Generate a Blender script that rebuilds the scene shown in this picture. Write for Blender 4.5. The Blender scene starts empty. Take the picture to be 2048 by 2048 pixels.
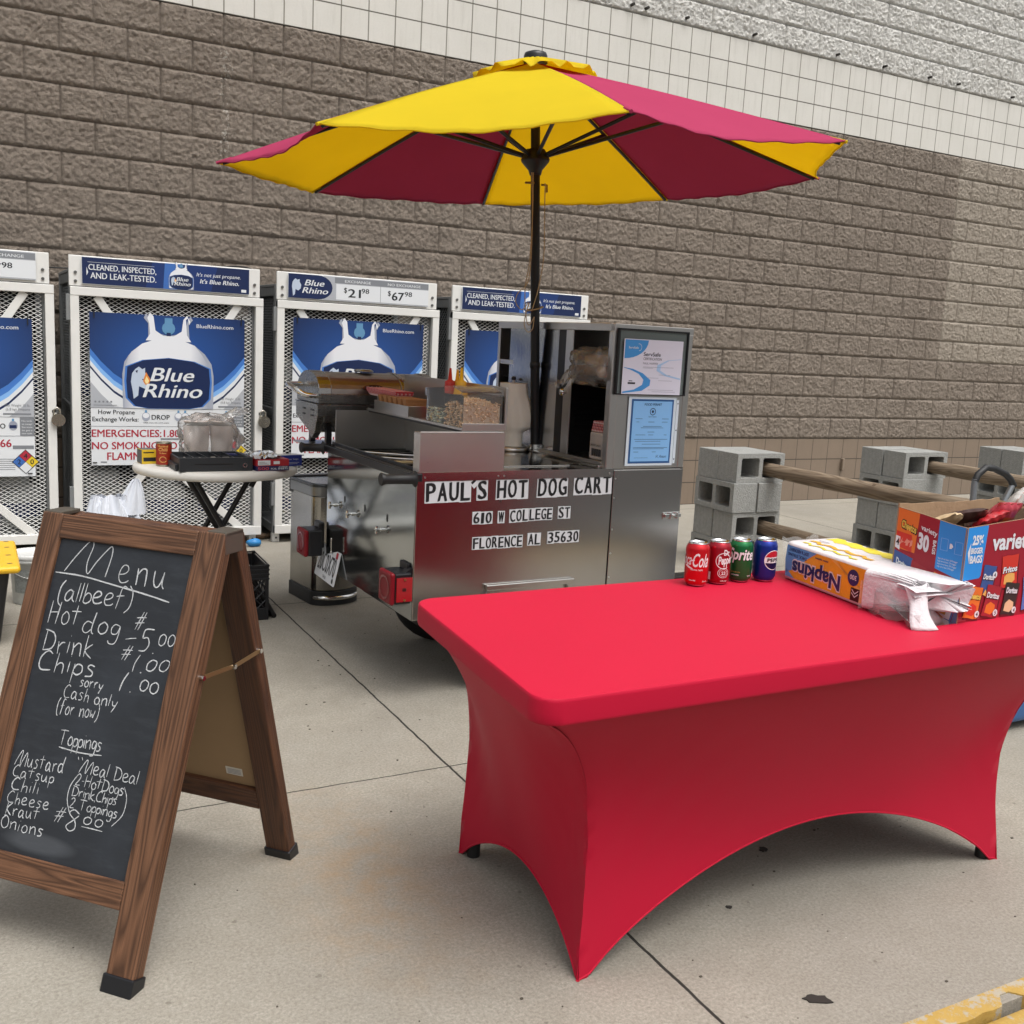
import bpy, bmesh, math, random
import numpy as np
from mathutils import Matrix, Vector
random.seed(7)
R = math.radians
PI = math.pi
SC = bpy.context.scene
COL = SC.collection

# ------------------------------------------------------------------ camera
def cam_axes(y, p, r):
    f = Vector((math.sin(y)*math.cos(p), math.cos(y)*math.cos(p), -math.sin(p)))
    rt = Vector((math.cos(y), -math.sin(y), 0))
    up = rt.cross(f)
    return (math.cos(r)*rt + math.sin(r)*up, -math.sin(r)*rt + math.cos(r)*up, f)
cd = bpy.data.cameras.new('camera'); cam = bpy.data.objects.new('camera', cd); COL.objects.link(cam)
rx, ry, fw = cam_axes(4.95534664e-01, 1.65412592e-01, 5.20144887e-02)
m = Matrix((( rx.x, ry.x, -fw.x, -1.38230214), (rx.y, ry.y, -fw.y, -7.35557700), (rx.z, ry.z, -fw.z, 1.38253816), (0,0,0,1)))
cam.matrix_world = m
cd.sensor_width = 36; cd.lens = 36*2026.7/2048; cd.clip_start = .05; cd.clip_end = 600
SC.camera = cam

# ------------------------------------------------------------------ world, sun, exposure
SUN_EL, SUN_AZ = 66, 165          # azimuth measured from +y clockwise: high and veiled, behind the camera
w = bpy.data.worlds.new('World'); SC.world = w; w.use_nodes = True
nt = w.node_tree; nt.nodes.clear()
sky = nt.nodes.new('ShaderNodeTexSky'); sky.sky_type = 'NISHITA'; sky.sun_disc = False
sky.sun_elevation = R(SUN_EL); sky.sun_rotation = R(SUN_AZ); sky.air_density = 1; sky.dust_density = 6; sky.ozone_density = 1
hs = nt.nodes.new('ShaderNodeHueSaturation'); hs.inputs['Saturation'].default_value = .16
tint = nt.nodes.new('ShaderNodeMixRGB'); tint.blend_type = 'MULTIPLY'; tint.inputs[0].default_value = 1; tint.inputs[2].default_value = (1.0, .99, .975, 1)
bg = nt.nodes.new('ShaderNodeBackground'); bg.inputs['Strength'].default_value = .15
wo = nt.nodes.new('ShaderNodeOutputWorld')
nt.links.new(sky.outputs[0], hs.inputs['Color']); nt.links.new(hs.outputs[0], tint.inputs[1]); 
# overcast dome: about three times brighter overhead than at the horizon
wtc = nt.nodes.new('ShaderNodeTexCoord'); wsx = nt.nodes.new('ShaderNodeSeparateXYZ'); wmr = nt.nodes.new('ShaderNodeMapRange')
wmr.inputs[1].default_value = 0; wmr.inputs[2].default_value = .9; wmr.inputs[3].default_value = .75; wmr.inputs[4].default_value = 1.6
wmx = nt.nodes.new('ShaderNodeMixRGB'); wmx.blend_type = 'MULTIPLY'; wmx.inputs[0].default_value = 1
nt.links.new(wtc.outputs['Generated'], wsx.inputs[0]); nt.links.new(wsx.outputs[2], wmr.inputs[0]); nt.links.new(tint.outputs[0], wmx.inputs[1]); nt.links.new(wmr.outputs[0], wmx.inputs[2])
nt.links.new(wmx.outputs[0], bg.inputs['Color']); nt.links.new(bg.outputs[0], wo.inputs[0])
sd = bpy.data.lights.new('sun', 'SUN'); sd.energy = 1.3; sd.angle = R(40); sd.color = (1, .975, .94)
sun = bpy.data.objects.new('sun', sd); COL.objects.link(sun)
az = R(SUN_AZ); el = R(SUN_EL)
sdir = Vector((math.sin(az)*math.cos(el), math.cos(az)*math.cos(el), math.sin(el)))
sun.rotation_euler = sdir.to_track_quat('Z', 'Y').to_euler(); sun.location = sdir*20
SC.view_settings.view_transform = 'Standard'; SC.view_settings.look = 'None'
SC.view_settings.exposure = 0.0; SC.view_settings.gamma = 1.0
SC.render.engine = 'CYCLES'

# ------------------------------------------------------------------ materials
def lin(c):
    if isinstance(c, str):
        c = [int(c[i:i+2], 16)/255 for i in (0, 2, 4)]
        c = [x/12.92 if x <= .04045 else ((x+.055)/1.055)**2.4 for x in c]
    return (c[0], c[1], c[2], 1)
MATS = {}
def mat(name, col='808080', rough=.6, metal=0, bump=0, bs=60, var=0, vs=6, col2=None, stretch=None, spec=.5, alpha=1, trans=0, coat=0, sheen=0, emit=0):
    if name in MATS: return MATS[name]
    M = bpy.data.materials.new(name); M.use_nodes = True; MATS[name] = M
    t = M.node_tree; b = t.nodes['Principled BSDF']
    c = lin(col); b.inputs['Base Color'].default_value = c; b.inputs['Roughness'].default_value = rough
    b.inputs['Metallic'].default_value = metal; b.inputs['Specular IOR Level'].default_value = spec
    b.inputs['Alpha'].default_value = alpha; b.inputs['Transmission Weight'].default_value = trans
    b.inputs['Coat Weight'].default_value = coat; b.inputs['Sheen Weight'].default_value = sheen
    tc = t.nodes.new('ShaderNodeTexCoord'); mp = t.nodes.new('ShaderNodeMapping')
    if stretch: mp.inputs['Scale'].default_value = stretch
    t.links.new(tc.outputs['Object'], mp.inputs[0])
    if var:
        n = t.nodes.new('ShaderNodeTexNoise'); n.inputs['Scale'].default_value = vs; n.inputs['Detail'].default_value = 6; n.inputs['Roughness'].default_value = .65
        t.links.new(mp.outputs[0], n.inputs['Vector'])
        r = t.nodes.new('ShaderNodeValToRGB'); r.color_ramp.elements[0].position = .3; r.color_ramp.elements[1].position = .7
        c2 = lin(col2) if col2 else (c[0]*(1-var), c[1]*(1-var), c[2]*(1-var), 1)
        r.color_ramp.elements[0].color = c2; r.color_ramp.elements[1].color = c
        t.links.new(n.outputs['Fac'], r.inputs[0]); t.links.new(r.outputs[0], b.inputs['Base Color'])
    if bump:
        n = t.nodes.new('ShaderNodeTexNoise'); n.inputs['Scale'].default_value = bs; n.inputs['Detail'].default_value = 5
        t.links.new(mp.outputs[0], n.inputs['Vector'])
        u = t.nodes.new('ShaderNodeBump'); u.inputs['Strength'].default_value = bump; u.inputs['Distance'].default_value = .01
        t.links.new(n.outputs['Fac'], u.inputs['Height']); t.links.new(u.outputs[0], b.inputs['Normal'])
    return M
def nd(t, ty, **k):
    n = t.nodes.new(ty)
    for a, v in k.items(): setattr(n, a, v)
    return n
def mth(t, op, a, b=None, c=None):
    n = t.nodes.new('ShaderNodeMath'); n.operation = op
    for i, x in enumerate((a, b, c)):
        if x is None: continue
        if isinstance(x, (int, float)): n.inputs[i].default_value = x
        else: t.links.new(x, n.inputs[i])
    return n.outputs[0]
def mixc(t, f, a, b, mode='MIX'):
    n = t.nodes.new('ShaderNodeMixRGB'); n.blend_type = mode
    for i, x in ((0, f), (1, a), (2, b)):
        if isinstance(x, (int, float)): n.inputs[i].default_value = x
        elif isinstance(x, tuple): n.inputs[i].default_value = x
        else: t.links.new(x, n.inputs[i])
    return n.outputs[0]
def noise(t, vec, scale, detail=4, rough=.5):
    n = t.nodes.new('ShaderNodeTexNoise'); n.inputs['Scale'].default_value = scale; n.inputs['Detail'].default_value = detail; n.inputs['Roughness'].default_value = rough
    t.links.new(vec, n.inputs['Vector']); return n.outputs['Fac']
def ramp(t, f, p0, p1):
    n = t.nodes.new('ShaderNodeMapRange'); n.inputs[1].default_value = p0; n.inputs[2].default_value = p1; n.clamp = True
    t.links.new(f, n.inputs[0]); return n.outputs[0]
def base(name, rough=.8):
    M = bpy.data.materials.new(name); M.use_nodes = True; MATS[name] = M; t = M.node_tree
    b = t.nodes['Principled BSDF']; b.inputs['Roughness'].default_value = rough
    tc = t.nodes.new('ShaderNodeTexCoord'); return M, t, b, tc.outputs['Object']
def setbump(t, b, h, strength=.4, dist=.01):
    u = t.nodes.new('ShaderNodeBump'); u.inputs['Strength'].default_value = strength; u.inputs['Distance'].default_value = dist
    t.links.new(h, u.inputs['Height']); t.links.new(u.outputs[0], b.inputs['Normal'])
def joint(t, coord, period, off, half):
    # 1 near lines coord = off + k*period
    a = mth(t, 'DIVIDE', mth(t, 'SUBTRACT', coord, off), period)
    a = mth(t, 'ADD', a, .5); a = mth(t, 'FRACT', mth(t, 'ADD', a, 100)); a = mth(t, 'ABSOLUTE', mth(t, 'SUBTRACT', a, .5))
    a = mth(t, 'MULTIPLY', a, period)
    return mth(t, 'LESS_THAN', a, half)

def concrete_ground():
    M, t, b, oc = base('sidewalk_concrete', .9)
    s = nd(t, 'ShaderNodeSeparateXYZ'); t.links.new(oc, s.inputs[0])
    wob = mth(t, 'MULTIPLY', mth(t, 'SUBTRACT', noise(t, oc, 9, 4), .5), .012)
    x = mth(t, 'ADD', s.outputs[0], wob); y = mth(t, 'ADD', s.outputs[1], wob)
    j = mth(t, 'MAXIMUM', joint(t, x, 2.48, -.03, .0042), joint(t, y, 2.14, -4.51, .0028))
    big = ramp(t, noise(t, oc, .9, 6, .6), .35, .68); med = ramp(t, noise(t, oc, 7, 8, .7), .3, .7)
    fine = ramp(t, noise(t, oc, 120, 4, .8), .34, .66); fl = ramp(t, noise(t, oc, 60, 6, .85), .60, .72)
    c = mixc(t, big, lin('9b978e'), lin('b5afa2'))
    c = mixc(t, mth(t, 'MULTIPLY', med, .6), c, lin('8f897d'))
    c = mixc(t, mth(t, 'MULTIPLY', fine, .72), c, lin('6a655b'))
    c = mixc(t, mth(t, 'MULTIPLY', fl, .7), c, lin('d6d1c6'))
    dark = ramp(t, noise(t, oc, 1.7, 8, .7), .5, .75); c = mixc(t, mth(t, 'MULTIPLY', dark, .28), c, lin('7d776b'))
    # rust coloured stain between the board and the table
    dx = mth(t, 'DIVIDE', mth(t, 'SUBTRACT', s.outputs[0], -.52), .22); dy = mth(t, 'DIVIDE', mth(t, 'SUBTRACT', s.outputs[1], -5.05), .5)
    d = mth(t, 'SQRT', mth(t, 'ADD', mth(t, 'MULTIPLY', dx, dx), mth(t, 'MULTIPLY', dy, dy)))
    d = mth(t, 'ADD', d, mth(t, 'MULTIPLY', noise(t, oc, 5, 6, .7), 1.3))
    st = mth(t, 'MULTIPLY', mth(t, 'MULTIPLY', mth(t, 'SUBTRACT', 1, ramp(t, d, .7, 1.9)), ramp(t, noise(t, oc, 11, 8, .75), .38, .68)), .55)
    c = mixc(t, st, c, lin('a07c4e'))
    spots = mth(t, 'MULTIPLY', ramp(t, noise(t, oc, 26, 2, .5), .72, .75), .5)
    c = mixc(t, spots, c, lin('5a544a'))
    c = mixc(t, j, c, lin('26241f'))
    t.links.new(c, b.inputs['Base Color'])
    h = mth(t, 'SUBTRACT', mth(t, 'ADD', fine, mth(t, 'MULTIPLY', med, .6)), mth(t, 'MULTIPLY', j, 4))
    setbump(t, b, h, .35, .004); return M
def block_mat(name, c1, c2, stain_shade, px, pz, offx, offz, groove, contrast=.5, light=False):
    M, t, b, oc = base(name, .85)
    s = nd(t, 'ShaderNodeSeparateXYZ'); t.links.new(oc, s.inputs[0])
    n1 = ramp(t, noise(t, oc, 2.2, 6, .6), .3, .7); n2 = ramp(t, noise(t, oc, 75 if groove else 48, 5, .75), .3, .7)
    c = mixc(t, n1, lin(c1), lin(c2)); c = mixc(t, mth(t, 'MULTIPLY', n2, contrast), c, lin(stain_shade))  # contrast tone: crevice shade painted into the colour by fine noise
    if light:   # repainted patch right of the control joint, above the tenth course
        k = mth(t, 'MULTIPLY', mth(t, 'GREATER_THAN', s.outputs[0], 37*.2032), mth(t, 'GREATER_THAN', s.outputs[2], 7*.2032))
        c = mixc(t, mth(t, 'MULTIPLY', k, .55), c, lin('b3a99b'))
        dp = mth(t, 'MULTIPLY', mth(t, 'LESS_THAN', mth(t, 'ABSOLUTE', mth(t, 'SUBTRACT', s.outputs[0], mth(t, 'ADD', .165, mth(t, 'MULTIPLY', noise(t, oc, 4, 2), .1)))), .03), mth(t, 'GREATER_THAN', noise(t, oc, 38, 3, .7), .56))
        dp = mth(t, 'MULTIPLY', dp, mth(t, 'MULTIPLY', mth(t, 'GREATER_THAN', s.outputs[2], 2.55), mth(t, 'LESS_THAN', s.outputs[2], 3.22)))
        c = mixc(t, mth(t, 'MULTIPLY', dp, .6), c, lin('c9c4ba'))
    h = n2
    if not groove:   # joints of the running bond
        row = mth(t, 'FLOOR', mth(t, 'DIVIDE', s.outputs[2], .2032)); sh = mth(t, 'MULTIPLY', mth(t, 'MODULO', mth(t, 'ADD', row, 41), 2), .2032)
        jv = joint(t, mth(t, 'SUBTRACT', s.outputs[0], sh), .4064, 0, .0062); jb = joint(t, s.outputs[2], .2032, 0, .0030)
        c = mixc(t, mth(t, 'MULTIPLY', jv, .24), c, lin(stain_shade)); c = mixc(t, mth(t, 'MULTIPLY', jb, .15), c, lin(stain_shade))
        h = mth(t, 'SUBTRACT', n2, mth(t, 'MULTIPLY', mth(t, 'MAXIMUM', jv, jb), .6))
    if groove:
        jh = joint(t, s.outputs[2], pz, offz, groove)
        j = mth(t, 'MAXIMUM', joint(t, s.outputs[0], px, offx, groove), joint(t, s.outputs[2], pz, offz, groove))
        c = mixc(t, j, c, lin(stain_shade) if not light else lin('3a332c'))
        c = mixc(t, mth(t, 'MULTIPLY', j, .38), c, lin('4b463f')); c = mixc(t, mth(t, 'MULTIPLY', jh, .55), c, lin('3a362f'))
        mp = t.nodes.new('ShaderNodeMapping'); mp.inputs['Scale'].default_value = (14, 1, 1.2); t.links.new(oc, mp.inputs[0])
        strk = ramp(t, noise(t, mp.outputs[0], 1.6, 5, .7), .52, .8)
        c = mixc(t, mth(t, 'MULTIPLY', strk, .3), c, lin(stain_shade))
        h = mth(t, 'SUBTRACT', mth(t, 'MULTIPLY', n2, .25), mth(t, 'MULTIPLY', j, 3))
    t.links.new(c, b.inputs['Base Color']); setbump(t, b, h, .35 if groove else .9, .006 if groove else .012); return M
def steel(name, c='b9b9b7', rough=.24, stretch=(2, 2, 260), bump=.05, var=.08, aniso=0, arot=0):
    M, t, b, oc = base(name, rough); b.inputs['Metallic'].default_value = 1
    if aniso:
        b.inputs['Anisotropic'].default_value = aniso; b.inputs['Anisotropic Rotation'].default_value = arot
        tg = t.nodes.new('ShaderNodeTangent'); tg.direction_type = 'RADIAL'; tg.axis = 'Z'; t.links.new(tg.outputs[0], b.inputs['Tangent'])
    mp = t.nodes.new('ShaderNodeMapping'); mp.inputs['Scale'].default_value = stretch; t.links.new(oc, mp.inputs[0])
    n = noise(t, mp.outputs[0], 3, 4, .6); sm = ramp(t, noise(t, oc, 7, 5, .6), .3, .75)
    c0 = lin(c); c1 = tuple(x*(1-var*2) for x in c0[:3])+(1,)
    t.links.new(mixc(t, sm, c0, c1), b.inputs['Base Color'])
    t.links.new(mth(t, 'ADD', rough-.04, mth(t, 'MULTIPLY', mth(t, 'ADD', n, sm), .035)), b.inputs['Roughness'])
    setbump(t, b, mth(t, 'ADD', n, mth(t, 'MULTIPLY', sm, 2.5)), bump, .003); return M
def wood(name, stretch, c1, c2, c3, sc=1, rough=.5):
    M, t, b, oc = base(name, rough)
    mp = t.nodes.new('ShaderNodeMapping'); mp.inputs['Scale'].default_value = stretch; t.links.new(oc, mp.inputs[0])
    n0 = noise(t, mp.outputs[0], 2.2*sc, 3, .5)
    wv = nd(t, 'ShaderNodeTexNoise'); wv.inputs['Scale'].default_value = 1.0*sc; wv.inputs['Detail'].default_value = 1; t.links.new(mp.outputs[0], wv.inputs['Vector'])
    rings = mth(t, 'PINGPONG', mth(t, 'MULTIPLY', wv.outputs['Fac'], 26), 1)
    rings = ramp(t, mth(t, 'POWER', rings, .6), .25, .95)
    mp2 = t.nodes.new('ShaderNodeMapping'); mp2.inputs['Scale'].default_value = tuple(q*(5 if q > 5 else 1.6) for q in stretch); t.links.new(oc, mp2.inputs[0]); fine = ramp(t, noise(t, mp2.outputs[0], 3*sc, 5, .75), .35, .65)
    c = mixc(t, rings, lin(c2), lin(c1)); c = mixc(t, mth(t, 'MULTIPLY', fine, .65), c, lin(c3)); c = mixc(t, mth(t, 'MULTIPLY', ramp(t, noise(t, oc, 5, 4, .6), .5, .75), .55), c, lin(c3))
    t.links.new(c, b.inputs['Base Color']); setbump(t, b, mth(t, 'ADD', rings, fine), .25, .002); return M
def fabric(name, c, trl=.3, weave=900, fold=3, tt=(1, .86, .55, 1)):
    M = bpy.data.materials.new(name); M.use_nodes = True; t = M.node_tree; MATS[name] = M
    out = t.nodes['Material Output']; t.nodes.remove(t.nodes['Principled BSDF'])
    d = t.nodes.new('ShaderNodeBsdfDiffuse'); tr = t.nodes.new('ShaderNodeBsdfTranslucent'); mx = t.nodes.new('ShaderNodeMixShader'); mx.inputs[0].default_value = trl
    tc = t.nodes.new('ShaderNodeTexCoord'); n = noise(t, tc.outputs['Object'], weave, 2); n2 = noise(t, tc.outputs['Object'], fold, 4, .6)
    col = mixc(t, mth(t, 'MULTIPLY', ramp(t, n2, .3, .8), .18), lin(c), tuple(x*.72 for x in lin(c)[:3])+(1,))
    t.links.new(col, d.inputs['Color']); t.links.new(mixc(t, 1.0, col, tt, 'MULTIPLY'), tr.inputs['Color'])
    u = t.nodes.new('ShaderNodeBump'); u.inputs['Strength'].default_value = .3; u.inputs['Distance'].default_value = .01
    t.links.new(mth(t, 'ADD', mth(t, 'MULTIPLY', n, .05), n2), u.inputs['Height']); t.links.new(u.outputs[0], d.inputs['Normal'])
    t.links.new(d.outputs[0], mx.inputs[1]); t.links.new(tr.outputs[0], mx.inputs[2]); t.links.new(mx.outputs[0], out.inputs[0]); return M

# ------------------------------------------------------------------ mesh builder
_TX = {}
def text_geo(s, bold=0., shear=0.):
    k = (s, bold, shear)
    if k not in _TX:
        c = bpy.data.curves.new('t', 'FONT'); c.body = s; c.offset = bold; c.shear = shear; c.resolution_u = 3; c.size = 1
        o = bpy.data.objects.new('t', c); me = o.to_mesh()
        v = np.array([x.co[:] for x in me.vertices]) if len(me.vertices) else np.zeros((0, 3)); f = [tuple(p.vertices) for p in me.polygons]
        o.to_mesh_clear(); bpy.data.objects.remove(o); bpy.data.curves.remove(c)
        _TX[k] = (v, f)
    return _TX[k]
CAPH = text_geo('H')[0][:, 1].max()
def prof_smooth(pts, n=4):
    # Catmull-Rom through points
    out = []; P = [Vector(p) for p in pts]
    for i in range(len(P)-1):
        a = P[max(i-1, 0)]; b = P[i]; c = P[i+1]; d = P[min(i+2, len(P)-1)]
        for k in range(n):
            t = k/n; out.append(.5*((2*b)+(c-a)*t+(2*a-5*b+4*c-d)*t*t+(-a+3*b-3*c+d)*t*t*t))
    out.append(P[-1]); return out
class MB:
    def __init__(s, *mats):
        s.v = []; s.f = []; s.mi = []; s.sm = []; s.mats = []; s.cur = 0; s.M = None; s.smooth = False
        if mats: s.use(mats[0])
    def use(s, m):
        if m not in s.mats: s.mats.append(m)
        s.cur = s.mats.index(m); return s
    def at(s, M=None): s.M = M; return s
    def add(s, vs, fs, smooth=None):
        o = len(s.v); sm = s.smooth if smooth is None else smooth
        for p in vs:
            p = Vector(p)
            if s.M is not None: p = s.M @ p
            s.v.append(p[:])
        for f in fs: s.f.append(tuple(i+o for i in f)); s.mi.append(s.cur); s.sm.append(sm)
        return s
    def box(s, x0, x1, y0, y1, z0, z1):
        if x0 > x1: x0, x1 = x1, x0
        if y0 > y1: y0, y1 = y1, y0
        if z0 > z1: z0, z1 = z1, z0
        v = [(x, y, z) for z in (z0, z1) for y in (y0, y1) for x in (x0, x1)]
        return s.add(v, [(0, 2, 3, 1), (4, 5, 7, 6), (0, 1, 5, 4), (2, 6, 7, 3), (0, 4, 6, 2), (1, 3, 7, 5)], False)
    def hexa(s, v): # 8 verts ordered as in box (z0: y0x0,y0x1,y1x0,y1x1 ; z1 ...)
        return s.add(v, [(0, 2, 3, 1), (4, 5, 7, 6), (0, 1, 5, 4), (2, 6, 7, 3), (0, 4, 6, 2), (1, 3, 7, 5)], False)
    def prism(s, poly, fn0, fn1, smooth=False):
        n = len(poly); v = [fn0(*p) for p in poly]+[fn1(*p) for p in poly]
        fs = [tuple(range(n))[::-1], tuple(range(n, 2*n))]+[(i, (i+1) % n, n+(i+1) % n, n+i) for i in range(n)]
        return s.add(v, fs, smooth)
    def poly(s, pts): return s.add(pts, [tuple(range(len(pts)))], False)
    def grid(s, fn, nu, nv, cu=False, smooth=True):
        v = [fn(i/(nu if cu else nu-1) if nu > 1 else 0, j/(nv-1)) for j in range(nv) for i in range(nu)]
        fs = []
        for j in range(nv-1):
            for i in range(nu if cu else nu-1):
                a = j*nu+i; b = j*nu+(i+1) % nu; fs.append((a, b, b+nu, a+nu))
        return s.add(v, fs, smooth)
    def tube(s, pts, r, n=8, caps=True, smooth=True, closed=False):
        P = [Vector(p) for p in pts]; L = len(P); rs = r if isinstance(r, (list, tuple)) else [r]*L
        v = []; prev = None
        for i, p in enumerate(P):
            if closed: d = P[(i+1) % L]-P[i-1]
            else: d = P[min(i+1, L-1)]-P[max(i-1, 0)]
            d.normalize()
            if prev is None:
                a = Vector((0, 0, 1)) if abs(d.z) < .9 else Vector((1, 0, 0)); x = d.cross(a).normalized()
            else:
                x = (prev-d*prev.dot(d));
                x = x.normalized() if x.length > 1e-6 else prev
            prev = x; y = d.cross(x)
            for k in range(n):
                a = 2*PI*k/n; v.append(p+(x*math.cos(a)+y*math.sin(a))*rs[i])
        fs = []
        for i in range(L if closed else L-1):
            i2 = (i+1) % L
            for k in range(n): fs.append((i*n+k, i*n+(k+1) % n, i2*n+(k+1) % n, i2*n+k))
        s.add(v, fs, smooth)
        if caps and not closed:
            s.add(v[:n], [tuple(range(n))[::-1]], False); s.add(v[-n:], [tuple(range(n))], False)
        return s
    def cyl(s, p0, p1, r0, r1=None, n=16, caps=True): return s.tube([p0, p1], [r0, r0 if r1 is None else r1], n, caps)
    def lathe(s, prof, c=(0, 0, 0), n=24, smooth=True, a0=0, a1=2*PI):
        full = abs(a1-a0-2*PI) < 1e-6; m = n if full else n+1; v = []
        for r, z in prof:
            for k in range(m):
                a = a0+(a1-a0)*k/n; v.append((c[0]+r*math.cos(a), c[1]+r*math.sin(a), c[2]+z))
        fs = []
        for j in range(len(prof)-1):
            for k in range(n):
                k2 = (k+1) % m; fs.append((j*m+k, j*m+k2, (j+1)*m+k2, (j+1)*m+k))
        return s.add(v, fs, smooth)
    def disc(s, c, r, X=(1, 0, 0), Y=(0, 0, 1), n=24, ry=None):
        c = Vector(c); X = Vector(X); Y = Vector(Y); ry = r if ry is None else ry
        return s.poly([c+X*r*math.cos(2*PI*k/n)+Y*ry*math.sin(2*PI*k/n) for k in range(n)])
    def ring(s, c, r0, r1, X=(1, 0, 0), Y=(0, 0, 1), n=28, ry=1.0, a0=0, a1=2*PI):
        c = Vector(c); X = Vector(X); Y = Vector(Y); v = []
        for k in range(n+1):
            a = a0+(a1-a0)*k/n; e = X*math.cos(a)+Y*math.sin(a)*ry; v += [c+e*r0, c+e*r1]
        return s.add(v, [(2*k, 2*k+1, 2*k+3, 2*k+2) for k in range(n)], False)
    def text(s, t, O=(0, 0, 0), X=(1, 0, 0), Y=(0, 0, 1), h=None, w=None, al='l', bold=.0, shear=0., fn=None, sub=0):
        fat = bold if fn is None else 0
        v, f = text_geo(t, 0. if fn is None else bold, shear)
        if not len(v): return s
        x0, x1 = v[:, 0].min(), v[:, 0].max(); bw = x1-x0
        if h is None: h = w/bw*CAPH
        sy = h/CAPH; sx = sy if w is None else w/bw
        ww = bw*sx; ox = {'l': 0, 'c': -ww/2, 'r': -ww}[al]
        P = np.c_[(v[:, 0]-x0)*sx+ox, v[:, 1]*sy]
        if fn is not None:
            bm = bmesh.new(); bv = [bm.verts.new((p[0], p[1], 0)) for p in P]
            for q in f:
                try: bm.faces.new([bv[i] for i in q])
                except ValueError: pass
            bmesh.ops.triangulate(bm, faces=bm.faces[:])
            for _ in range(sub): bmesh.ops.subdivide_edges(bm, edges=[e for e in bm.edges if e.calc_length() > .004], cuts=1); bmesh.ops.triangulate(bm, faces=bm.faces[:])
            bm.verts.index_update(); vv = [fn(q.co.x, q.co.y) for q in bm.verts]; ff = [tuple(x.index for x in q.verts) for q in bm.faces]; bm.free()
            return s.add(vv, ff, False)
        O = Vector(O); X = Vector(X); Y = Vector(Y)
        N = X.cross(Y)
        for k, q in enumerate((0, -1, 1) if fat else (0,)):
            dx = q*fat*.62*sy; dy = q*fat*.20*sy; s.add([O+X*(float(p[0])+dx)+Y*(float(p[1])+dy)+N*(.00012*k) for p in P], f, False)
        return s
    def rect(s, O, X, Y, x0, x1, y0, y1):
        O = Vector(O); X = Vector(X); Y = Vector(Y)
        return s.poly([O+X*x0+Y*y0, O+X*x1+Y*y0, O+X*x1+Y*y1, O+X*x0+Y*y1])
    def build(s, name, parent=None, bevel=0, seg=2, loc=None, rot=None, sub=0, solid=0):
        me = bpy.data.meshes.new(name); me.from_pydata(s.v, [], s.f)
        for q in s.mats: me.materials.append(q)
        me.polygons.foreach_set('material_index', s.mi); me.polygons.foreach_set('use_smooth', s.sm)
        me.validate(); me.update()
        o = bpy.data.objects.new(name, me); COL.objects.link(o)
        if parent is not None: o.parent = parent
        if loc is not None: o.location = loc
        if rot is not None: o.rotation_euler = rot
        if solid:
            q = o.modifiers.new('s', 'SOLIDIFY'); q.thickness = solid; q.offset = 0
        if bevel:
            q = o.modifiers.new('b', 'BEVEL'); q.width = bevel; q.segments = seg; q.limit_method = 'ANGLE'; q.angle_limit = R(35)
        if sub:
            q = o.modifiers.new('u', 'SUBSURF'); q.levels = sub; q.render_levels = sub
        return o
def tag(o, label=None, cat=None, group=None, kind=None):
    if label: o['label'] = label
    if cat: o['category'] = cat
    if group: o['group'] = group
    if kind: o['kind'] = kind
    return o
def thing(name, label, cat, loc=(0, 0, 0), rz=0, group=None):
    o = bpy.data.objects.new(name, None); COL.objects.link(o); o.location = loc; o.rotation_euler = (0, 0, rz); o.empty_display_size = .1
    return tag(o, label, cat, group)
def children(o): return [c for c in bpy.data.objects if c.parent is o]
def copy_tree(o, parent=None):
    c = o.copy(); COL.objects.link(c)
    if parent is not None: c.parent = parent
    for ch in children(o): copy_tree(ch, c)
    return c
# ================================================================== SETTING
U = .2032
b = MB(mat('asphalt', '3f3f3f', .95, bump=.5, bs=160, var=.35, vs=40)); b.poly([(-150, -150, -.16), (150, -150, -.16), (150, 60, -.16), (-150, 60, -.16)])
tag(b.build('parking_lot'), kind='structure')
b = MB(concrete_ground()); b.box(-40, 50, -6.105, .02, -.3, 0); tag(b.build('sidewalk'), kind='structure')
# painted slab edge and kerb with the crack between them
def yellow(name, wear):
    M, t, bb, oc = base(name, .75)
    n = noise(t, oc, 22, 8, .75); n2 = ramp(t, noise(t, oc, 120, 4, .7), .3, .7)
    c = mixc(t, ramp(t, noise(t, oc, 6, 5, .6), .3, .7), lin('a8883a'), lin('b99a52')); c = mixc(t, mth(t, 'MULTIPLY', n2, .3), c, lin('8d7440'))
    c = mixc(t, ramp(t, n, wear, wear+.06), c, lin('a59d8c')); t.links.new(c, bb.inputs['Base Color']); setbump(t, bb, mth(t, 'ADD', n, n2), .4, .004); return M
YL = yellow('yellow_kerb_paint', .56); YL2 = yellow('worn_yellow_edge_paint', .5)
def ragged(x0, x1, y0, y1, z0, z1, amp, seed, notches=()):
    rr = random.Random(seed); n = int((x1-x0)/.03); v = []; f = []
    for i in range(n+1):
        x = x0+(x1-x0)*i/n; a = y0+rr.uniform(-amp, amp)
        for nx in notches:
            if abs(x-nx) < .03: a += .028
        v += [(x, a, z0), (x, a, z1), (x, y1, z1)]
    for i in range(n): f += [(3*i, 3*i+3, 3*i+4, 3*i+1), (3*i+1, 3*i+4, 3*i+5, 3*i+2)]
    return v, f
b = MB(YL2); v, f = ragged(-12, 16, -6.112, -6.063, -.05, .0035, .003, 3, (.36, .62, -.4, 1.5)); b.add(v, f); tag(b.build('yellow_edge_stripe'), kind='structure')
b = MB(YL); b.box(-40, 50, -6.30, -6.122, -.4, -.002); o = tag(b.build('kerb', bevel=.02, seg=3), kind='structure')

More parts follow.
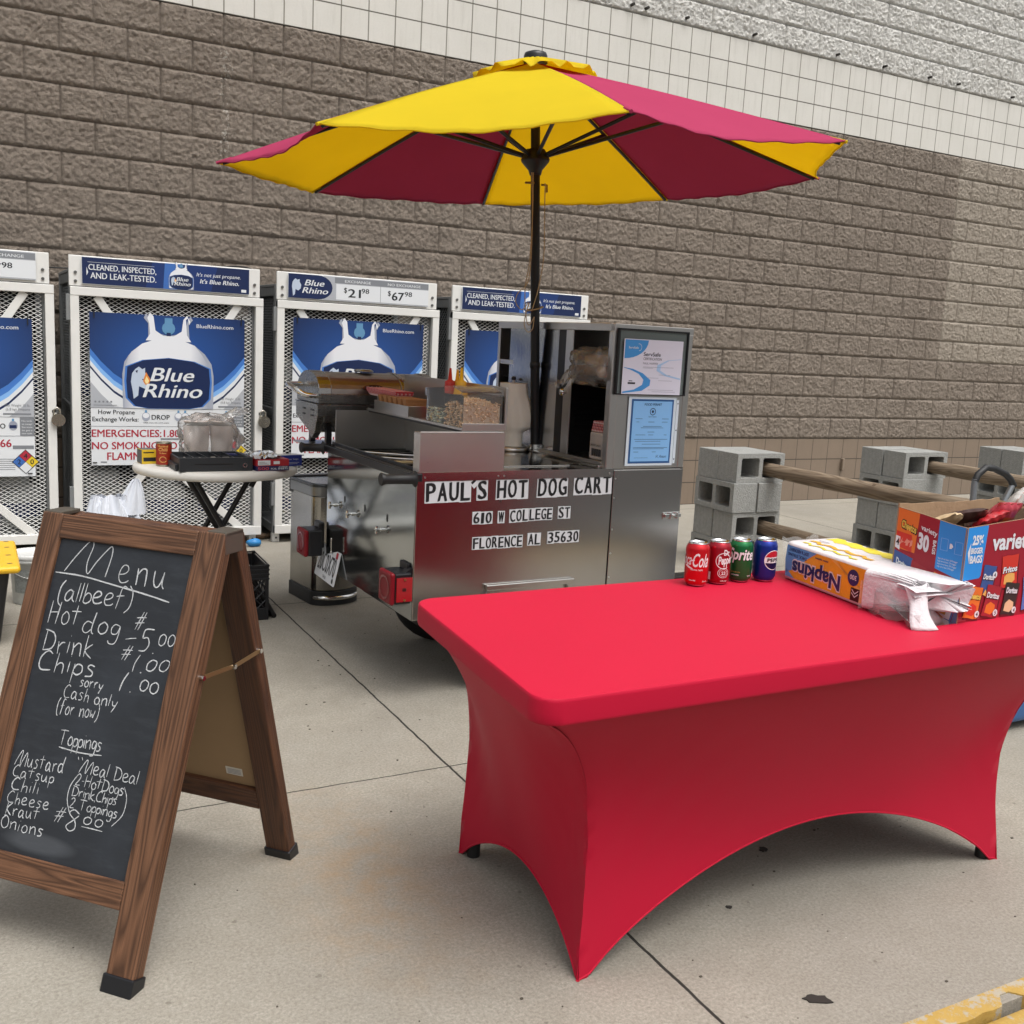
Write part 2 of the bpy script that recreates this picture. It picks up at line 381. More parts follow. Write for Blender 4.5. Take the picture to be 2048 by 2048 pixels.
# ------------------------------------------------------------------ store wall
WX0, WX1 = -22, 58     # half-block columns with real split-face relief
def vnoise(x, y, seed):
    rg = np.random.RandomState(seed); T = rg.rand(256, 256)
    xi = np.floor(x).astype(int); yi = np.floor(y).astype(int); fx = x-xi; fy = y-yi
    fx = fx*fx*(3-2*fx); fy = fy*fy*(3-2*fy)
    g = lambda a, c: T[a % 256, c % 256]
    return (g(xi, yi)*(1-fx)+g(xi+1, yi)*fx)*(1-fy)+(g(xi, yi+1)*(1-fx)+g(xi+1, yi+1)*fx)*fy
def splitface(name, M, r0, r1, amp, seed, parent, par, extra=()):
    S = 22; nx = (WX1-WX0)*S+1; nz = (r1-r0)*S+1
    ix, iz = np.meshgrid(np.arange(nx), np.arange(nz)); x = WX0*U+ix*U/S; z = r0*U+iz*U/S
    # anisotropic facets running down to the right
    ca, sa = math.cos(R(-34)), math.sin(R(-34)); p = x*ca+z*sa; q = -x*sa+z*ca
    wx = vnoise(x*9, z*9, seed+9)*.05; p = p+wx; q = q+vnoise(x*7+5, z*7, seed+8)*.04
    h = .22*vnoise(p*10, q*20, seed)+.30*(1-np.abs(2*vnoise(p*24, q*44, seed+1)-1))+.46*vnoise(p*52, q*84, seed+2)+.62*vnoise(p*95, q*120, seed+3)
    row = iz//S; col = ix//S+WX0
    row = np.minimum(row, r1-r0-1)
    fr = np.minimum(iz-row*S, S-(iz-row*S))                     # steps from the bed joint
    par2 = (row+par) % 2
    cx = (ix+(WX0 % 2)*S+par2*S) % (2*S); fc = np.minimum(cx, 2*S-cx)
    bid = ((ix+(WX0 % 2)*S+par2*S)//(2*S))
    blk = np.random.RandomState(seed+5).rand(200, 400)[row, bid]
    d = np.minimum(fr, fc); win = np.clip((d-.2)/1.3, 0, 1)
    y = -(win*(.0005+amp*h+(blk-.5)*.007))
    y = np.where(d == 0, .0015, y)
    co = np.stack([x, y, z], -1).reshape(-1, 3)
    idx = np.arange(nx*nz).reshape(nz, nx); fa = np.stack([idx[:-1, :-1], idx[:-1, 1:], idx[1:, 1:], idx[1:, :-1]], -1).reshape(-1, 4)
    me = bpy.data.meshes.new(name); me.vertices.add(len(co)); me.vertices.foreach_set('co', co.ravel().astype('f'))
    me.loops.add(fa.size); me.loops.foreach_set('vertex_index', fa.ravel().astype('i'))
    me.polygons.add(len(fa)); me.polygons.foreach_set('loop_start', np.arange(0, fa.size, 4, dtype='i')); me.polygons.foreach_set('use_smooth', np.ones(len(fa), bool))
    me.materials.append(M); me.update(calc_edges=True); me.validate()
    o = bpy.data.objects.new(name, me); COL.objects.link(o); o.parent = parent; return o
wall = thing('store_wall', 'long concrete block store wall, brown below with a white band and pale rough blocks above', 'wall')
BR = block_mat('brown_split_face', '94887c', '9d9184', '4a4037', 0, 0, 0, 0, 0, .5, True)
WH = block_mat('white_split_face', 'e6e4de', 'efeee9', '8c8a83', 0, 0, 0, 0, 0, .34)
WB = block_mat('white_scored_block', 'cccac3', 'd4d2cc', '97948a', U, U, 0, 0, .0046, .12)
TB = block_mat('tan_scored_block', '7a6c5e', '827364', '5e5246', U, U, 0, 0, .0046, .15)
splitface('brown_split_face_blocks', BR, 3, 17, .021, 11, wall, 0)
splitface('white_split_face_blocks', WH, 20, 27, .026, 31, wall, 1)
b = MB(WB); b.box(WX0*U, WX1*U, -.012, .2, 17*U, 20*U); b.build('white_block_band', wall)
b = MB(TB); b.box(WX0*U, WX1*U, -.010, .2, -.25, 3*U); b.build('tan_block_base', wall)
b = MB(mat('wall_core', '85796c', .9)); b.box(WX0*U+.01, WX1*U-.01, .05, .4, -.2, 27*U-.01); b.build('wall_core', wall)
b = MB(mat('tan_paint_metal', '7f7162', .6)); x0 = 31.05*U
b.box(x0-.02, x0+.02, -.03, -.008, .30, .41); b.box(x0-.028, x0-.012, -.05, -.03, .30, .41); b.build('wall_bracket', wall, bevel=.004)
# small bolts left in the lowest pale course
b = MB(mat('rusty_bolt', '2e2a26', .8))
for k, q in ((16.9, 4.1), (17.6, 4.05), (19.6, 3.9), (23.2, 3.62), (28, 3.35), (31, 3.25), (34, 3.2), (36, 3.15), (40, 3.1)):
    b = MB(mat('rusty_bolt')); b.cyl((k*U, -.06, 20*U+.05), (k*U, .0, 20*U+.05), .012, n=8); b.build('bolt', wall)

# ground litter
b = MB(mat('old_gum', '2b2622', .9))
def blob(b, x, y, r, seed, z=.002, el=1.0, ang=0):
    rr = random.Random(seed); pts = []
    for k in range(14):
        a = 2*PI*k/14; q = r*rr.uniform(.65, 1.15); u_, v_ = q*math.cos(a)*el, q*math.sin(a)
        pts.append((x+u_*math.cos(ang)-v_*math.sin(ang), y+u_*math.sin(ang)+v_*math.cos(ang)))
    b.prism(pts, lambda p, q: (p, q, .0005), lambda p, q: (p, q, z))
gums = [('round dark gum spot on the concrete under the middle of the red table', .566, -5.355, .013, 1), ('small dark fleck on the concrete in front of the red table', .275, -5.553, .007, 1.2),
        ('dark ragged scrap on the bare concrete near the yellow kerb', .211, -5.924, .018, 2.0)]
for i, (lb, x, y, r, el_) in enumerate(gums):
    b = MB(mat('old_gum')); blob(b, x, y, r, 5+i, .003, el_, -.5); tag(b.build('gum_spot'), lb, 'litter', 'dark spots on the concrete')
rr = random.Random(4)
b = MB(mat('grit', '4a443a', .9))
for i in range(240):
    x = rr.uniform(-1.6, 2.6); y = rr.uniform(-6.0, -2.5); s_ = rr.uniform(.0008, .0026)
    b.box(x-s_*rr.uniform(.6, 2.5), x+s_, y-s_, y+s_, 0, s_)
tag(b.build('grit'), 'loose dark grit scattered over the concrete', 'grit', kind='stuff')
# crumpled scraps beside the cage feet
def crumple(name, M, c, sx, sy, sz, seed, n=9):
    rr = random.Random(seed); b = MB(M); b.smooth = True
    def fn(u, v):
        a = 2*PI*u; e = PI*v; k = 1+rr.uniform(-.22, .22)
        return (c[0]+sx*k*math.cos(a)*math.sin(e), c[1]+sy*k*math.sin(a)*math.sin(e), c[2]+sz*(1-math.cos(e)*k))
    b.grid(fn, n+3, n, cu=True); return b
o = crumple('x', mat('blue_plastic', '2f83c4', .4), (.21, -.93, 0), .045, .03, .025, 3).build('plastic_scrap'); tag(o, 'crumpled bright blue plastic scrap on the ground by a cage foot', 'litter')
for i, (x, y, s_) in enumerate(((.33, -.72, .05), (.42, -.70, .045))):
    o = crumple('x', mat('brown_paper', '6d5a48', .9, bump=.4), (x-.02, y+.02, 0), s_, s_*.7, .02, 8+i).build('dead_leaf')
    tag(o, ['curled brown dead leaf in the gap between two cages, left one', 'curled brown dead leaf in the gap between two cages, right one'][i], 'leaf', 'dead leaves between the cages')
# ================================================================== PROPANE CAGES
WP = mat('white_powder_coat', 'dededb', .45, var=.07, vs=9, bump=.06, bs=25)
GP = mat('grey_galvanised', '8a8d8e', .5, metal=.3, var=.2, vs=8)
DK = mat('interior_shade', '1c1e20', .9)
NAVY = mat('print_navy', '16326a', .42); NAVY2 = mat('print_navy_dark', '10244e', .42); BLU = mat('print_blue', '3f74c0', .42); SKYB = mat('print_sky_blue', '7fb0e8', .42)
def gradprint(name, ca, cb_, cx, cz, rx_, rz_, r0, r1):
    M, t, b, oc = base(name, .42); s = nd(t, 'ShaderNodeSeparateXYZ'); t.links.new(oc, s.inputs[0])
    dx = mth(t, 'DIVIDE', mth(t, 'SUBTRACT', s.outputs[0], cx), rx_); dz = mth(t, 'DIVIDE', mth(t, 'SUBTRACT', s.outputs[2], cz), rz_)
    d = mth(t, 'SQRT', mth(t, 'ADD', mth(t, 'MULTIPLY', dx, dx), mth(t, 'MULTIPLY', dz, dz)))
    t.links.new(mixc(t, ramp(t, d, r0, r1), lin(ca), lin(cb_)), b.inputs['Base Color']); return M
NAVYG = gradprint('print_blue_fade', '24539c', '142d5a', .55, 1.15, .5, .38, .15, 1.1)
PW = mat('print_white', 'd8dce0', .42); PG = mat('print_grey', 'a9adb4', .42); PG2 = mat('print_mid_grey', '7d8187', .42); PRED = mat('print_red', 'a82a3c', .42); PBK = mat('print_black', '1e2227', .42)
TANKW = gradprint('print_tank_fade', 'dfe2e8', '8f95a6', .53, 1.0, .27, 30, .55, 1.0); TANKS = mat('print_tank_shade', '9ea4b2', .42); STB = mat('print_steel_blue', '5f8fb5', .42); FLM = mat('print_flame', 'd8843a', .42); FLM2 = mat('print_flame_yellow', 'ecd79a', .42); RHN = mat('print_pale_blue', 'b7c4d6', .42)
PYL = mat('print_yellow', 'd8bc32', .42); PBL2 = mat('print_mid_blue', '3a68b0', .42)
X = Vector((1, 0, 0)); Z = Vector((0, 0, 1)); Y = Vector((0, 1, 0))
def tank_pic(b, cx, z0, wd, y, full=True):
    """printed gas bottle: cx centre, z0 bottom, wd width (unit design width .52)"""
    k = wd/.52
    P = lambda x, z, d=0: (cx+x*k, y-d, z0+z*k)
    b.use(TANKS); b.poly([P(x, z, .0004) for x, z in ((-.115, .41), (.12, .41), (.115, .50), (.14, .53), (.125, .55), (.112, .53), (.09, .45), (0, .43), (-.09, .45), (-.112, .53), (-.125, .56), (-.14, .53), (-.115, .50))])
    b.use(TANKW); b.poly([P(x, z, .0006) for x, z in ((-.13, .40), (.13, .40), (.105, .44), (.10, .53), (.11, .54), (.12, .50), (.125, .52), (.105, .555), (.085, .53), (.075, .46), (.03, .43), (-.03, .43), (-.075, .46), (-.085, .54), (-.105, .565), (-.12, .53), (-.11, .50), (-.105, .44))])
    b.use(STB); b.disc(P(0, .475, .0008), .038*k, X, Z, 12); b.rect(P(0, 0, .0009), X*k, Z*k, -.022, .022, .50, .535); b.use(NAVY2); b.rect(P(0, 0, .0010), X*k, Z*k, -.012, .012, .43, .45)
    body = [(-.26, 0), (-.262, .20), (-.25, .27), (-.21, .33), (-.15, .38), (-.07, .41), (.07, .41), (.15, .38), (.21, .33), (.25, .27), (.262, .20), (.26, 0)]
    b.use(TANKW); b.poly([P(x, z, .0012) for x, z in body]); b.use(TANKS); b.poly([P(x, z, .0014) for x, z in ((.26, 0), (.262, .20), (.25, .27), (.21, .33), (.15, .38), (.19, .33), (.225, .27), (.235, .20), (.235, 0))]); b.poly([P(-x, z, .0014) for x, z in ((.26, 0), (.262, .20), (.25, .27), (.22, .32), (.24, .26), (.25, .20), (.25, 0))])
    lab = [(-.245, .06), (-.20, .012), (-.12, -.001), (.12, -.001), (.20, .012), (.245, .06), (.252, .16), (.245, .245), (.15, .285), (0, .302), (-.15, .285), (-.245, .245), (-.252, .16)]
    b.use(BLU); b.poly([P(x*1.0, z, .0016) for x, z in lab]); b.use(NAVY2); b.poly([P(x*.955, z*.985+.002, .0020) for x, z in lab])
    logo(b, P(-.22, .055, .0024), .44*k)
def logo(b, O, wd):
    """rhino emblem beside the two-line bold italic name"""
    k = wd/.44; O = Vector(O); P = lambda x, z, d=0: O+X*x*k+Z*z*k-Y*d
    b.use(RHN); b.poly([P(x, z) for x, z in ((.02, 0), (.045, .02), (.05, .075), (.085, .06), (.105, .085), (.10, .125), (.085, .155), (.085, .185), (.07, .175), (.05, .19), (.03, .175), (.012, .15), (.005, .10), (.014, .05))])
    b.use(NAVY2); b.poly([P(x, z, .0003) for x, z in ((.03, .165), (.045, .17), (.04, .15))]); b.disc(P(.072, .115, .0003), .004*k, X, Z, 6)
    b.use(FLM); b.poly([P(x, z, .0006) for x, z in ((.09, .16), (.115, .115), (.105, .085), (.085, .085), (.073, .105), (.08, .13))]); b.use(FLM2); b.poly([P(x, z, .0009) for x, z in ((.093, .135), (.107, .108), (.10, .092), (.088, .092), (.082, .108))])
    b.use(PW); b.text('Blue', P(.115, .108, .0012), X, Z, .078*k, .25*k, bold=.035, shear=.25); b.text('Rhino', P(.072, .012, .0012), X, Z, .078*k, .34*k, bold=.035, shear=.25)
def poster(dz):
    b = MB(PW); y = -.022; x0, x1, z0, z1 = .104, 1.006, .53, 1.435
    b.box(x0, x1, y, y+.004, z0, z1)
    zs = .876; zt = z1
    b.use(NAVYG); b.rect((0, y-.0006, 0), X, Z, x0, x1, zs, zt)
    # swooshes left and right in three tones
    def swoosh(cols, sx):
        for i, (m_, a, c) in enumerate(cols):
            pts = [(0, a), (.06, a-.075), (.13, a-.145), (.22, a-.205), (.33, a-.25), (.33, zs), (0, zs)]
            e = x0 if sx > 0 else x1
            b.use(m_); b.poly([(e+sx*px, y-.0008-.0002*i, max(pz-c*0, zs)) for px, pz in pts])
    for sx, off in ((1, 0), (-1, -.02)):
        swoosh([(BLU, 1.225+off, 0), (SKYB, 1.185+off, 0), (PW, 1.155+off, 0), (NAVY2, 1.125+off, 0), (PW, 1.11+off, 0), (PG, 1.03+off, 0)], sx)
    tank_pic(b, .549, zs, .53, y-.0022)
    b.use(PW); b.text('BlueRhino.com', (.714, y-.001, 1.372), X, Z, .022, .222, bold=.01)
    b.use(PG2); b.text('Net Weight 15 lb.', (.855, y-.003, .935), X, Z, .015, .13); b.text('(6.8 kg) Propane', (.86, y-.003, .912), X, Z, .015, .125); b.rect((0, y-.003, 0), X, Z, .845, .99, .888, .897); b.rect((0, y-.003, 0), X, Z, .12, .25, .89, .893)
    for k in range(5): b.disc((.13+k*.022, y-.003, .912), .006, X, Z, 8)
    b.use(PG2); b.rect((0, y-.001, 0), X, Z, x0, x1, .874, .877); b.rect((0, y-.001, 0), X, Z, x0, x1, .764, .7665)
    b.use(PBK); b.text('How Propane', (.145, y-.001, .838), X, Z, .026, .205, bold=.02); b.text('Exchange Works:', (.112, y-.001, .795), X, Z, .026, .26, bold=.02)
    for x_, t_, w_ in ((.448, 'DROP', .105), (.66, 'SWAP', .10), (.80, 'GO', .055)): b.text(t_, (x_, y-.001, .808), X, Z, .028, w_, bold=.03)
    for x_ in (.395, .585, .625, .875):
        b.use(TANKS); b.disc((x_+.02, y-.001, .825), .024, X, Z, 12, ry=.028); b.use(TANKW); b.disc((x_+.02, y-.0013, .832), .019, X, Z, 12, ry=.016); b.use(STB); b.rect((x_+.02, y-.0014, .85), X, Z, -.006, .006, 0, .015)
    b.use(NAVY2); b.rect((.645, y-.0016, .81), X, Z, -.018, .018, 0, .018); b.rect((.895, y-.0016, .81), X, Z, -.018, .018, 0, .018)
    b.use(PBK); b.text('DROP empty tank outside display', (.40, y-.001, .785), X, Z, .007, .15); b.text('Take a full tank home', (.60, y-.001, .785), X, Z, .007, .13)
    b.use(PG2); b.rect((0, y-.001, 0), X, Z, .93, x1, .767, .873)
    b.use(PW)
    for i, t_ in enumerate(('No tank', 'to swap?', 'See store', 'to get a', 'new tank.')): b.text(t_, (.967, y-.0014, .848-i*.018), X, Z, .009, .055, al='c', bold=.01)
    b.use(PRED); b.text('EMERGENCIES:1.800.258.7466', (.108, y-.001, .702), X, Z, .043, .775, bold=.03)
    b.text('NO SMOKING NO OPEN', (.108, y-.001, .627), X, Z, .043, .66, bold=.03); b.text('FLAMMABLE GAS', (.192, y-.001, .562), X, Z, .045, .46, bold=.03)
    b.use(PG2); b.rect((0, y-.001, 0), X, Z, .50, .64, .684, .694); b.rect((0, y-.001, 0), X, Z, .89, 1.0, .69, .71); b.rect((0, y-.001, 0), X, Z, .155, .19, .545, .553)
    b.use(PRED); b.rect((0, y-.001, 0), X, Z, .65, .76, .684, .69); b.ring((.715, y-.001, .625), .026, .032, X, Z)
    # hazard diamond
    cx, cz, s_ = .955, .615, .034
    for m_, dx, dz_ in ((PRED, 0, s_), (PBL2, -s_, 0), (PYL, s_, 0), (PW, 0, -s_)):
        b.use(PBK); b.poly([(cx+dx+a*s_*1.12, y-.0012, cz+dz_+c*s_*1.12) for a, c in ((0, 1), (-1, 0), (0, -1), (1, 0))])
    for m_, dx, dz_ in ((PRED, 0, s_), (PBL2, -s_, 0), (PYL, s_, 0), (PW, 0, -s_)):
        b.use(m_); b.poly([(cx+dx+a*s_*.97, y-.0016, cz+dz_+c*s_*.97) for a, c in ((0, 1), (-1, 0), (0, -1), (1, 0))])
    b.use(PBK)
    for t_, dx, dz_ in (('4', 0, s_), ('2', -s_, 0), ('0', s_, 0)): b.text(t_, (cx+dx, y-.002, cz+dz_-.014), X, Z, .028, al='c', bold=.02)
    b.use(PG2)
    for i in range(6): b.rect((0, y-.001, 0), X, Z, .79, .90, .63-i*.012, .633-i*.012)
    # pull down ties at the corners
    b.use(PBK)
    for x_ in (.13, .985): b.box(x_-.003, x_+.003, y-.006, y, 1.40, 1.45); b.box(x_-.02, x_+.004, y-.006, y, .545, .55)
    for i in range(len(b.v)): p = b.v[i]; b.v[i] = (p[0], p[1], p[2]+dz)
    return b
def mesh_screen(x0, x1, z0, z1, y, px=.0405, pz=.0118, t=.0016, dep=.003, axis='x'):
    b = MB(WP); n = int((x1-x0)/(px/2)); rows = int((z1-z0)/(pz/1.0))
    F = (lambda x, d, z: (x, y+d, z)) if axis == 'x' else (lambda x, d, z: (y+d, x, z))
    for j in range(rows+1):
        zc = z0+j*pz; P = []
        for i in range(n+1):
            z = zc+(pz/2 if (i+j) % 2 else -pz/2)*.92
            P.append((x0+i*px/2, min(max(z, z0), z1)))
        v = []
        for a, z in P: v += [F(a, 0, z-t), F(a, dep*.6, z), F(a, dep, z+t)]
        fs = []
        for i in range(n): o = 3*i; fs += [(o, o+3, o+4, o+1), (o+1, o+4, o+5, o+2)]
        b.add(v, fs, False)
    return b
def header(kind):
    """printed header strip"""
    b = MB(PW); y = -.018; b.box(.068, 1.035, y, y+.006, 1.592, 1.746); yy = y-.0006
    if kind == 'tested':
        b.use(NAVY2); b.rect((0, yy, 0), X, Z, .07, 1.033, 1.594, 1.744); b.use(NAVY); b.poly([(.42, yy-.0002, 1.594), (.80, yy-.0002, 1.594), (.84, yy-.0002, 1.744), (.46, yy-.0002, 1.744)]); b.use(PBL2); b.poly([(.52, yy-.0004, 1.594), (.60, yy-.0004, 1.594), (.62, yy-.0004, 1.744), (.53, yy-.0004, 1.744)])
        b.use(PW); b.text('CLEANED, INSPECTED,', (.105, yy-.0006, 1.674), X, Z, .032, .375, bold=.02); b.text('AND LEAK-TESTED.', (.115, yy-.0006, 1.626), X, Z, .034, .365, bold=.02)
        b.rect((0, yy-.0006, 0), X, Z, .10, .47, 1.717, 1.7185)
        b.poly([(.094, yy-.0006, 1.64), (.103, yy-.0006, 1.66), (.094, yy-.0006, 1.69)])
        tank_pic(b, .625, 1.600, .145, yy-.0008)
        b.use(PW); b.text("It's not just propane.", (.714, yy-.0006, 1.682), X, Z, .021, .265, shear=.2); b.text("It's Blue Rhino.", (.735, yy-.0006, 1.641), X, Z, .025, .235, bold=.035, shear=.2); b.rect((0, yy-.001, 0), X, Z, .985, 1.015, 1.603, 1.62)
    else:
        b.use(PG); b.rect((0, yy, 0), X, Z, .30, 1.033, 1.594, 1.744); b.use(PW); b.rect((0, yy-.0003, 0), X, Z, .385, 1.033, 1.60, 1.70); b.use(PG2); b.rect((0, yy-.0003, 0), X, Z, .375, 1.033, 1.704, 1.740); b.rect((0, yy-.0005, 0), X, Z, .6885, .6915, 1.60, 1.74)
        b.use(NAVY2); b.poly([(.07, yy-.0005, 1.594)]+[(.265+.095*math.cos(a), yy-.0005, 1.669+.075*math.sin(a)) for a in [(-PI/2+PI*k/12) for k in range(13)]]+[(.07, yy-.0005, 1.744)])
        b.use(PW); b.text('Blue', (.175, yy-.001, 1.676), X, Z, .036, .13, bold=.035, shear=.25); b.text('Rhino', (.16, yy-.001, 1.628), X, Z, .036, .17, bold=.035, shear=.25)
        b.use(RHN); b.poly([(.09+x_*.52, yy-.001, 1.605+z_*.58) for x_, z_ in ((.02, 0), (.045, .02), (.05, .075), (.085, .06), (.115, .085), (.12, .125), (.10, .155), (.10, .185), (.07, .175), (.05, .19), (.03, .175), (.012, .15), (.005, .10), (.014, .05))])
        b.use(PW); b.text('EXCHANGE', (.443, yy-.0006, 1.712), X, Z, .016, .178, bold=.02); b.text('NO EXCHANGE', (.74, yy-.0006, 1.712), X, Z, .016, .235, bold=.02)
        b.use(PBK)
        for x_, a in ((.438, '21'), (.742, '67')):
            b.text('$', (x_, yy-.0006, 1.648), X, Z, .031, bold=.02); b.text(a, (x_+.03, yy-.0006, 1.62), X, Z, .052, .084, bold=.045); b.text('98', (x_+.12, yy-.0006, 1.65), X, Z, .030, .052, bold=.03)
    return b
CAGE_D = .74
def make_cage(kind, dz, loc, label):
    t = thing('propane_cage', label, 'cage', loc, 0, 'propane exchange cages along the wall')
    b = MB(WP); b.box(0, 1.104, -.004, .016, 1.578, 1.752); b.build('header_panel', t, bevel=.004)
    b = MB(mat('bolt_grey', '6d6e6c', .4, metal=.6))
    for x_ in (.035, 1.07):
        for z_ in (1.605, 1.655): b = MB(mat('bolt_grey')); b.cyl((x_, -.011, z_), (x_, -.004, z_), .009, n=10); b.build('bolt', t)
    h = header(kind).build('header_sign', t)
    b = MB(WP)   # door frame with its diagonal braces
    b.box(.004, .052, -.012, .028, .062, 1.572); b.box(1.078, 1.126, -.012, .028, .062, 1.572)
    b.box(.004, 1.126, -.0145, .030, 1.524, 1.574); b.box(.004, 1.126, -.0145, .030, .062, .118)
    for (xa, za, xb, zb_) in ((.15, 1.524, .56, .90), (.975, 1.524, .60, .95), (.45, .62, .99, .115), (.52, .62, .12, .115)):
        d = Vector((xb-xa, 0, zb_-za)).normalized(); n_ = Vector((d.z, 0, -d.x))*.023
        A = Vector((xa, 0, za)); B = Vector((xb, 0, zb_)); v = [A-n_, A+n_, B-n_, B+n_]
        b.hexa([(p.x, yy, p.z) for yy in (.002, .022) for p in v][0:8])
    b.build('door_frame', t, bevel=.003)
    mesh_screen(.05, 1.08, .116, 1.526, .023).build('door_mesh', t)
    poster(dz).build('poster', t)
    # shell: posts, rails, side screens, roof
    g = MB(GP)
    for x_ in (.0, 1.066):
        for y_ in (.034, CAGE_D-.04): g.box(x_, x_+.038, y_, y_+.038, .06, 1.66)
        for z_ in (.06, 1.60): g.box(x_+.004, x_+.034, .07, CAGE_D-.04, z_, z_+.055)
        g.box(x_+.004, x_+.034, .07, CAGE_D-.04, .85, .88)
    g.box(.0, 1.104, .034, CAGE_D, 1.657, 1.675); g.box(.04, 1.07, .07, CAGE_D, .06, .085); g.box(.04, 1.07, .07, CAGE_D-.02, .80, .82)
    g.build('cage_shell', t, bevel=.003)
    b = mesh_screen(.07, CAGE_D-.04, .115, 1.60, .018, .030, .017, .0012, .002, 'y'); c = mesh_screen(.07, CAGE_D-.04, .115, 1.60, 1.084, .030, .017, .0012, .002, 'y')
    b.use(GP); b.mi = [b.cur]*len(b.mi); b.build('side_screen', t); c.use(GP); c.mi = [c.cur]*len(c.mi); c.build('side_screen', t)
    b = MB(DK); b.box(.03, 1.07, CAGE_D-.012, CAGE_D, .08, 1.655); b.build('back_panel', t)  # added solid back, coloured dark to stand for shade inside the cage
    for x_, y_ in ((.0, .03), (1.055, .03), (.0, CAGE_D-.08), (1.055, CAGE_D-.08)):
        b = MB(WP); b.box(x_+.002, x_+.047, y_, y_+.05, 0, .0615); b.use(PBK); b.cyl((x_+.025, y_-.001, .028), (x_+.025, y_+.003, .028), .007, n=10); b.build('leg', t, bevel=.002)
    b = MB(mat('padlock_steel', 'b8b4aa', .25, metal=1)); b.cyl((1.134, -.034, .80), (1.134, -.012, .80), .038, n=24); b.tube([(1.11, -.02, .822), (1.112, -.02, .86), (1.128, -.02, .872), (1.144, -.02, .86), (1.146, -.02, .822)], .006, 8)
    b.use(GP); b.box(1.10, 1.14, -.012, .03, .84, .86); b.build('padlock', t, bevel=.003)
    b = MB(GP)
    for z_ in (1.38, .25): b = MB(GP); b.box(-.018, .006, -.006, .03, z_, z_+.15); b.build('hinge', t, bevel=.002)
    return t
cages = [('price', -.06, -2.06, 'white mesh propane cage cut by the left edge, price header ending in 98'),
         ('tested', 0, -.853, 'white mesh propane cage behind the round table, cleaned and leak-tested header and full poster'),
         ('price', .035, .358, 'white mesh propane cage behind the grill, header with prices 21.98 and 67.98'),
         ('tested', .02, 1.578, 'white mesh propane cage farthest right, partly hidden behind the steel cabinet')]
for kind, dz, x_, lb in cages: make_cage(kind, dz, (x_, -.85, 0), lb)
# gas bottles seen dimly through the mesh
proto = None
def bottle(x, y, z, lb, col='white'):
    t = thing('propane_cylinder', lb, 'gas bottle', (x, y, z), 0, 'gas bottles inside the cages')
    b = MB(mat('bottle_'+col, '8f9292' if col == 'white' else '5c6164', .5)); b.lathe([(0, .02), (.10, .02), (.135, .05), (.152, .10), (.153, .20), (.14, .26), (.10, .295), (.03, .31), (0, .31)], n=24)
    b.use(NAVY2); b.lathe([(.1545, .11), (.1548, .20)], n=24, a0=PI*1.15, a1=PI*1.85); b.build('cylinder_body', t)
    b = MB(mat('bottle_'+col)); b.lathe([(.11, 0), (.112, .03)], n=20); b.build('foot_ring', t)
    for a_ in (0, PI): b = MB(mat('bottle_'+col)); b.lathe([(.095, .295), (.10, .38)], n=18, a0=a_+.6, a1=a_+PI-.6); b.build('collar', t)
    b = MB(mat('brass', 'a08a52', .35, metal=1)); b.cyl((0, 0, .31), (0, 0, .36), .018, n=10); b.cyl((-.03, 0, .35), (.03, 0, .35), .009, n=8); b.build('valve', t); return t
names = ['leftmost propane cage', 'cage behind the round table', 'cage behind the grill', 'cage behind the steel cabinet']
protos = {}
for ci, (kind, dz, x_, lb) in enumerate(cages):
    for (z_, rows) in ((.088, 'bottom shelf'), (.822, 'upper shelf')):
        for k in range(3):
            lbl = ['left', 'middle', 'right'][k]+' gas bottle on the '+rows+' in the '+names[ci]
            c_ = 'white' if (ci+k) % 3 else 'grey'
            P_ = (x_+.20+k*.35, -.58, z_)
            if c_ not in protos: protos[c_] = bottle(*P_, lbl, c_)
            else:
                q = copy_tree(protos[c_]); q.location = P_; q['label'] = lbl
# cable running over the cage tops
b = MB(mat('black_cable', '1a1a1a', .6)); b.tube(prof_smooth([(-1.2, -.30, 1.69), (-.6, -.45, 1.70), (-.1, -.62, 1.735), (.15, -.70, 1.77), (.27, -.68, 1.74), (.33, -.40, 1.68)], 6), .005, 6)
tag(b.build('power_cable'), 'thin black cable lying over the tops of the propane cages', 'cable')
# ================================================================== HOT DOG CART
CO = Vector((.042, -3.984, 0)); CRZ = .031
CM = Matrix.Translation(CO) @ Matrix.Rotation(CRZ, 4, 'Z')
def CW(a, b_, z): return CM @ Vector((a, b_, z))
ANI, ROT = .8, 0
L_, W_, ZT, ZB = 1.228, .943, .90, .344
ST = steel('brushed_steel', 'bcbab7', .22, (2, 2, 260), .003, .02, ANI, ROT)
STM = steel('mirror_steel', 'adb0b0', .11, (1, 1, 1), .004, .03)
STD = steel('counter_steel', 'b2b0ac', .12, (260, 2, 2), .03, .06)
STC = steel('cabinet_steel', 'cfcdca', .30, (2, 2, 240), .008, .02)
BLK = mat('black_rubber', '17181a', .55, var=.2, vs=20)
BLKP = mat('black_plastic', '15161a', .35)
cart = thing('hot_dog_cart', "stainless steel hot dog trailer cart lettered PAUL'S HOT DOG CART behind the red table", 'food cart', CO, CRZ)
b = MB(ST); b.box(0, .868, 0, .02, ZB, ZT-.03); b.build('front_panel', cart, bevel=.002)
b = MB(ST); b.box(.0, .868, -.004, .0, ZT-.032, ZT+.002); b.use(mat('rivet', 'd0d0ce', .3, metal=1))
for x_ in (.03, .335, .36, .85): b.cyl((x_, -.006, .882), (x_, -.004, .882), .0035, n=8)
b.build('top_trim', cart)
b = MB(ST); b.box(.871, 1.222, -.004, .018, .40, ZT-.006); b.use(mat('rivet'))
for z_ in (.86, .78, .65, .55, .45): b.cyl((.880, -.006, z_), (.880, -.004, z_), .003, n=8)
b.build('storage_door', cart, bevel=.002)
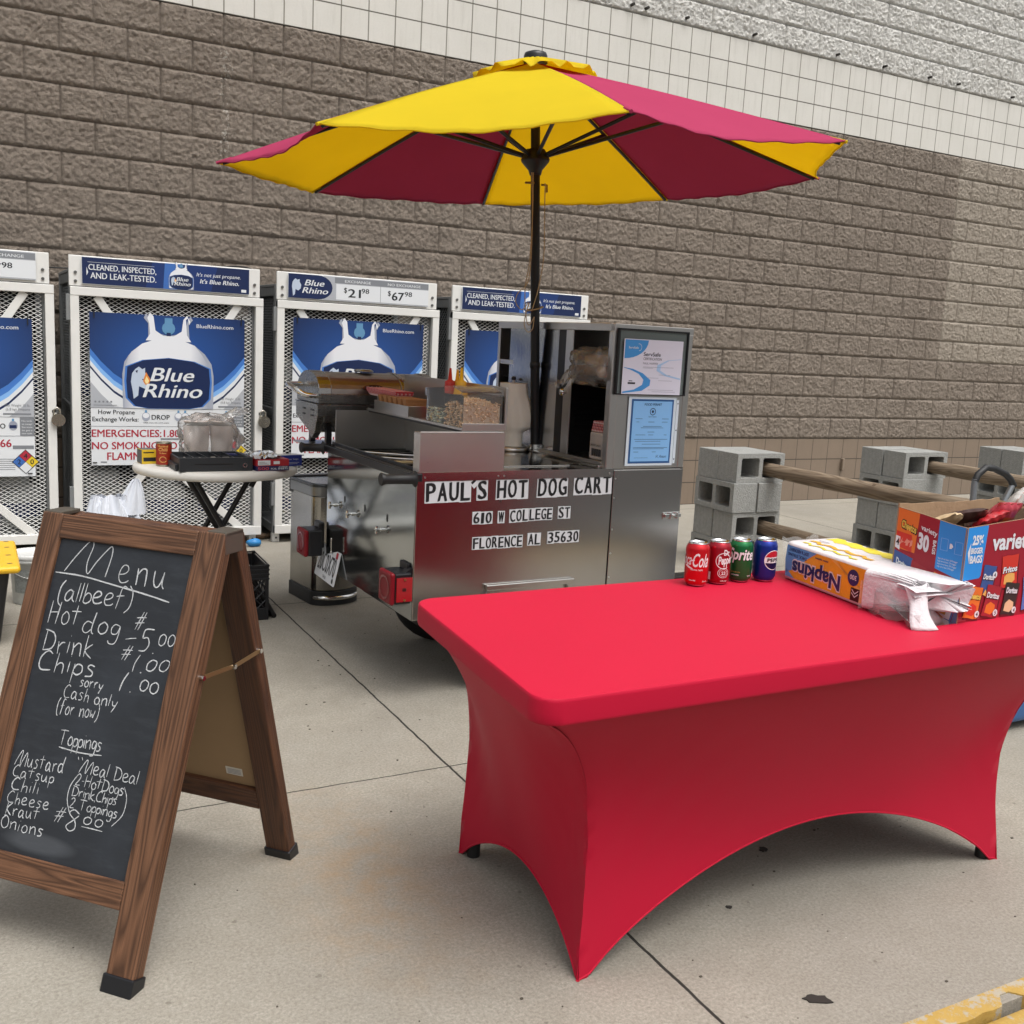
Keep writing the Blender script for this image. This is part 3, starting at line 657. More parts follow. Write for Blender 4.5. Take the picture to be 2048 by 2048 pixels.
b = MB(ST); b.box(.868, L_, .0, .02, ZB, .402); b.box(1.2225, L_, -.001, .02, .40, ZT); b.build('door_surround', cart)
b = MB(STM); b.box(-.002, .018, .004, W_, ZB, ZT-.01); b.use(BLKP)
for n_ in (.722, .491, .257): b.disc((-.0032, n_, .688), .008, (0, 1, 0), (0, 0, 1), 14, ry=.016)
b.build('end_panel', cart)
b = MB(ST); b.box(L_-.01, L_, .02, W_, ZB, ZT); b.build('right_panel', cart); b = MB(ST); b.box(0, L_, W_-.01, W_, ZB, ZT); b.build('back_panel', cart)
b = MB(mat('undercarriage', '1b1b1b', .8)); b.box(.02, L_-.02, .03, W_-.03, ZB+.002, ZB+.03); b.box(.03, .20, .05, W_-.2, .325, ZB); b.box(.06, .18, .08, W_-.3, .30, .326); b.box(.95, 1.0, .1, W_-.1, .26, ZB); b.cyl((.50, .02, .22), (.50, W_-.02, .22), .022); b.build('chassis', cart)
# counter, hatch with seams, raised cabinet rail
b = MB(STD); b.box(.36, .832, .004, W_, ZT-.02, ZT); b.box(.832, L_, .004, W_, ZT-.02, ZT-.004); b.box(.0, .36, .0, .05, ZT-.03, ZT); b.build('counter_top', cart, bevel=.002)
b = MB(STD); b.box(.405, .73, .11, .80, ZT+.0005, ZT+.004); b.box(.735, .826, .14, .80, ZT+.0005, ZT+.003); b.build('lid_plate', cart, bevel=.0015)
b = MB(STD); b.box(.806, .830, .02, W_, ZT, ZT+.012); b.build('cabinet_rail', cart, bevel=.003)
# sunken well at the left end
b = MB(STC); b.box(.02, .36, .05, W_-.03, .78, .79); b.box(.345, .358, .0, W_-.02, .78, 1.048); b.box(.02, .358, W_-.035, W_-.022, .78, 1.052); b.box(.018, .024, .05, W_-.03, .78, ZT); b.build('food_well', cart)
b = MB(STC); b.box(.004, .350, -.006, .0, ZT, 1.050); b.box(.004, .02, -.004, .05, ZT-.0, 1.046); b.build('splash_guard', cart, bevel=.002, seg=2)
# towel rail style frame at the left: black channel and two grips
b = MB(BLKP); b.box(-.026, .018, -.01, W_+.02, .868, .898); b.box(.014, .022, -.005, W_, .898, .912); b.build('hand_rail', cart, bevel=.004)
b = MB(mat('dark_tinted_steel', '6c6c6a', .25, metal=.9)); b.box(-.022, .012, .01, W_, .8985, .9015); b.build('rail_channel', cart)
for n_, xa in ((-.03, -.155), (W_+.012, -.125)):
    b = MB(BLK); b.tube([(xa, n_, .884), (xa+.004, n_, .884), (xa+.02, n_, .884), (-.03, n_, .882), (-.022, n_, .882)], [.021, .024, .018, .018, .030], 16); b.build('grip', cart)
# gas taps
for n_, z_ in ((.838, .644), (.624, .641), (.303, .634)):
    b = MB(mat('chrome', 'd8d8d6', .12, metal=1)); b.cyl((-.024, n_, z_), (.0, n_, z_), .005, n=10); b.tube([(-.027, n_-.0, z_+.015), (-.027, n_, z_-.015)], .006, 10); b.tube([(-.027, n_-.014, z_), (-.027, n_+.014, z_)], .006, 10); b.cyl((-.031, n_, z_), (-.021, n_, z_), .009, n=12); b.cyl((-.010, n_, z_), (-.002, n_, z_), .009, n=12); b.build('tap', cart)
# rear lamps
RL = mat('red_lens', '74101c', .35, spec=.25); RL2 = mat('red_marker_lens', '96101a', .18, coat=.4)
for (n0, z0, mk, u1) in ((.0, .41, True, -.012), (.94, .395, False, -.025)):
    s_ = .118
    b = MB(BLKP); b.box(u1-.06, u1+.006, n0+.002, n0+s_, z0, z0+s_); b.box(u1, .0, n0+.03, n0+s_-.01, z0+.03, z0+s_+.03); b.build('lamp_housing', cart, bevel=.006)
    b = MB(RL); b.box(u1-.078, u1-.058, n0-.001, n0+s_+.002, z0-.002, z0+s_+.002); b.use(mat('lens_highlight', '7c2a30', .1)); b.ring((u1-.0795, n0+s_/2, z0+s_/2), .038, .046, (0, 1, 0), (0, 0, 1), 24); l_ = b.build('tail_light', cart, bevel=.01, seg=3)
    if mk:
        b = MB(RL2); b.box(-.068, -.006, -.006, .0015, .422, .512); b.use(mat('lamp_mark', '3c0a0c', .4)); b.box(-.046, -.030, -.0068, -.006, .462, .474); b.build('side_marker', cart, bevel=.002)
        b = MB(mat('brass_screw', 'c9a777', .3, metal=1)); b.cyl((-.037, -.010, .506), (-.037, -.006, .506), .0045, n=10); b.cyl((-.037, -.010, .429), (-.037, -.006, .429), .0045, n=10); b.build('screw', cart)
        b = MB(BLKP); b.prism([(-.0, .50), (-.0, .545), (-.05, .512)], lambda p, q: (p, .012, q), lambda p, q: (p, .05, q)); b.build('lamp_bracket', cart)
# licence plate hanging at a slant
PM = Matrix.Translation((-.012, .897, .369)) @ Matrix.Rotation(-1.628, 4, 'Z') @ Matrix.Rotation(-.016, 4, 'Y') @ Matrix.Rotation(-.213, 4, 'X')
PWH = mat('plate_white', 'd6d8dc', .35)
b = MB(PWH); b.at(PM); b.prism([(x_*1.0, z_) for x_, z_ in ((-.145, -.075), (.145, -.075), (.15, -.07), (.15, .07), (.145, .075), (-.145, .075), (-.15, .07), (-.15, -.07))], lambda p, q: (p, 0, q), lambda p, q: (p, .003, q))
plate = b.build('licence_plate', cart)
b = MB(mat('plate_ink', '15171b', .4)); b.at(PM); b.text('20C0X70', (0, -.0012, -.040), X, Z, .082, .255, al='c', bold=.01); b.text('TRAILER', (0, -.0012, -.067), X, Z, .013, .05, al='c'); b.disc((.118, -.0012, -.056), .011, X, Z, 14)
b.use(mat('plate_grey_ink', '5d626b', .4)); b.text('ALABAMA', (0, -.0012, .051), X, Z, .015, .10, al='c', shear=.2); b.use(PRED); b.rect((0, -.0012, 0), X, Z, .10, .128, .043, .070); b.build('plate_lettering', plate)
b = MB(mat('chrome')); b.cyl((-.03, .80, .445), (-.03, .80, .50), .0025, n=8); b.lathe([(0, -.004), (.005, 0), (0, .004)], (-.03, .80, .502), 8); b.lathe([(0, -.004), (.006, 0), (0, .004)], (-.03, .80, .443), 8); b.build('plate_wire', cart)
# wheels and fender
for n_ in (-.028, W_-.09):
    pass
b = MB(ST); b.box(.30, .70, -.022, -.001, .44, .462); b.hexa([(.27, -.02, .36), (.30, -.02, .36), (.27, -.001, .36), (.30, -.001, .36), (.31, -.02, .455), (.34, -.02, .455), (.31, -.001, .455), (.34, -.001, .455)]); b.hexa([(.70, -.02, .36), (.73, -.02, .36), (.70, -.001, .36), (.73, -.001, .36), (.66, -.02, .455), (.69, -.02, .455), (.66, -.001, .455), (.69, -.001, .455)]); b.build('fender', cart, bevel=.003)
for n_ in (.06, W_-.20):
    b = MB(mat('tyre', '1a1a1b', .85, bump=.3, bs=80)); b.at(Matrix.Translation((.50, n_, .225)) @ Matrix.Rotation(R(-90), 4, 'X')); b.lathe([(.12, .0), (.20, .0), (.222, .015), (.225, .05), (.222, .09), (.20, .105), (.12, .105), (.12, 0)], n=32); wl = b.build('wheel', cart)
    b = MB(mat('rim_white', 'bdbdba', .4)); b.at(Matrix.Translation((.50, n_, .225)) @ Matrix.Rotation(R(-90), 4, 'X')); b.lathe([(0, .02), (.05, .02), (.06, .03), (.12, .02), (.122, .0)], n=24); b.build('rim', wl)
b = MB(mat('chassis_black', '1c1c1c', .7)); b.cyl((.02, .25, .03), (.02, .25, .36), .02, n=12) if False else b.cyl((1.17, .3, .02), (1.17, .3, .36), .022, n=12); b.cyl((1.17, .3, 0), (1.17, .3, .02), .05, n=14); b.build('stabiliser_jack', cart)
# latch
b = MB(mat('chrome')); b.box(1.135, 1.222, -.007, -.003, .683, .712); b.box(1.14, 1.225, -.017, -.007, .690, .705); b.box(1.165, 1.172, -.021, -.007, .684, .711); b.box(1.20, 1.207, -.021, -.007, .684, .711); b.cyl((1.187, -.028, .697), (1.187, -.016, .697), .005, n=10); b.build('latch', cart, bevel=.0015)
# black tongue gear seen beyond the right end
b = MB(BLKP); b.box(1.24, 1.36, .20, .28, .40, .46); b.cyl((1.30, .24, .46), (1.30, .24, .60), .016, n=10); b.use(mat('chrome')); b.cyl((1.29, .20, .47), (1.29, .20, .545), .014, n=10); b.cyl((1.35, .24, .47), (1.35, .24, .53), .01, n=8); b.use(BLKP); b.cyl((1.30, .24, .585), (1.30, .24, .60), .05, n=18); b.box(1.24, 1.55, .22, .30, .30, .36); b.build('tongue_jack', cart, bevel=.004)

# cabinet
cx0, cx1, cz1 = .83, 1.226, 1.478
b = MB(STC)
b.box(cx0, cx1, .0, .016, ZT, 1.20) if False else None
b.box(cx0+.0, .862, -.002, .02, ZT, cz1-.012); b.box(1.196, cx1, -.002, .02, ZT, cz1-.012); b.box(cx0, cx1, -.004, .02, cz1-.03, cz1); b.box(.862, 1.196, -.001, .014, ZT, cz1-.03); b.build('cabinet_front', cart, bevel=.002)
b = MB(STC); b.box(cx0, cx1, .02, W_, cz1-.022, cz1-.001); b.box(cx1-.012, cx1, .02, W_, ZT, cz1-.022); b.box(cx0, cx1-.012, W_-.015, W_, ZT, cz1-.022); b.build('cabinet_shell', cart, bevel=.002)
b = MB(STC); b.box(cx0-.002, cx0+.020, .02, W_-.0, cz1-.03, cz1+.001); b.box(cx0-.002, cx0+.018, -.0, .032, ZT, cz1-.03); b.box(cx0-.002, cx0+.018, W_-.022, W_, ZT, cz1-.03); b.box(cx0-.003, cx0+.022, .032, W_-.02, ZT, .925); b.box(cx0+.002, cx0+.02, .80, W_-.02, 1.283, 1.304); b.build('cabinet_face_frame', cart, bevel=.002)
SD = steel('sliding_door_steel', 'b9bbbe', .13, (3, 200, 1.2), .06, .05)
b = MB(SD); b.box(cx0+.003, cx0+.008, .34, .832, .926, cz1-.03); b.build('sliding_door', cart); b = MB(STC); b.box(cx0-.003, cx0+.004, .288, .345, .926, cz1-.03); b.build('door_stile', cart, bevel=.0015)
b = MB(BLKP); b.box(cx0-.001, cx0+.0025, .345, .404, .926, cz1-.03); b.build('door_gasket', cart)
b = MB(mat('chrome')); b.lathe([(0, -.03), (.012, -.03), (.017, -.022), (.014, -.014), (.007, -.010), (.007, 0)], n=16); k_ = b.build('door_knob', cart, loc=(cx0-.004, .32, 1.187), rot=(0, R(90), 0))
b = MB(mat('cabinet_dark', '2a2b2c', .5, metal=.4)); b.box(cx0+.03, cx1-.014, .03, W_-.02, 1.222, 1.228); b.build('cabinet_shelf', cart)
b = MB(mat('cabinet_dark')); b.box(cx0+.02, cx1-.013, .40, .405, .92, 1.22)
for k in range(6): b.use(BLKP); b.box(cx0+.10, cx1-.12, .397, .40, 1.03+.025*k, 1.042+.025*k)
b.build('vent_panel', cart)

# letter stickers
INK = mat('sticker_ink', '121316', .5); STK = mat('sticker_white', 'cfd0d4', .45)
def stickers(word, x0, x1, z0, z1, seed):
    rr = random.Random(seed); ws = [.62 if c in '1I' else (1.15 if c in 'MW' else 1) for c in word]; tot = sum(ws); x = x0
    for c, q in zip(word, ws):
        wd = (x1-x0)*q/tot; dz = rr.uniform(-.0012, .0012); cx = x+wd/2; cz = (z0+z1)/2+dz
        rot = R(rr.uniform(-1.2, 1.2)); hx, hz = wd/2+.0008, (z1-z0)/2
        if c == "'":
            continue
        Mx = Matrix.Translation((cx, -.0012-.0004*rr.random(), cz)) @ Matrix.Rotation(-rot, 4, 'Y')
        b = MB(STK); b.at(Mx); b.box(-hx, hx, -.0003, .0003, -hz, hz); p = b.build('letter_sticker', cart)
        b = MB(INK); b.at(Mx); b.text(c, (0, -.0008, -hz*.84), X, Z, hz*1.68, wd*(.74 if c not in '1I' else .5), al='c', bold=.045); b.build('letter', p)
        x += wd
stickers('PAUL', .033, .222, .787, .868, 1); stickers('S', .247, .293, .789, .869, 2); stickers('HOT', .330, .471, .791, .871, 3); stickers('DOG', .512, .652, .793, .874, 4); stickers('CART', .682, .864, .797, .878, 5)
Mx = Matrix.Translation((.234, -.0016, .857)) @ Matrix.Rotation(R(-42), 4, 'Y'); b = MB(STK); b.at(Mx); b.box(-.014, .014, -.0003, .0003, -.016, .016); p = b.build('letter_sticker', cart); b = MB(INK); b.at(Mx); b.rect((0, -.0008, 0), X, Z, -.009, .011, .001, .011); b.build('letter', p)
stickers('610', .234, .319, .6985, .747, 6); stickers('W', .343, .372, .699, .747, 7); stickers('COL', .394, .478, .699, .751, 8); stickers('LEGE', .481, .588, .702, .752, 9); stickers('ST', .615, .672, .705, .755, 10)
stickers('FLORENCE', .238, .458, .601, .650, 11); stickers('AL', .481, .540, .604, .654, 12); stickers('35630', .572, .720, .607, .656, 13)

# condiment shelf over the well with its upright back
b = MB(STC); b.box(.172, .352, -.004, W_, 1.0535, 1.0585); b.box(.172, .352, -.006, -.003, 1.0535, 1.080); b.box(.170, .173, -.004, W_-.02, 1.0535, 1.064); b.use(BLKP); b.box(.1695, .175, .0, W_-.03, 1.046, 1.0535); b.use(STC); b.box(.352, .356, -.006, W_, 1.052, 1.216); b.box(.348, .358, -.008, .006, 1.054, 1.214); b.box(.349, .359, .0, W_, 1.208, 1.216)
b.build('condiment_shelf', cart, bevel=.0012)

# ---------------------------------------------------------------- things on the cart
def CT(name, label, cat, a, b_, z, rz=0, group=None): return thing(name, label, cat, CW(a, b_, z), CRZ+rz, group)
# grill at the back
g = CT('portable_grill', 'stainless steel portable gas grill with closed lid at the back of the cart', 'grill', .0, 1.02, .94)
prof = [(.0, .0), (.03, .03)]
GS = steel('grill_lid_steel', '98908a', .36, (3, 2, 200), .05, .12); GS2 = steel('grill_body_steel', '9a9a99', .28, (2, 2, 150), .06, .12)
lid = [(0, .135), (0, .175)]+[(.15-.15*math.cos(a), .175+.093*math.sin(a)**.85) for a in [PI*k/16 for k in range(1, 16)]]+[(.30, .175), (.30, .135)]
b = MB(GS); b.prism(lid, lambda p, q: (.035, p, q), lambda p, q: (.52, p, q)); b.use(GS2)
lid2 = [(-.004, .131), (-.004, .176)]+[(.15-.154*math.cos(a), .176+.097*math.sin(a)**.85) for a in [PI*k/16 for k in range(1, 16)]]+[(.304, .176), (.304, .131)]
b.prism(lid2, lambda p, q: (-.025, p, q), lambda p, q: (.035, p, q)); b.prism(lid2, lambda p, q: (.52, p, q), lambda p, q: (.555, p, q)); b.prism(lid2, lambda p, q: (.375, p*1.0-.001, q), lambda p, q: (.395, p-.001, q)); b.box(-.02, .55, -.006, .0, .131, .176)
b.build('lid', g, bevel=.004)
b = MB(GS2)
body = [(0, .128), (0, .05), (.10, -.005), (.20, -.005), (.30, .05), (.30, .128)]
b.prism(body, lambda p, q: (.0, p, q), lambda p, q: (.53, p, q)); b.build('fire_box', g, bevel=.003)
b = MB(GS2); b.prism([(-.006, .128), (-.006, .075), (.03, .0), (.07, -.03), (.11, 0), (.30, .06), (.30, .128)], lambda p, q: (-.03, p, q), lambda p, q: (.0, p, q)) ; b.use(BLKP)
for x_, z_ in ((-.031, 0),): 
    for n_, zz in ((.05, .095), (.05, .07), (.16, .095), (.16, .07)): b.box(-.033, -.030, n_, n_+.035, zz, zz+.008)
b.build('side_plate', g, bevel=.002)
b = MB(mat('chrome')); b.tube(prof_smooth([(-.025, .02, .165), (-.075, .02, .168), (-.105, .05, .185), (-.11, .14, .20), (-.10, .20, .205), (-.06, .22, .205), (-.025, .22, .205)], 4), .012, 12); b.build('side_handle', g)
b = MB(GS2); b.lathe([(0, .012), (.035, .012), (.045, .006), (.045, 0), (0, 0)], (.24, .14, .272), 20); b.build('lid_gauge', g)
b = MB(mat('badge_black', '1d0f0e', .3)); b.at(Matrix.Translation((.235, .0, .205)) @ Matrix.Rotation(R(-23), 4, 'X')); b.disc((0, -.003, 0), .052, X, Z, 28, ry=.016); b.use(mat('badge_red', '7b2a25', .3)); b.ring((0, -.0036, 0), .047, .050, X, Z, 28, ry=.29); b.use(mat('badge_silver', 'b5aca2', .3, metal=.6)); b.text("Cabela's", (0, -.0042, -.007), X, Z, .016, .075, al='c', bold=.01, shear=.25); b.build('badge', g)
b = MB(BLKP)
for x_ in (.03, .50): 
    for n_ in (.04, .26): b.box(x_, x_+.025, n_, n_+.025, -.065, .03)
b.build('foot', g)
b = MB(STC); b.box(-.03, .55, .0, .34, -.072, -.066); b.build('mounting_plate', g)
# serving trays: brown paper boats in a steel pan
t = CT('steel_pan', 'narrow steel pan on the condiment shelf holding the row of brown trays', 'pan', .17, .47, 1.0595)
b = MB(STC); b.box(-.004, .09, .0, .36, .0, .004); b.box(-.006, -.002, .0, .36, .0, .046); b.box(.086, .09, .0, .36, 0, .046); b.box(-.006, .09, -.002, .002, 0, .046); b.box(-.006, .09, .358, .362, 0, .046); b.build('pan_body', t, bevel=.001)
for k in range(6):
    q = MB(mat('brown_kraft', '9a6b42', .7, bump=.2, bs=90)); q.box(0, .085, -.018, .018, .025, .068) ; q.hexa([(0, -.010, .02), (.085, -.010, .02), (0, .010, .02), (.085, .010, .02), (-.008, -.021, .066), (.09, -.021, .066), (-.008, .021, .066), (.09, .021, .066)])
    o = q.build('food_tray', bevel=.002); o.matrix_world = CM @ Matrix.Translation((.170, .51+.052*k, 1.066))
    tag(o, ['small brown tray in the steel pan, nearest the plastic bin', 'small brown tray in the steel pan, second from the plastic bin', 'small brown tray in the steel pan, third from the plastic bin', 'small brown tray in the steel pan, third from the far end', 'small brown tray in the steel pan, second from the far end', 'small brown tray in the steel pan, at the far end by the grill'][k], 'food tray', 'brown trays in the steel pan')
# checked paper boats
def gingham(name, s_=55, c='b8323f'):
    M, t, bb, oc = base(name, .7); sp = nd(t, 'ShaderNodeSeparateXYZ'); t.links.new(oc, sp.inputs[0])
    f = lambda o_: mth(t, 'GREATER_THAN', mth(t, 'FRACT', mth(t, 'ADD', mth(t, 'MULTIPLY', o_, s_), 100)), .5)
    a = mth(t, 'MULTIPLY', mth(t, 'ADD', f(sp.outputs[1]), mth(t, 'MAXIMUM', f(sp.outputs[2]), f(sp.outputs[0]))), .5)
    t.links.new(mixc(t, a, lin('e2cfd0'), lin(c)), bb.inputs['Base Color']); return M
GH = gingham('red_gingham'); 
b = MB(GH); 
for k in range(2): b.hexa([(-.030, -.15, .008*k), (.030, -.15, .008*k), (-.030, .15, .008*k), (.030, .15, .008*k), (-.045, -.17, .026+.008*k), (.045, -.17, .026+.008*k), (-.045, .17, .026+.008*k), (.045, .17, .026+.008*k)])
o = b.build('paper_boats', bevel=.003); o.matrix_world = CM @ Matrix.Translation((.225, .81, 1.119)); tag(o, 'red and white checked paper food boats stacked above the brown trays', 'paper boats')
o = MB(STC).box(-.03, .03, -.14, .14, -.0515, .007).build('boat_stand', bevel=.003); o.matrix_world = CM @ Matrix.Translation((.25, .80, 1.111)); tag(o, 'small steel stand on the condiment shelf under the checked paper boats', 'stand')
# clear plastic condiment bin
CLR = bpy.data.materials.new('clear_plastic'); CLR.use_nodes = True; t_ = CLR.node_tree; t_.nodes.remove(t_.nodes['Principled BSDF'])
def clear(M, tintc, gl=.12, milk=.1):
    t = M.node_tree; tr = t.nodes.new('ShaderNodeBsdfTransparent'); tr.inputs[0].default_value = tintc; gb = t.nodes.new('ShaderNodeBsdfGlossy'); gb.inputs['Roughness'].default_value = .22; df = t.nodes.new('ShaderNodeBsdfDiffuse'); df.inputs[0].default_value = (.75, .75, .72, 1)
    fr = t.nodes.new('ShaderNodeFresnel'); fr.inputs[0].default_value = 1.45; a = t.nodes.new('ShaderNodeMixShader'); a.inputs[0].default_value = milk; c = t.nodes.new('ShaderNodeMixShader')
    t.links.new(mth(t, 'MINIMUM', mth(t, 'ADD', fr.outputs[0], gl), 1), c.inputs[0]); t.links.new(tr.outputs[0], a.inputs[1]); t.links.new(df.outputs[0], a.inputs[2]); t.links.new(a.outputs[0], c.inputs[1]); t.links.new(gb.outputs[0], c.inputs[2]); t.links.new(c.outputs[0], t.nodes['Material Output'].inputs[0])
clear(CLR, (.98, .98, .97, 1), .0, .05)
FILM2 = bpy.data.materials.new('milky_film'); FILM2.use_nodes = True; FILM2.node_tree.nodes.remove(FILM2.node_tree.nodes['Principled BSDF']); clear(FILM2, (.97, .96, .96, 1), .0, .20)
FILM = bpy.data.materials.new('clear_film'); FILM.use_nodes = True; FILM.node_tree.nodes.remove(FILM.node_tree.nodes['Principled BSDF']); clear(FILM, (.95, .95, .95, 1), .02, .20)
t = CT('condiment_bin', 'clear plastic condiment bin with tilted lids at the front of the shelf', 'food bin', .176, .006, 1.081)
b = MB(CLR); b.box(.0, .003, 0, .315, -.02, .10); b.box(.165, .168, 0, .315, -.02, .10); b.box(0, .168, -.0005, .0025, 0, .10); b.box(0, .168, .312, .315, -.02, .10); b.box(0, .168, .155, .158, -.02, .09); b.build('bin_body', t)
b = MB(CLR); b.at(Matrix.Translation((0, 0, .103)) @ Matrix.Rotation(R(-4), 4, 'X')); b.box(-.004, .075, .155, .325, .0, .004); b.box(-.004, .075, .155, .16, -.015, .035); b.box(-.004, .0, .155, .325, -.0, .03); b.use(CLR); b.at(Matrix.Translation((0, 0, .11)) @ Matrix.Rotation(R(12), 4, 'X')); b.box(.0, .165, .005, .09, 0, .005); b.box(.0, .165, .005, .012, -.012, .016); b.build('bin_lid', t)
def crumbs(name, cols, x0, x1, y0, y1, z0, z1, n, s_, seed, mound=.02):
    rr = random.Random(seed); b = MB()
    ms = [mat(name+'_%s' % c, c, .75) for c in cols]
    b.use(ms[0]); b.grid(lambda u_, v_: (x0+(x1-x0)*u_, y0+(y1-y0)*v_, z1+mound*math.sin(PI*u_)*math.sin(PI*v_)-.008), 9, 9); b.box(x0, x1, y0, y1, z0, z1-.006)
    for i in range(n):
        b.use(rr.choice(ms)); x = rr.uniform(x0, x1); y = rr.uniform(y0, y1); face = rr.random()
        if face < .4: x = x0-.0005
        elif face < .65: y = y0-.0005
        z = rr.uniform(z0, z1) if face < .65 else z1+mound*math.sin(PI*(x-x0)/(x1-x0))*math.sin(PI*(y-y0)/(y1-y0))-.006
        d = Vector((rr.uniform(-1, 1), rr.uniform(-1, 1), rr.uniform(-1, 1))).normalized()*s_*rr.uniform(.6, 1.6); p = Vector((x, y, z)); b.tube([p-d, p+d], s_*.28, 4, smooth=False)
    return b
o = crumbs('shred', ('f5dcc0', 'f3d3ae', 'e3bc94'), .006, .16, .006, .15, -.018, .07, 700, .008, 3).build('shredded_topping'); o.matrix_world = CM @ Matrix.Translation((.176, .006, 1.081)); tag(o, 'pale orange shredded topping heaped in the clear bin near the front', 'food', kind='stuff')
o = crumbs('onion', ('eff1e2', 'f3f3ea', 'dde2c6', 'ecd0a0'), .006, .16, .162, .305, -.018, .04, 500, .007, 5).build('chopped_onion'); o.matrix_world = CM @ Matrix.Translation((.176, .006, 1.081)); tag(o, 'pale green chopped topping in the clear bin behind the shredded one', 'food', kind='stuff')
# sauce bottles
def sauce(a, n_, col, lb, h=.20):
    t = CT('sauce_bottle', lb, 'bottle', a, n_, 1.059); q = MB(mat('sauce_'+col, col, .35)); q.lathe([(0, 0), (.028, 0), (.031, .01), (.031, h*.45), (.028, h*.6), (.018, h*.7), (.018, h*.72)], n=18); q.build('bottle_body', t)
    q = MB(mat('sauce_'+col)); q.lathe([(.021, h*.68), (.021, h*.74), (.009, h*.78), (.004, h), (0, h)], n=14); q.build('nozzle', t); return t
sauce(.30, .37, 'b81f14', 'red ketchup squeeze bottle behind the clear condiment bin', .21); sauce(.315, .30, 'e0a818', 'yellow mustard squeeze bottle nearest the front of the shelf', .215); sauce(.335, .375, 'd99a1a', 'second yellow mustard bottle partly hidden behind the first', .205)
# paper towel roll on holder
t = CT('paper_towel_holder', 'round steel paper towel holder standing on the cart counter', 'holder', .745, .63, .9045)
b = MB(STC); b.lathe([(0, 0), (.078, 0), (.08, .006), (.08, .014), (.07, .02), (0, .02)], n=32); b.build('holder_base', t); b = MB(STC); b.cyl((0, 0, .02), (0, 0, .315), .006, n=10); b.use(BLKP); b.lathe([(0, .0), (.012, .004), (.010, .016), (0, .02)], (0, 0, .312), 12); b.lathe([(0, .0), (.012, .004), (.0, .014)], (.03, -.01, .312), 10); b.build('holder_rod', t)
b = MB(mat('paper_towel', 'e9e6de', .9, bump=.35, bs=45, var=.06, vs=12))
def towel(u_, v_):
    a = 2*PI*u_; z = .021+.279*v_; r = .060+.002*math.sin(9*a+v_*5)
    bul = math.exp(-((v_-.45)/.30)**2); k = max(0, math.cos(a+.35)); r += .045*bul*k**1.5
    if v_ < .22: r = .052
    elif v_ < .30: r = .052+(r-.052)*((v_-.22)/.08)
    return (r*math.cos(a), r*math.sin(a), z)
b.grid(towel, 44, 34, cu=True); b.disc((0, 0, .3), .060, X, Y, 30); o = b.build('paper_towel_roll'); o.matrix_world = CM @ Matrix.Translation((.745, .63, .9045)); tag(o, 'white paper towel roll with a loose bulging sheet beside the umbrella pole', 'paper towel')
# tongs and tools lying in the well
def tool(name, lb, cat, M, pts, r, n=8, flat=None):
    b = MB(M); b.tube(pts, r, n); o = b.build(name); o.matrix_world = CM.copy(); return tag(o, lb, cat)
tool('steel_tongs', 'long looped stainless tongs lying in the cart well', 'tongs', mat('chrome'), prof_smooth([(.06, .60, .885), (.14, .50, .888), (.24, .44, .89), (.30, .46, .892), (.30, .52, .892), (.22, .60, .89), (.10, .72, .888), (.05, .78, .887)], 4), .005)
tool('wooden_stick', 'thin pale wooden stick lying in the cart well', 'stick', mat('pale_wood', 'b29a72', .6), [(.08, .42, .885), (.33, .36, .888)], .006)
tool('steel_skewer', 'straight steel skewer lying in front of the black tool in the well', 'skewer', mat('chrome'), [(.07, .20, .886), (.34, .14, .886)], .004)
b = MB(BLKP); b.box(-.10, .09, -.016, .016, 0, .02); b.box(.02, .10, -.028, .03, .0, .04); b.cyl((-.10, 0, .01), (-.10, 0, .045), .012, n=10); o = b.build('folded_black_tool', bevel=.005); o.matrix_world = CM @ Matrix.Translation((.24, .27, .885)) @ Matrix.Rotation(R(-38), 4, 'Z'); tag(o, 'folded black plastic handled tool lying in the cart well', 'tool')
b = MB(steel('rack_steel', '8c8c8a', .2)); 
for k in range(9): b.box(.03, .345, .08+.095*k, .088+.095*k, .874, .882)
b.box(.03, .345, .07, .08, .870, .884); b.box(.03, .345, W_-.06, W_-.05, .870, .884); b.box(.026, .034, .07, W_-.05, .868, .88); b.box(.34, .345, .07, W_-.05, .868, .88); b.build('well_rack', cart)
# things in the cabinet
def bagmesh(c, s_, seed, n=26, m=16):
    rr = random.Random(seed); off = [rr.uniform(0, 6) for _ in range(6)]
    def fn(u_, v_):
        a = 2*PI*u_; e = PI*(v_-.5); k = 1+.09*math.sin(3*a+off[0]+4*e)+.06*math.sin(7*a+off[1]-3*e)+.04*math.sin(13*a+off[2]+9*e)
        x = abs(math.cos(a))**.6*(1 if math.cos(a) > 0 else -1)*math.cos(e)**.5; y = abs(math.sin(a))**.6*(1 if math.sin(a) > 0 else -1)*math.cos(e)**.5
        return (c[0]+s_[0]*x*k, c[1]+s_[1]*y*k, c[2]+s_[2]*math.sin(e)*k)
    return fn, n, m
t = CT('bag_of_buns', 'clear bag of brown hot dog buns on the upper cabinet shelf', 'bread', .90, .15, 1.232)
rr = random.Random(3)
for k in range(7):
    q = MB(mat('bun', '9d7446', .75, bump=.2, bs=40, var=.3, vs=20)); c_ = Vector((-.02+.02*(k % 3), -.09+.032*k, .05+.045*(k % 2))); q.tube([c_+Vector((-.07, .01, 0)), c_+Vector((-.06, .01, .002)), c_+Vector((.06, -.01, .005)), c_+Vector((.075, -.01, 0))], [.006, .022, .022, .006], 10); q.build('bun', t)
fn, n_, m_ = bagmesh((-.02, 0, .07), (.10, .135, .075), 5, 48, 24); q = MB(FILM); q.grid(fn, n_, m_, cu=True); q.build('bag_film', t)
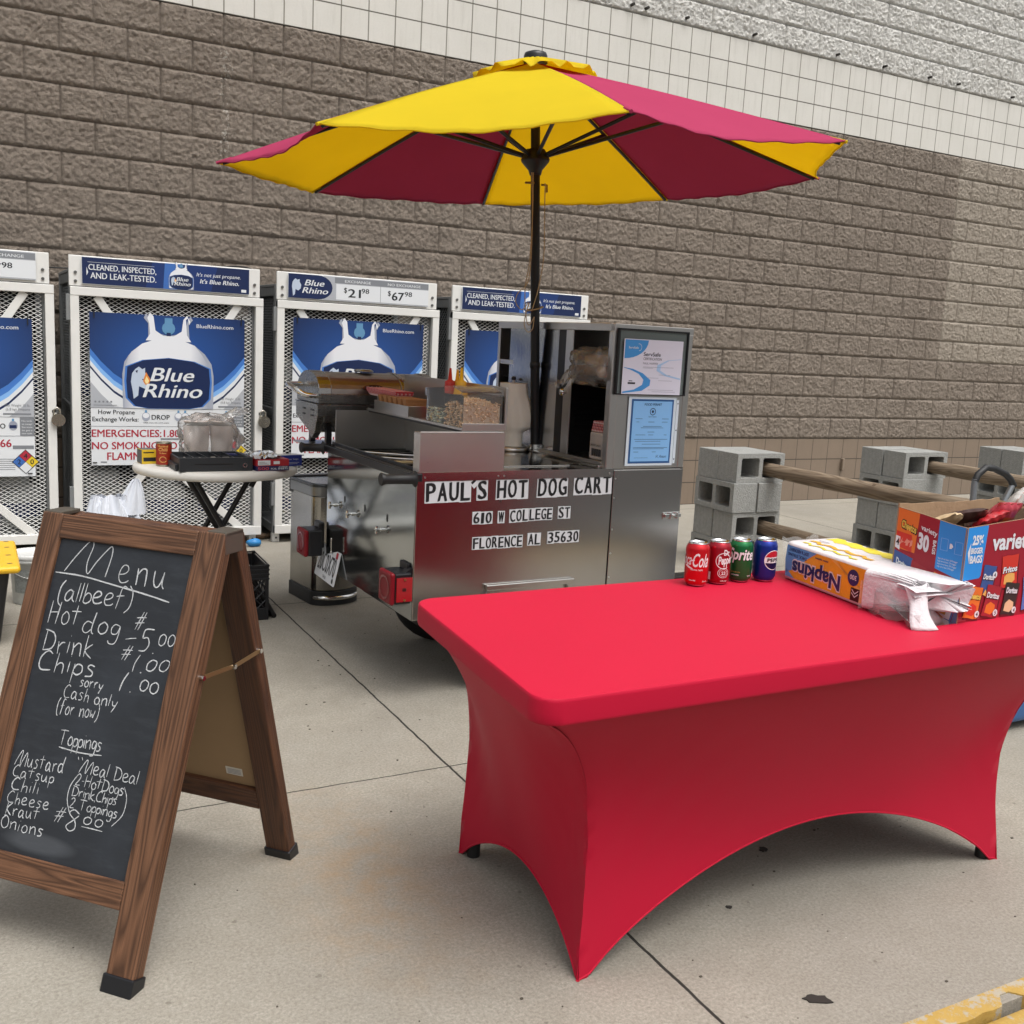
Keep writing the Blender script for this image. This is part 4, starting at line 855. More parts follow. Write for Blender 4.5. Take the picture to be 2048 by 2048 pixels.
q = MB(FILM); q.grid(lambda u_, v_: (-.09-.05*v_+.008*math.sin(20*u_), .03+.11*u_+.03*v_, .045-.06*v_+.012*math.sin(15*u_+6*v_)), 20, 8); q.build('bag_neck', t)
b = MB(gingham('red_gingham_small', 90, 'a8303e'))
for k in range(4): b.box(-.05+.002*k, .05, -.055, .055, .0+.011*k, .010+.011*k)
o = b.build('gingham_liners', bevel=.002); o.matrix_world = CM @ Matrix.Translation((.895, .085, 1.040)); tag(o, 'pile of red checked paper liners on the wrapped pack in the cabinet', 'paper liners')
t = CT('wrapped_liner_pack', 'plastic wrapped pack of liners with a barcode standing in the cabinet', 'package', .895, .083, .9265)
b = MB(mat('pack_white', 'b9b3b0', .5, bump=.5, bs=18, var=.15, vs=14)); b.box(-.055, .05, -.055, .06, 0, .112); b.build('pack', t, bevel=.008); b = MB(PBK)
for k in range(14): b.box(-.0562, -.0558, -.03+.005*k, -.0275+.005*k+.001*(k % 3), .015, .045)
b.text('BASKET LINERS', (-.0563, .045, .055), (0, -1, 0), Z, .008, .07); b.build('pack_print', t)
# certificate in a framed glass door and the permit below it
t = CT('framed_certificate', 'black framed food safety certificate on the front of the steel cabinet', 'certificate', 1.018, -.004, 1.20)
b = MB(BLKP); x0, x1, z1 = -.175, .178, .262
b.box(x0, x0+.007, -.012, 0, 0, z1); b.box(x1-.007, x1, -.012, 0, 0, z1); b.box(x0, x1, -.012, 0, z1-.007, z1); b.box(x0, x1, -.012, 0, 0, .006); b.build('frame', t, bevel=.001)
b = MB(mat('frame_glass', '8d9896', .08, metal=.55)); b.box(x0+.006, x1-.006, -.004, -.001, .005, z1-.006); b.build('frame_back', t)
PPR = mat('certificate_paper', 'd5d3e2', .5); CB1 = mat('certificate_blue', '3f8ed0', .5); CB2 = mat('certificate_pale_blue', 'a5c3e6', .5)
b = MB(PPR); b.box(-.150, .146, -.0145, -.0132, .004, .222); yv = -.0150
b.use(CB1); b.poly([(-.146, yv, .145)]+[(-.146+.115*math.sin(a), yv, .219-.074*math.cos(a)) for a in [PI/2*k/8 for k in range(9)]]+[(-.146, yv, .219)])
def band(P0, P1, m_, dy=0):
    n = len(P0)
    b.use(m_); b.add([(x_, yv-dy, z_) for x_, z_ in P0]+[(x_, yv-dy, z_) for x_, z_ in P1], [(i, i+1, n+i+1, n+i) for i in range(n-1)], False)
A = [(-.146, .110), (-.10, .104), (-.05, .088), (-.01, .062), (-.012, .040), (-.05, .018), (-.146, .007)]; B_ = [(-.146, .108), (-.11, .100), (-.07, .085), (-.045, .062), (-.05, .042), (-.09, .022), (-.146, .013)]
A = [(p[0], p[1]) for p in A]; band(A, B_, CB1)
band([(.142, .148), (.08, .142), (.04, .122), (.036, .102), (.07, .085), (.142, .072)], [(.142, .150), (.07, .143), (.02, .122), (.018, .100), (.06, .080), (.142, .066)], CB2)
b.use(PW); b.text('ServSafe', (-.128, yv-.0004, .184), X, Z, .0085, .048, bold=.02); b.ring((-.078, yv-.0004, .19), .013, .0145, X, Z, 16, a0=-1.5, a1=1.8)
b.use(mat('dark_ink', '22222c', .5)); b.text('ServSafe', (-.052, yv, .157), X, Z, .015, .085, bold=.02); b.text('CERTIFICATION', (-.052, yv, .141), X, Z, .010, .092); b.use(mat('grey_ink', '77788a', .5)); b.text('PAUL HARPER', (-.052, yv, .124), X, Z, .008, .075)
for k, (z_, xa, xb) in enumerate(((.113, -.052, .105), (.109, -.052, .0), (.083, .03, .09), (.070, -.05, .03), (.06, .03, .10), (.022, -.02, .11), (.015, .0, .12))): b.rect((0, yv, 0), X, Z, xa, xb, z_, z_+.001)
b.use(mat('dark_ink')); b.rect((0, yv, 0), X, Z, -.122, -.085, .044, .051); b.rect((0, yv, 0), X, Z, -.118, -.10, .055, .058); b.build('certificate_sheet', t)
t = CT('food_permit', 'blue food permit sheet in a clear sleeve taped below the certificate', 'permit', 1.04, -.0045, .908)
Mx = Matrix.Translation((0, 0, 0)); b = MB(mat('sleeve', 'ccd6e0', .15)); b.box(-.122, .120, -.003, -.001, .004, .285); b.box(.121, .134, -.004, -.0025, .012, .275); b.build('plastic_sleeve', t)
b = MB(mat('permit_border_blue', '1f4f86', .5)); b.box(-.108, .106, -.0042, -.0032, .014, .276); b.use(mat('permit_blue', '7fb2e4', .5)); b.rect((0, -.0048, 0), X, Z, -.100, .098, .022, .268); b.use(mat('permit_ink', '1d2f4c', .5)); yv = -.0052
b.text('FOOD PERMIT', (0, yv, .250), X, Z, .010, .088, al='c', bold=.015, shear=.1); b.ring((0, yv, .226), .012, .015, X, Z, 20); b.disc((0, yv, .226), .006, X, Z, 10)
b.text('State of Alabama', (0, yv, .203), X, Z, .005, .04, al='c')
for z_, segs in ((.196, ((-.085, -.05), (.05, .085))), (.183, ((-.08, -.065), (-.02, .012), (.05, .08))), (.165, ((-.045, .05),)), (.159, ((-.055, .06),)), (.142, ((-.02, .015),)), (.130, ((-.08, -.03), (-.015, .01), (.065, .08))), (.112, ((-.085, .085),)), (.104, ((-.08, .05),)), (.092, ((-.045, .05),)), (.078, ((-.088, .088),)), (.073, ((-.088, .07),)), (.06, ((-.085, -.06), (.01, .03)))):
    for xa, xb in segs: b.rect((0, yv, 0), X, Z, xa, xb, z_, z_+.0014)
b.text('H. Anson', (.03, yv, .036), X, Z, .012, .055, shear=.4); b.rect((0, yv, 0), X, Z, -.08, -.01, .036, .037); b.build('permit_sheet', t)
b = MB(PBK)
for z_ in (.26, .15, .03): b.cyl((.128, -.0045, z_), (.128, -.004, z_), .003, n=8)
b.build('sleeve_hole', t)

# ================================================================== UMBRELLA
UB = CW(.827, .55, .9); AX = Vector((-.059, .003, .998)).normalized()
um = thing('market_umbrella', 'large round market umbrella with yellow and red panels standing through the cart counter', 'umbrella', UB, 0)
e1 = Vector((0, 1, 0)).cross(AX).normalized(); e2 = AX.cross(e1)
UR = 1.308; UH = 1.213; PH = -25.419+8*PI
UYL = fabric('umbrella_yellow', 'ebdb3c', .58); URD = fabric('umbrella_red', 'b8486a', .34, tt=(.85, .16, .16, 1))
def up(r, a, h): return AX*h+(e1*math.cos(a)+e2*math.sin(a))*r
HT = .43
def rib_h(s): return UH+HT*(1-s)+.010*math.sin(PI*s)     # bowed rib height for s = r/R
for k in range(8):
    a0 = PH+k*PI/4; a1 = a0+PI/4; b = MB(UYL if k % 2 else URD)
    def fn(u_, v_, a0=a0, a1=a1):
        s = .03+.97*v_; p0 = up(UR*s, a0, rib_h(s)); p1 = up(UR*s, a1, rib_h(s)); p = p0.lerp(p1, u_)
        sag = 4*u_*(1-u_)*(.026*s*s+.008*math.sin(9*v_+k)); edge = (4*u_*(1-u_))*(.045 if v_ > .98 else .045*max(0, (v_-.6)/.4)**3)
        rad = (p-AX*p.dot(AX)).normalized(); return p-AX*sag-rad*edge+AX*(.0025*math.sin(40*u_+3*k)*v_**6+.0035*math.sin(14*v_+9*u_+k)*math.sin(PI*u_)*v_)
    b.grid(fn, 21, 30); pn_ = b.build('canopy_panel', um, solid=.0012)
    b = MB(b.mats[0]); b.tube([fn(q/30, 1.0)-AX*.001 for q in range(31)], .0032, 6); b.build('hem', pn_)
b = MB(UYL)
def cap(u_, v_):
    a = 2*PI*u_; s = .02+.185*v_; k8 = (a-PH) % (PI/4)/(PI/4); rr_ = UR*s*(1-.05*math.sin(PI*k8)); return up(rr_, a, rib_h(s*.9)+.028-.012*v_+.010*v_*math.sin(16*a+1)+.006*v_*math.sin(27*a))
b.grid(cap, 96, 8, cu=True); b.build('vent_cap', um, solid=.0012)
UBK = mat('umbrella_black', '1a1b1d', .4, metal=.2)
b = MB(UBK); q0 = AX*(rib_h(.02)+.035); b.tube([q0-AX*.03, q0, q0+AX*.012, q0+AX*.02], [.05, .05, .045, .02], 20); b.build('finial', um)
for k in range(8):
    a = PH+k*PI/4; b = MB(UBK); b.tube([up(UR*s, a, rib_h(s)-.012) for s in (.04, .3, .6, .85, .985)], .0075, 8); r_ = b.build('rib', um)
    b = MB(UBK); b.tube([up(.05, a, UH+.06), up(UR*.46, a, rib_h(.46)-.018)], .0085, 8); b.build('strut', r_)
    b = MB(UYL if k % 2 else URD); b.tube([up(UR*.955, a, rib_h(.955)-.006), up(UR*1.004, a, rib_h(1)-.004)], [.008, .006], 10); b.build('tip_pocket', r_)
b = MB(UBK); b.tube([AX*.012, AX*(UH+.40)], .0200, 20); b.build('pole', um)
b = MB(UBK); b.tube([AX*.375, AX*.38, AX*.40, AX*.405], [.020, .0235, .0235, .020], 20); b.build('pole_collar', um)
b = MB(UBK); b.tube([AX*(UH-.02), AX*(UH+.0), AX*(UH+.035), AX*(UH+.045), AX*(UH+.085)], [.024, .03, .06, .062, .04], 20); b.build('runner_hub', um)
b = MB(mat('chrome')); b.tube([AX*0, AX*.018], .029, 24); b.tube([AX*.020, AX*.04], .0275, 24); b.build('pole_socket', um)
ROPE = mat('rope', 'b5a283', .9)
b = MB(ROPE); sd_ = e1*-.03-e2*.01
def rp(x_, h, d=0): return e1*x_-e2*(.028+d)+AX*h
for pts in ([(-.025, 1.20), (-.03, 1.0), (-.045, .82), (-.065, .72), (-.060, .60), (-.045, .565), (-.02, .60)], [(-.032, 1.20), (-.03, 1.05), (-.034, .88), (-.05, .75), (-.10, .70), (-.11, .66), (-.08, .63), (-.05, .66)], [(.032, 1.16), (.03, 1.0), (.026, .85), (.0, .72), (-.03, .63)], [(-.045, .66), (-.065, .60), (-.068, .56), (-.05, .535), (-.028, .55), (-.02, .60)]):
    b.tube(prof_smooth([rp(p[0], p[1]) for p in pts], 6), .0022, 5)
b.tube([e1*.035*math.cos(a)+e2*.035*math.sin(a)+AX*(.635+.008*math.cos(a)) for a in [2*PI*k/20 for k in range(20)]], .003, 5, closed=True); b.build('pull_cord', um)
b = MB(mat('brass')); b.tube([e1*-.06-e2*.02+AX*(UH-.055), e1*-.02-e2*.025+AX*(UH-.055)], .005, 6); b.tube([e1*.02-e2*.02+AX*(UH-.06), e1*.045-e2*.02+AX*(UH-.06), e1*.045-e2*.02+AX*(UH-.09)], .005, 6); b.build('locking_pin', um)
# ================================================================== CHALKBOARD
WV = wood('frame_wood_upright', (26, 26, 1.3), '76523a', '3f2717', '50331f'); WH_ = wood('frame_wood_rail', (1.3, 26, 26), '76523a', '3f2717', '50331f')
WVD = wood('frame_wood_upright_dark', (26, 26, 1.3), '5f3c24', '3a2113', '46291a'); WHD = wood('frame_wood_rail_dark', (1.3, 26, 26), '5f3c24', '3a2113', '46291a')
AF = Vector((-1.15, -5.308, 0))+Vector((.7306, .6828, 0))*.33
af = thing('chalkboard_sign', 'tall wooden sandwich board with a handwritten chalk menu, standing at the left', 'menu board', AF, math.atan2(-.7306, .6828))
SL = .9868; TL = math.atan2(.33, .93); TB = math.atan2(.262, .93)
def chalkboard():
    M, t, b, oc = base('slate_black', .55)
    n = noise(t, oc, 3.5, 7, .6); sm = ramp(t, n, .45, .8); mp = t.nodes.new('ShaderNodeMapping'); mp.inputs['Scale'].default_value = (3, 1, 14); mp.inputs['Rotation'].default_value = (0, .5, 0); t.links.new(oc, mp.inputs[0])
    w_ = ramp(t, noise(t, mp.outputs[0], 3, 6, .7), .5, .85); s = nd(t, 'ShaderNodeSeparateXYZ'); t.links.new(oc, s.inputs[0])
    dx = mth(t, 'DIVIDE', mth(t, 'SUBTRACT', s.outputs[0], -.285), .09); dz = mth(t, 'DIVIDE', mth(t, 'SUBTRACT', s.outputs[2], .25), .021)
    d = mth(t, 'ADD', mth(t, 'MULTIPLY', dx, dx), mth(t, 'MULTIPLY', dz, dz)); sp = mth(t, 'MULTIPLY', mth(t, 'SUBTRACT', 1, ramp(t, mth(t, 'ADD', d, n), .9, 1.9)), .14)
    c = mixc(t, mth(t, 'MULTIPLY', sm, .35), lin('1e2228'), lin('434a54')); c = mixc(t, mth(t, 'MULTIPLY', w_, .18), c, lin('60656c')); c = mixc(t, sp, c, lin('8a8f96'))
    t.links.new(c, b.inputs['Base Color']); setbump(t, b, noise(t, oc, 300, 2), .05, .002); return M
def leaf(front):
    y0 = -.33 if front else .335; rot = (-TL if front else TB, 0, 0); s_ = 1 if front else -1
    def bx(b, x0, x1, z0, z1, ya, yb): b.box(x0, x1, min(s_*ya, s_*yb), max(s_*ya, s_*yb), z0, z1)
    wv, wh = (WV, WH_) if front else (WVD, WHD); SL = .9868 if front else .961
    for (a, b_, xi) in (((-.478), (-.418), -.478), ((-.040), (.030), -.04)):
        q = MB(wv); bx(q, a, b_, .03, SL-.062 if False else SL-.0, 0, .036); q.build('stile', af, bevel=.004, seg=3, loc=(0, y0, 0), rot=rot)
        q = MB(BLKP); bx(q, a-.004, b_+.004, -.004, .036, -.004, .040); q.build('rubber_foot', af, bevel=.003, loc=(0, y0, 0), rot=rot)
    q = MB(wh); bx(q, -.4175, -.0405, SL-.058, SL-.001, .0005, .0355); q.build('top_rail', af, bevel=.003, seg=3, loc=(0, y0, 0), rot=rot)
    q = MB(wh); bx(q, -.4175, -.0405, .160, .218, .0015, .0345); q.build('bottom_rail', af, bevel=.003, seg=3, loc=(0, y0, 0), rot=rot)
    q = MB(chalkboard() if front else mat('hardboard_tan', '9a7e5c', .75, var=.1, vs=5)); bx(q, -.425, -.035, .21, SL-.05, .008, .0165)
    if not front: q = MB(mat('hardboard_tan')); bx(q, -.425, -.035, .21, SL-.05, .010, .0175)
    return q.build('slate' if front else 'back_board', af, loc=(0, y0, 0), rot=rot)
slate = leaf(True); bk = leaf(False)
slate['label'] = 'black slate with white chalk writing'
# inner lip around slate
q = MB(WV); q.box(-.4195, -.414, .002, .009, .216, SL-.056); q.box(-.042, -.0365, .002, .009, .216, SL-.056); q.build('inner_lip', af, loc=(0, -.33, 0), rot=(-TL, 0, 0))
q = MB(mat('hinge_steel', '6d675e', .45, metal=.8)); 
for x0, x1 in ((-.479, -.43), (-.02, .031)):
    q = MB(mat('hinge_steel')); q.box(x0, x1, .004, .07, .921, .931); q.box(x0 if x0 < -.4 else x1-.004, (x0+.004) if x0 < -.4 else x1, .0, .07, .88, .93); q.build('hinge', af, bevel=.003)
q = MB(mat('label_white', 'c9c4b8', .6)); q.box(-.135, -.085, -.0185, -.0178, .245, .268) ; q.use(mat('grey_ink')); [q.rect((0, -.0188, 0), X, Z, -.13, -.09, .249+.004*k, .2505+.004*k) for k in range(4)]
q.build('maker_label', af, loc=(0, .335, 0), rot=(TB, 0, 0))
def Apt(x, zt, front): # point on a leaf's outer edge centre in thing space
    z = zt*math.cos(TL); y = (-.33+zt*math.sin(TL)) if front else (.335-zt*math.sin(TB)); return Vector((x, y, z))
q = MB(mat('brace_bronze', '8f7350', .4, metal=.7)); 
for x_ in (.032, -.48):
    A = Apt(x_, .66, True)+Vector((0, .02, 0)); B = Apt(x_, .66, False)-Vector((0, .02, 0)); m_ = (A+B)/2+Vector((.004, 0, -.006))
    q.hexa([A+Vector((0, 0, -.005)), A+Vector((.002, 0, -.005)), m_+Vector((0, 0, -.005)), m_+Vector((.002, 0, -.005)), A+Vector((0, 0, .005)), A+Vector((.002, 0, .005)), m_+Vector((0, 0, .005)), m_+Vector((.002, 0, .005))])
    q.hexa([m_+Vector((.002, 0, -.005)), m_+Vector((.004, 0, -.005)), B+Vector((.002, 0, -.005)), B+Vector((.004, 0, -.005)), m_+Vector((.002, 0, .005)), m_+Vector((.004, 0, .005)), B+Vector((.002, 0, .005)), B+Vector((.004, 0, .005))])
    q.use(mat('chrome'))
    for p_ in (A, m_, B): q.cyl(p_-Vector((.002, 0, 0)), p_+Vector((.008, 0, 0)), .006, n=10)
    q.use(mat('brace_bronze'))
q.build('folding_brace', af)
# hand lettering: strokes in a unit box, cap height 1
GL = {
'M': "0,0 .18,.45 .42,.92 .52,1 .56,.85 .50,.35 .55,.02 .70,.40 .92,.85 1.0,.9 1.02,.6 .98,.0", 'e': "0,.28 .22,.32 .36,.45 .30,.6 .15,.6 .04,.42 .03,.18 .14,.02 .34,.04 .44,.12", 'n': "0,.58 .03,.3 .02,0;.03,.35 .18,.56 .34,.55 .38,.3 .40,0", 'u': "0,.56 .0,.2 .12,.02 .26,.12 .36,.5;.36,.56 .36,.15 .46,0",
'(': ".22,1.1 .05,.8 0,.4 .05,.0 .2,-.2", ')': "0,1.1 .17,.8 .2,.4 .14,.0 -.05,-.25", 'a': ".34,.5 .18,.58 .03,.38 .02,.12 .14,.02 .30,.22 .36,.52 .36,.15 .46,0", 'l': ".06,1 0,.05", 'b': ".06,1 .0,.05;.0,.3 .15,.52 .32,.42 .32,.15 .14,.0 .0,.06", 'f': ".40,.95 .26,1.02 .16,.85 .12,.4 .06,-.1;-.02,.5 .34,.56",
'H': ".06,1 0,0;.5,1 .40,0;.02,.48 .46,.54", 'o': ".18,.56 .03,.4 .02,.14 .16,0 .34,.12 .36,.4 .22,.57 .12,.54", 't': ".2,.95 .14,.1;-.08,.66 .42,.70", 'd': ".36,.50 .16,.56 .02,.35 .04,.08 .2,0 .36,.2;.46,1.05 .38,.4 .40,.08 .48,0", 'g': ".34,.5 .14,.56 .02,.35 .08,.1 .26,.14 .36,.5 .34,0 .24,-.35 .02,-.38 -.04,-.25",
'D': ".05,.95 0,.02;-.06,.95 .35,.85 .52,.5 .38,.12 -.02,.0", 'r': "0,.56 .04,0;.04,.32 .16,.52 .32,.54", 'i': ".04,.55 .02,.02;.06,.8 .065,.82", 'k': ".04,1 0,0;.34,.62 .04,.28 .36,-.02", 'K': ".04,1 0,0;.42,.95 .03,.42 .44,-.05", 'C': ".45,.85 .28,.98 .06,.7 .0,.3 .14,.02 .48,.06", 'h': ".06,1 0,0;.0,.3 .18,.52 .3,.42 .30,0", 'p': ".02,.56 -.02,-.4;.0,.3 .12,.54 .30,.50 .32,.2 .16,.04 .02,.12", 's': ".30,.52 .12,.58 .04,.42 .24,.24 .20,.04 -.02,.0",
'y': ".0,.55 .08,.2 .26,.22;.40,.56 .24,.1 .06,-.35", 'T': ".22,.92 .18,.0;-.08,.94 .55,.96", 'w': "0,.54 .06,.08 .2,.3 .3,.05 .46,.56", 'c': ".32,.5 .12,.56 .02,.3 .10,.02 .34,.06", 'm': "0,.55 .02,0;.03,.35 .16,.54 .24,.4 .25,.02;.25,.35 .38,.54 .46,.4 .48,0", 'v': "0,.55 .16,.02 .36,.56", 'O': ".25,1 .02,.7 .02,.25 .22,0 .45,.2 .46,.7 .25,.98 .1,.95", 'S': ".42,.85 .2,1 .05,.75 .32,.45 .30,.1 .0,.02",
'$': ".42,.98 .02,-.02;.62,.98 .24,-.02;.0,.62 .66,.7;-.04,.32 .58,.42", '5': ".52,.98 .12,.92 .08,.52;.08,.52 .30,.58 .40,.3 .26,.0 .0,-.04", '1': ".18,1 .05,.5 .0,.0", '.': ".0,.0 .03,.02", '0': ".2,.62 .04,.45 .04,.12 .2,.0 .36,.18 .38,.5 .2,.63", '8': ".42,.85 .2,1 .06,.8 .3,.5 .36,.15 .16,0 .02,.2 .24,.5 .42,.78", '2': ".04,.8 .22,.98 .36,.8 .22,.4 .02,.05 .42,.06", '-': "0,.4 .22,.42", ',': ".04,.05 .0,-.15", '"': "0,1 .05,.75;.14,1.02 .19,.78", 'j': ""}
GW = {c: (max(float(p.split(',')[0]) for s_ in g.split(';') for p in s_.split()) if g else .2) for c, g in GL.items()}
CHK = mat('chalk_white', 'c6c9cc', .9, bump=.5, bs=400, var=.25, vs=160)
cb = MB(CHK); CR = random.Random(12)
def stroke(pts, wd=.0034):
    P = prof_smooth([(p[0], 0, p[1]) for p in pts], 4) if len(pts) > 2 else [Vector((p[0], 0, p[1])) for p in (pts[0], ((pts[0][0]+pts[1][0])/2, (pts[0][1]+pts[1][1])/2+.0004), pts[1])]
    v = []; n = len(P); w0 = wd*CR.uniform(.65, 1.0)
    for i, p in enumerate(P):
        d = P[min(i+1, n-1)]-P[max(i-1, 0)]
        if d.length < 1e-7: d = Vector((1, 0, 0))
        d.normalize(); nn_ = Vector((-d.z, 0, d.x)); ww = w0*(.5 if i in (0, n-1) else 1)*CR.uniform(.75, 1.1)*.5
        v += [p+nn_*ww, p-nn_*ww]
    cb.add([(q.x, .0073, q.z) for q in v], [(2*i, 2*i+1, 2*i+3, 2*i+2) for i in range(n-1)], False)
def write(txt, x0, x1, z0, h, slope=0., wd=.0034, gap=.17):
    """text between x0 and x1 (board x), baseline z0, cap height h; slope = rise over the run"""
    tot = sum((GW[c] if c != ' ' else .32)+gap for c in txt)-gap; k = (x1-x0)/tot; x = 0
    for c in txt:
        if c == ' ': x += .32+gap; continue
        dy = CR.uniform(-.05, .05)
        for s_ in GL[c].split(';'):
            pts = [tuple(map(float, p.split(','))) for p in s_.split()]
            stroke([(x0+(x+px+CR.uniform(-.012, .012))*k, z0+slope*(x+px)*k+(py+dy)*h) for px, py in pts], wd)
        x += GW[c]+gap
write('M', -.385, -.262, .853, .078, 0, .0036); write('enu', -.232, -.104, .845, .068, -.0, .0036, .3)
stroke([(-.408, .848), (-.33, .8475), (-.24, .838), (-.15, .828), (-.082, .818)], .0042)
write('(allbeef)', -.385, -.182, .782, .047, .05, .0036, .10)
write('Hot', -.398, -.310, .730, .052, .0, .0036); write('dog', -.298, -.196, .722, .047, 0, .0036)
write('$', -.158, -.132, .748, .042, 0, .0034); write('5', -.135, -.104, .705, .050, 0, .0036); stroke([(-.176, .722), (-.148, .728)], .003); write('.', -.097, -.094, .700, .04, 0); write('00', -.088, -.047, .722, .042, 0, .0030, .12)
write('Drink', -.394, -.258, .665, .050, .02, .0036)
write('$', -.176, -.150, .676, .034, 0, .0032); write('1', -.140, -.128, .652, .040, 0); write('.', -.120, -.116, .655, .03, 0, .004); write('00', -.106, -.048, .658, .040, .2, .0032, .12)
write('Chips', -.396, -.240, .622, .046, .02, .0036)
write('1', -.162, -.148, .608, .044, 0); write('.', -.136, -.131, .610, .03, 0, .0045); write('00', -.112, -.064, .616, .040, 0, .0032, .12)
write('sorry', -.270, -.208, .602, .024, .0, .0030); write('Cash', -.308, -.240, .570, .030, 0, .0028); write('only', -.222, -.160, .568, .028, .02, .0030); write('(for now)', -.318, -.204, .533, .032, .03, .0028)
write('Toppings', -.290, -.178, .468, .034, .02, .0030, .1); stroke([(-.290, .462), (-.23, .459), (-.172, .463)], .0032)
write('Mustard', -.399, -.264, .404, .034, .02, .0028); write('Catsup', -.397, -.284, .378, .026, .02, .0026); write('Chili', -.393, -.318, .349, .028, .02, .0028); write('Cheese', -.396, -.281, .320, .026, .03, .0028); write('Kraut', -.392, -.302, .294, .028, .02, .0028); write('Onions', -.398, -.282, .264, .028, .02, .0028)
write('"', -.232, -.218, .425, .026, 0, .0028); write('Meal Deal', -.222, -.066, .418, .030, -.0, .0030, .12); write('2-HotDogs', -.224, -.096, .389, .026, .0, .0026, .1); write('Drink,Chips', -.226, -.108, .366, .023, .0, .0026, .1); write('2 Toppings', -.226, -.100, .340, .023, .0, .0026, .1)
stroke([(-.222, .412), (-.236, .385), (-.236, .355), (-.222, .328)], .0026); stroke([(-.096, .408), (-.084, .385), (-.086, .350), (-.108, .322)], .0026)
write('$', -.258, -.232, .304, .034, 0, .003); write('8', -.226, -.196, .290, .046, 0, .0032); write('00', -.182, -.132, .314, .026, .0, .0028, .2); stroke([(-.184, .307), (-.128, .307)], .0028)
cb.build('chalk_writing', slate)

# ================================================================== RED TABLE
T0, T1, TY0, TY1, TZ = -.49, 1.275, -5.85, -5.105, .745
ft = thing('folding_table', 'rectangular folding table hidden under the stretched red cover', 'table', (.43, -5.48, 0))
b = MB(mat('table_plastic', '8f8f88', .6)); b.box(T0+.085-.43, T1-.02-.43, TY0+.02+5.48, TY1-.02+5.48, .69, .735); b.build('table_top', ft, bevel=.01)
FX = (-.222, 1.150); FY = (-5.640, -5.055)
for x_ in FX:
    for y_ in FY:
        b = MB(mat('table_leg_black', '1b1b1c', .5)); b.tube([(x_+(.012 if x_ < 0 else -.012)-.43, y_+(.012 if y_ < -5.4 else -.012)+5.48, z) for z in (.69, .03)], .013, 12); b.tube([(x_+(.012 if x_ < 0 else -.012)-.43, y_+(.012 if y_ < -5.4 else -.012)+5.48, z) for z in (.05, .0)], .018, 12); b.build('leg', ft)
CL = bpy.data.materials.new('red_spandex'); CL.use_nodes = True; t = CL.node_tree; pb = t.nodes['Principled BSDF']; pb.inputs['Roughness'].default_value = .62; pb.inputs['Sheen Weight'].default_value = .08; pb.inputs['Sheen Roughness'].default_value = .4; pb.inputs['Sheen Tint'].default_value = (1, .45, .5, 1); pb.inputs['Specular IOR Level'].default_value = .25
tc = t.nodes.new('ShaderNodeTexCoord'); n1 = noise(t, tc.outputs['Object'], 1400, 2); n2 = noise(t, tc.outputs['Object'], 2.2, 4, .5)
mpz = t.nodes.new('ShaderNodeMapping'); mpz.inputs['Scale'].default_value = (3, 60, 60); t.links.new(tc.outputs['Object'], mpz.inputs[0]); n3 = noise(t, mpz.outputs[0], 6, 4, .7)
t.links.new(mixc(t, mth(t, 'ADD', mth(t, 'MULTIPLY', n1, .25), mth(t, 'MULTIPLY', n2, .3)), lin('c00c34'), lin('980626')), pb.inputs['Base Color'])
u = t.nodes.new('ShaderNodeBump'); u.inputs['Strength'].default_value = .12; u.inputs['Distance'].default_value = .004; t.links.new(mth(t, 'ADD', n1, mth(t, 'ADD', n3, mth(t, 'MULTIPLY', n2, 3))), u.inputs['Height']); t.links.new(u.outputs[0], pb.inputs['Normal'])
b = MB(CL); cr = .055
def rrect(x0, x1, y0, y1, r, n=8, ins=0):
    pts = []
    for (cx, cy, a0) in ((x1-r, y0+r, -PI/2), (x1-r, y1-r, 0), (x0+r, y1-r, PI/2), (x0+r, y0+r, PI)):
        for k in range(n+1): a = a0+PI/2*k/n; pts.append((cx+(r-ins)*math.cos(a), cy+(r-ins)*math.sin(a)))
    return pts
ro = rrect(T0, T1, TY0, TY1, cr, 10)
# top face with softly rounded edge, drawn as concentric loops
loops = []
for ins, z in ((.30, TZ+.001), (.15, TZ+.001), (.05, TZ+.0008), (.008, TZ+.0004), (.003, TZ-.0005), (.0008, TZ-.003), (0, TZ-.008), (-.0005, TZ-.030), (0, TZ-.046), (.003, TZ-.052), (.016, TZ-.0545), (.022, TZ-.054)):
    L = []
    for (x_, y_) in ro:
        cx = min(max(x_, T0+.31), T1-.31); cy = min(max(y_, TY0+.31), TY1-.31)
        dx, dy = x_-cx, y_-cy; d = math.hypot(dx, dy); kx = 1-ins/d; L.append((cx+dx*kx, cy+dy*kx, z))
    loops.append(L)
n_ = len(ro); vs = [p for L in loops for p in L]; fs = [tuple(range(n_))]
for j in range(len(loops)-1): fs += [(j*n_+k, (j+1)*n_+k, (j+1)*n_+(k+1) % n_, j*n_+(k+1) % n_) for k in range(n_)]
b.add(vs, fs, True); b.sm[-len(fs)] = False
def corner(ix, iy): return Vector((FX[ix], FY[iy], 0))
def rim_pt(ix, iy):
    c = Vector(((T0, T1)[ix]+(cr if ix == 0 else -cr), (TY0, TY1)[iy]+(cr if iy == 0 else -cr), TZ-.05)); return c+Vector((-1 if ix == 0 else 1, -1 if iy == 0 else 1, 0)).normalized()*(cr-.006)
SIDES = [(0, 0, 1, 0, .245, .02, (0, -1, 0), 49), (1, 0, 1, 1, .13, .015, (1, 0, 0), 33), (1, 1, 0, 1, .245, .02, (0, 1, 0), 49), (0, 1, 0, 0, .135, .015, (-1, 0, 0), 33)]
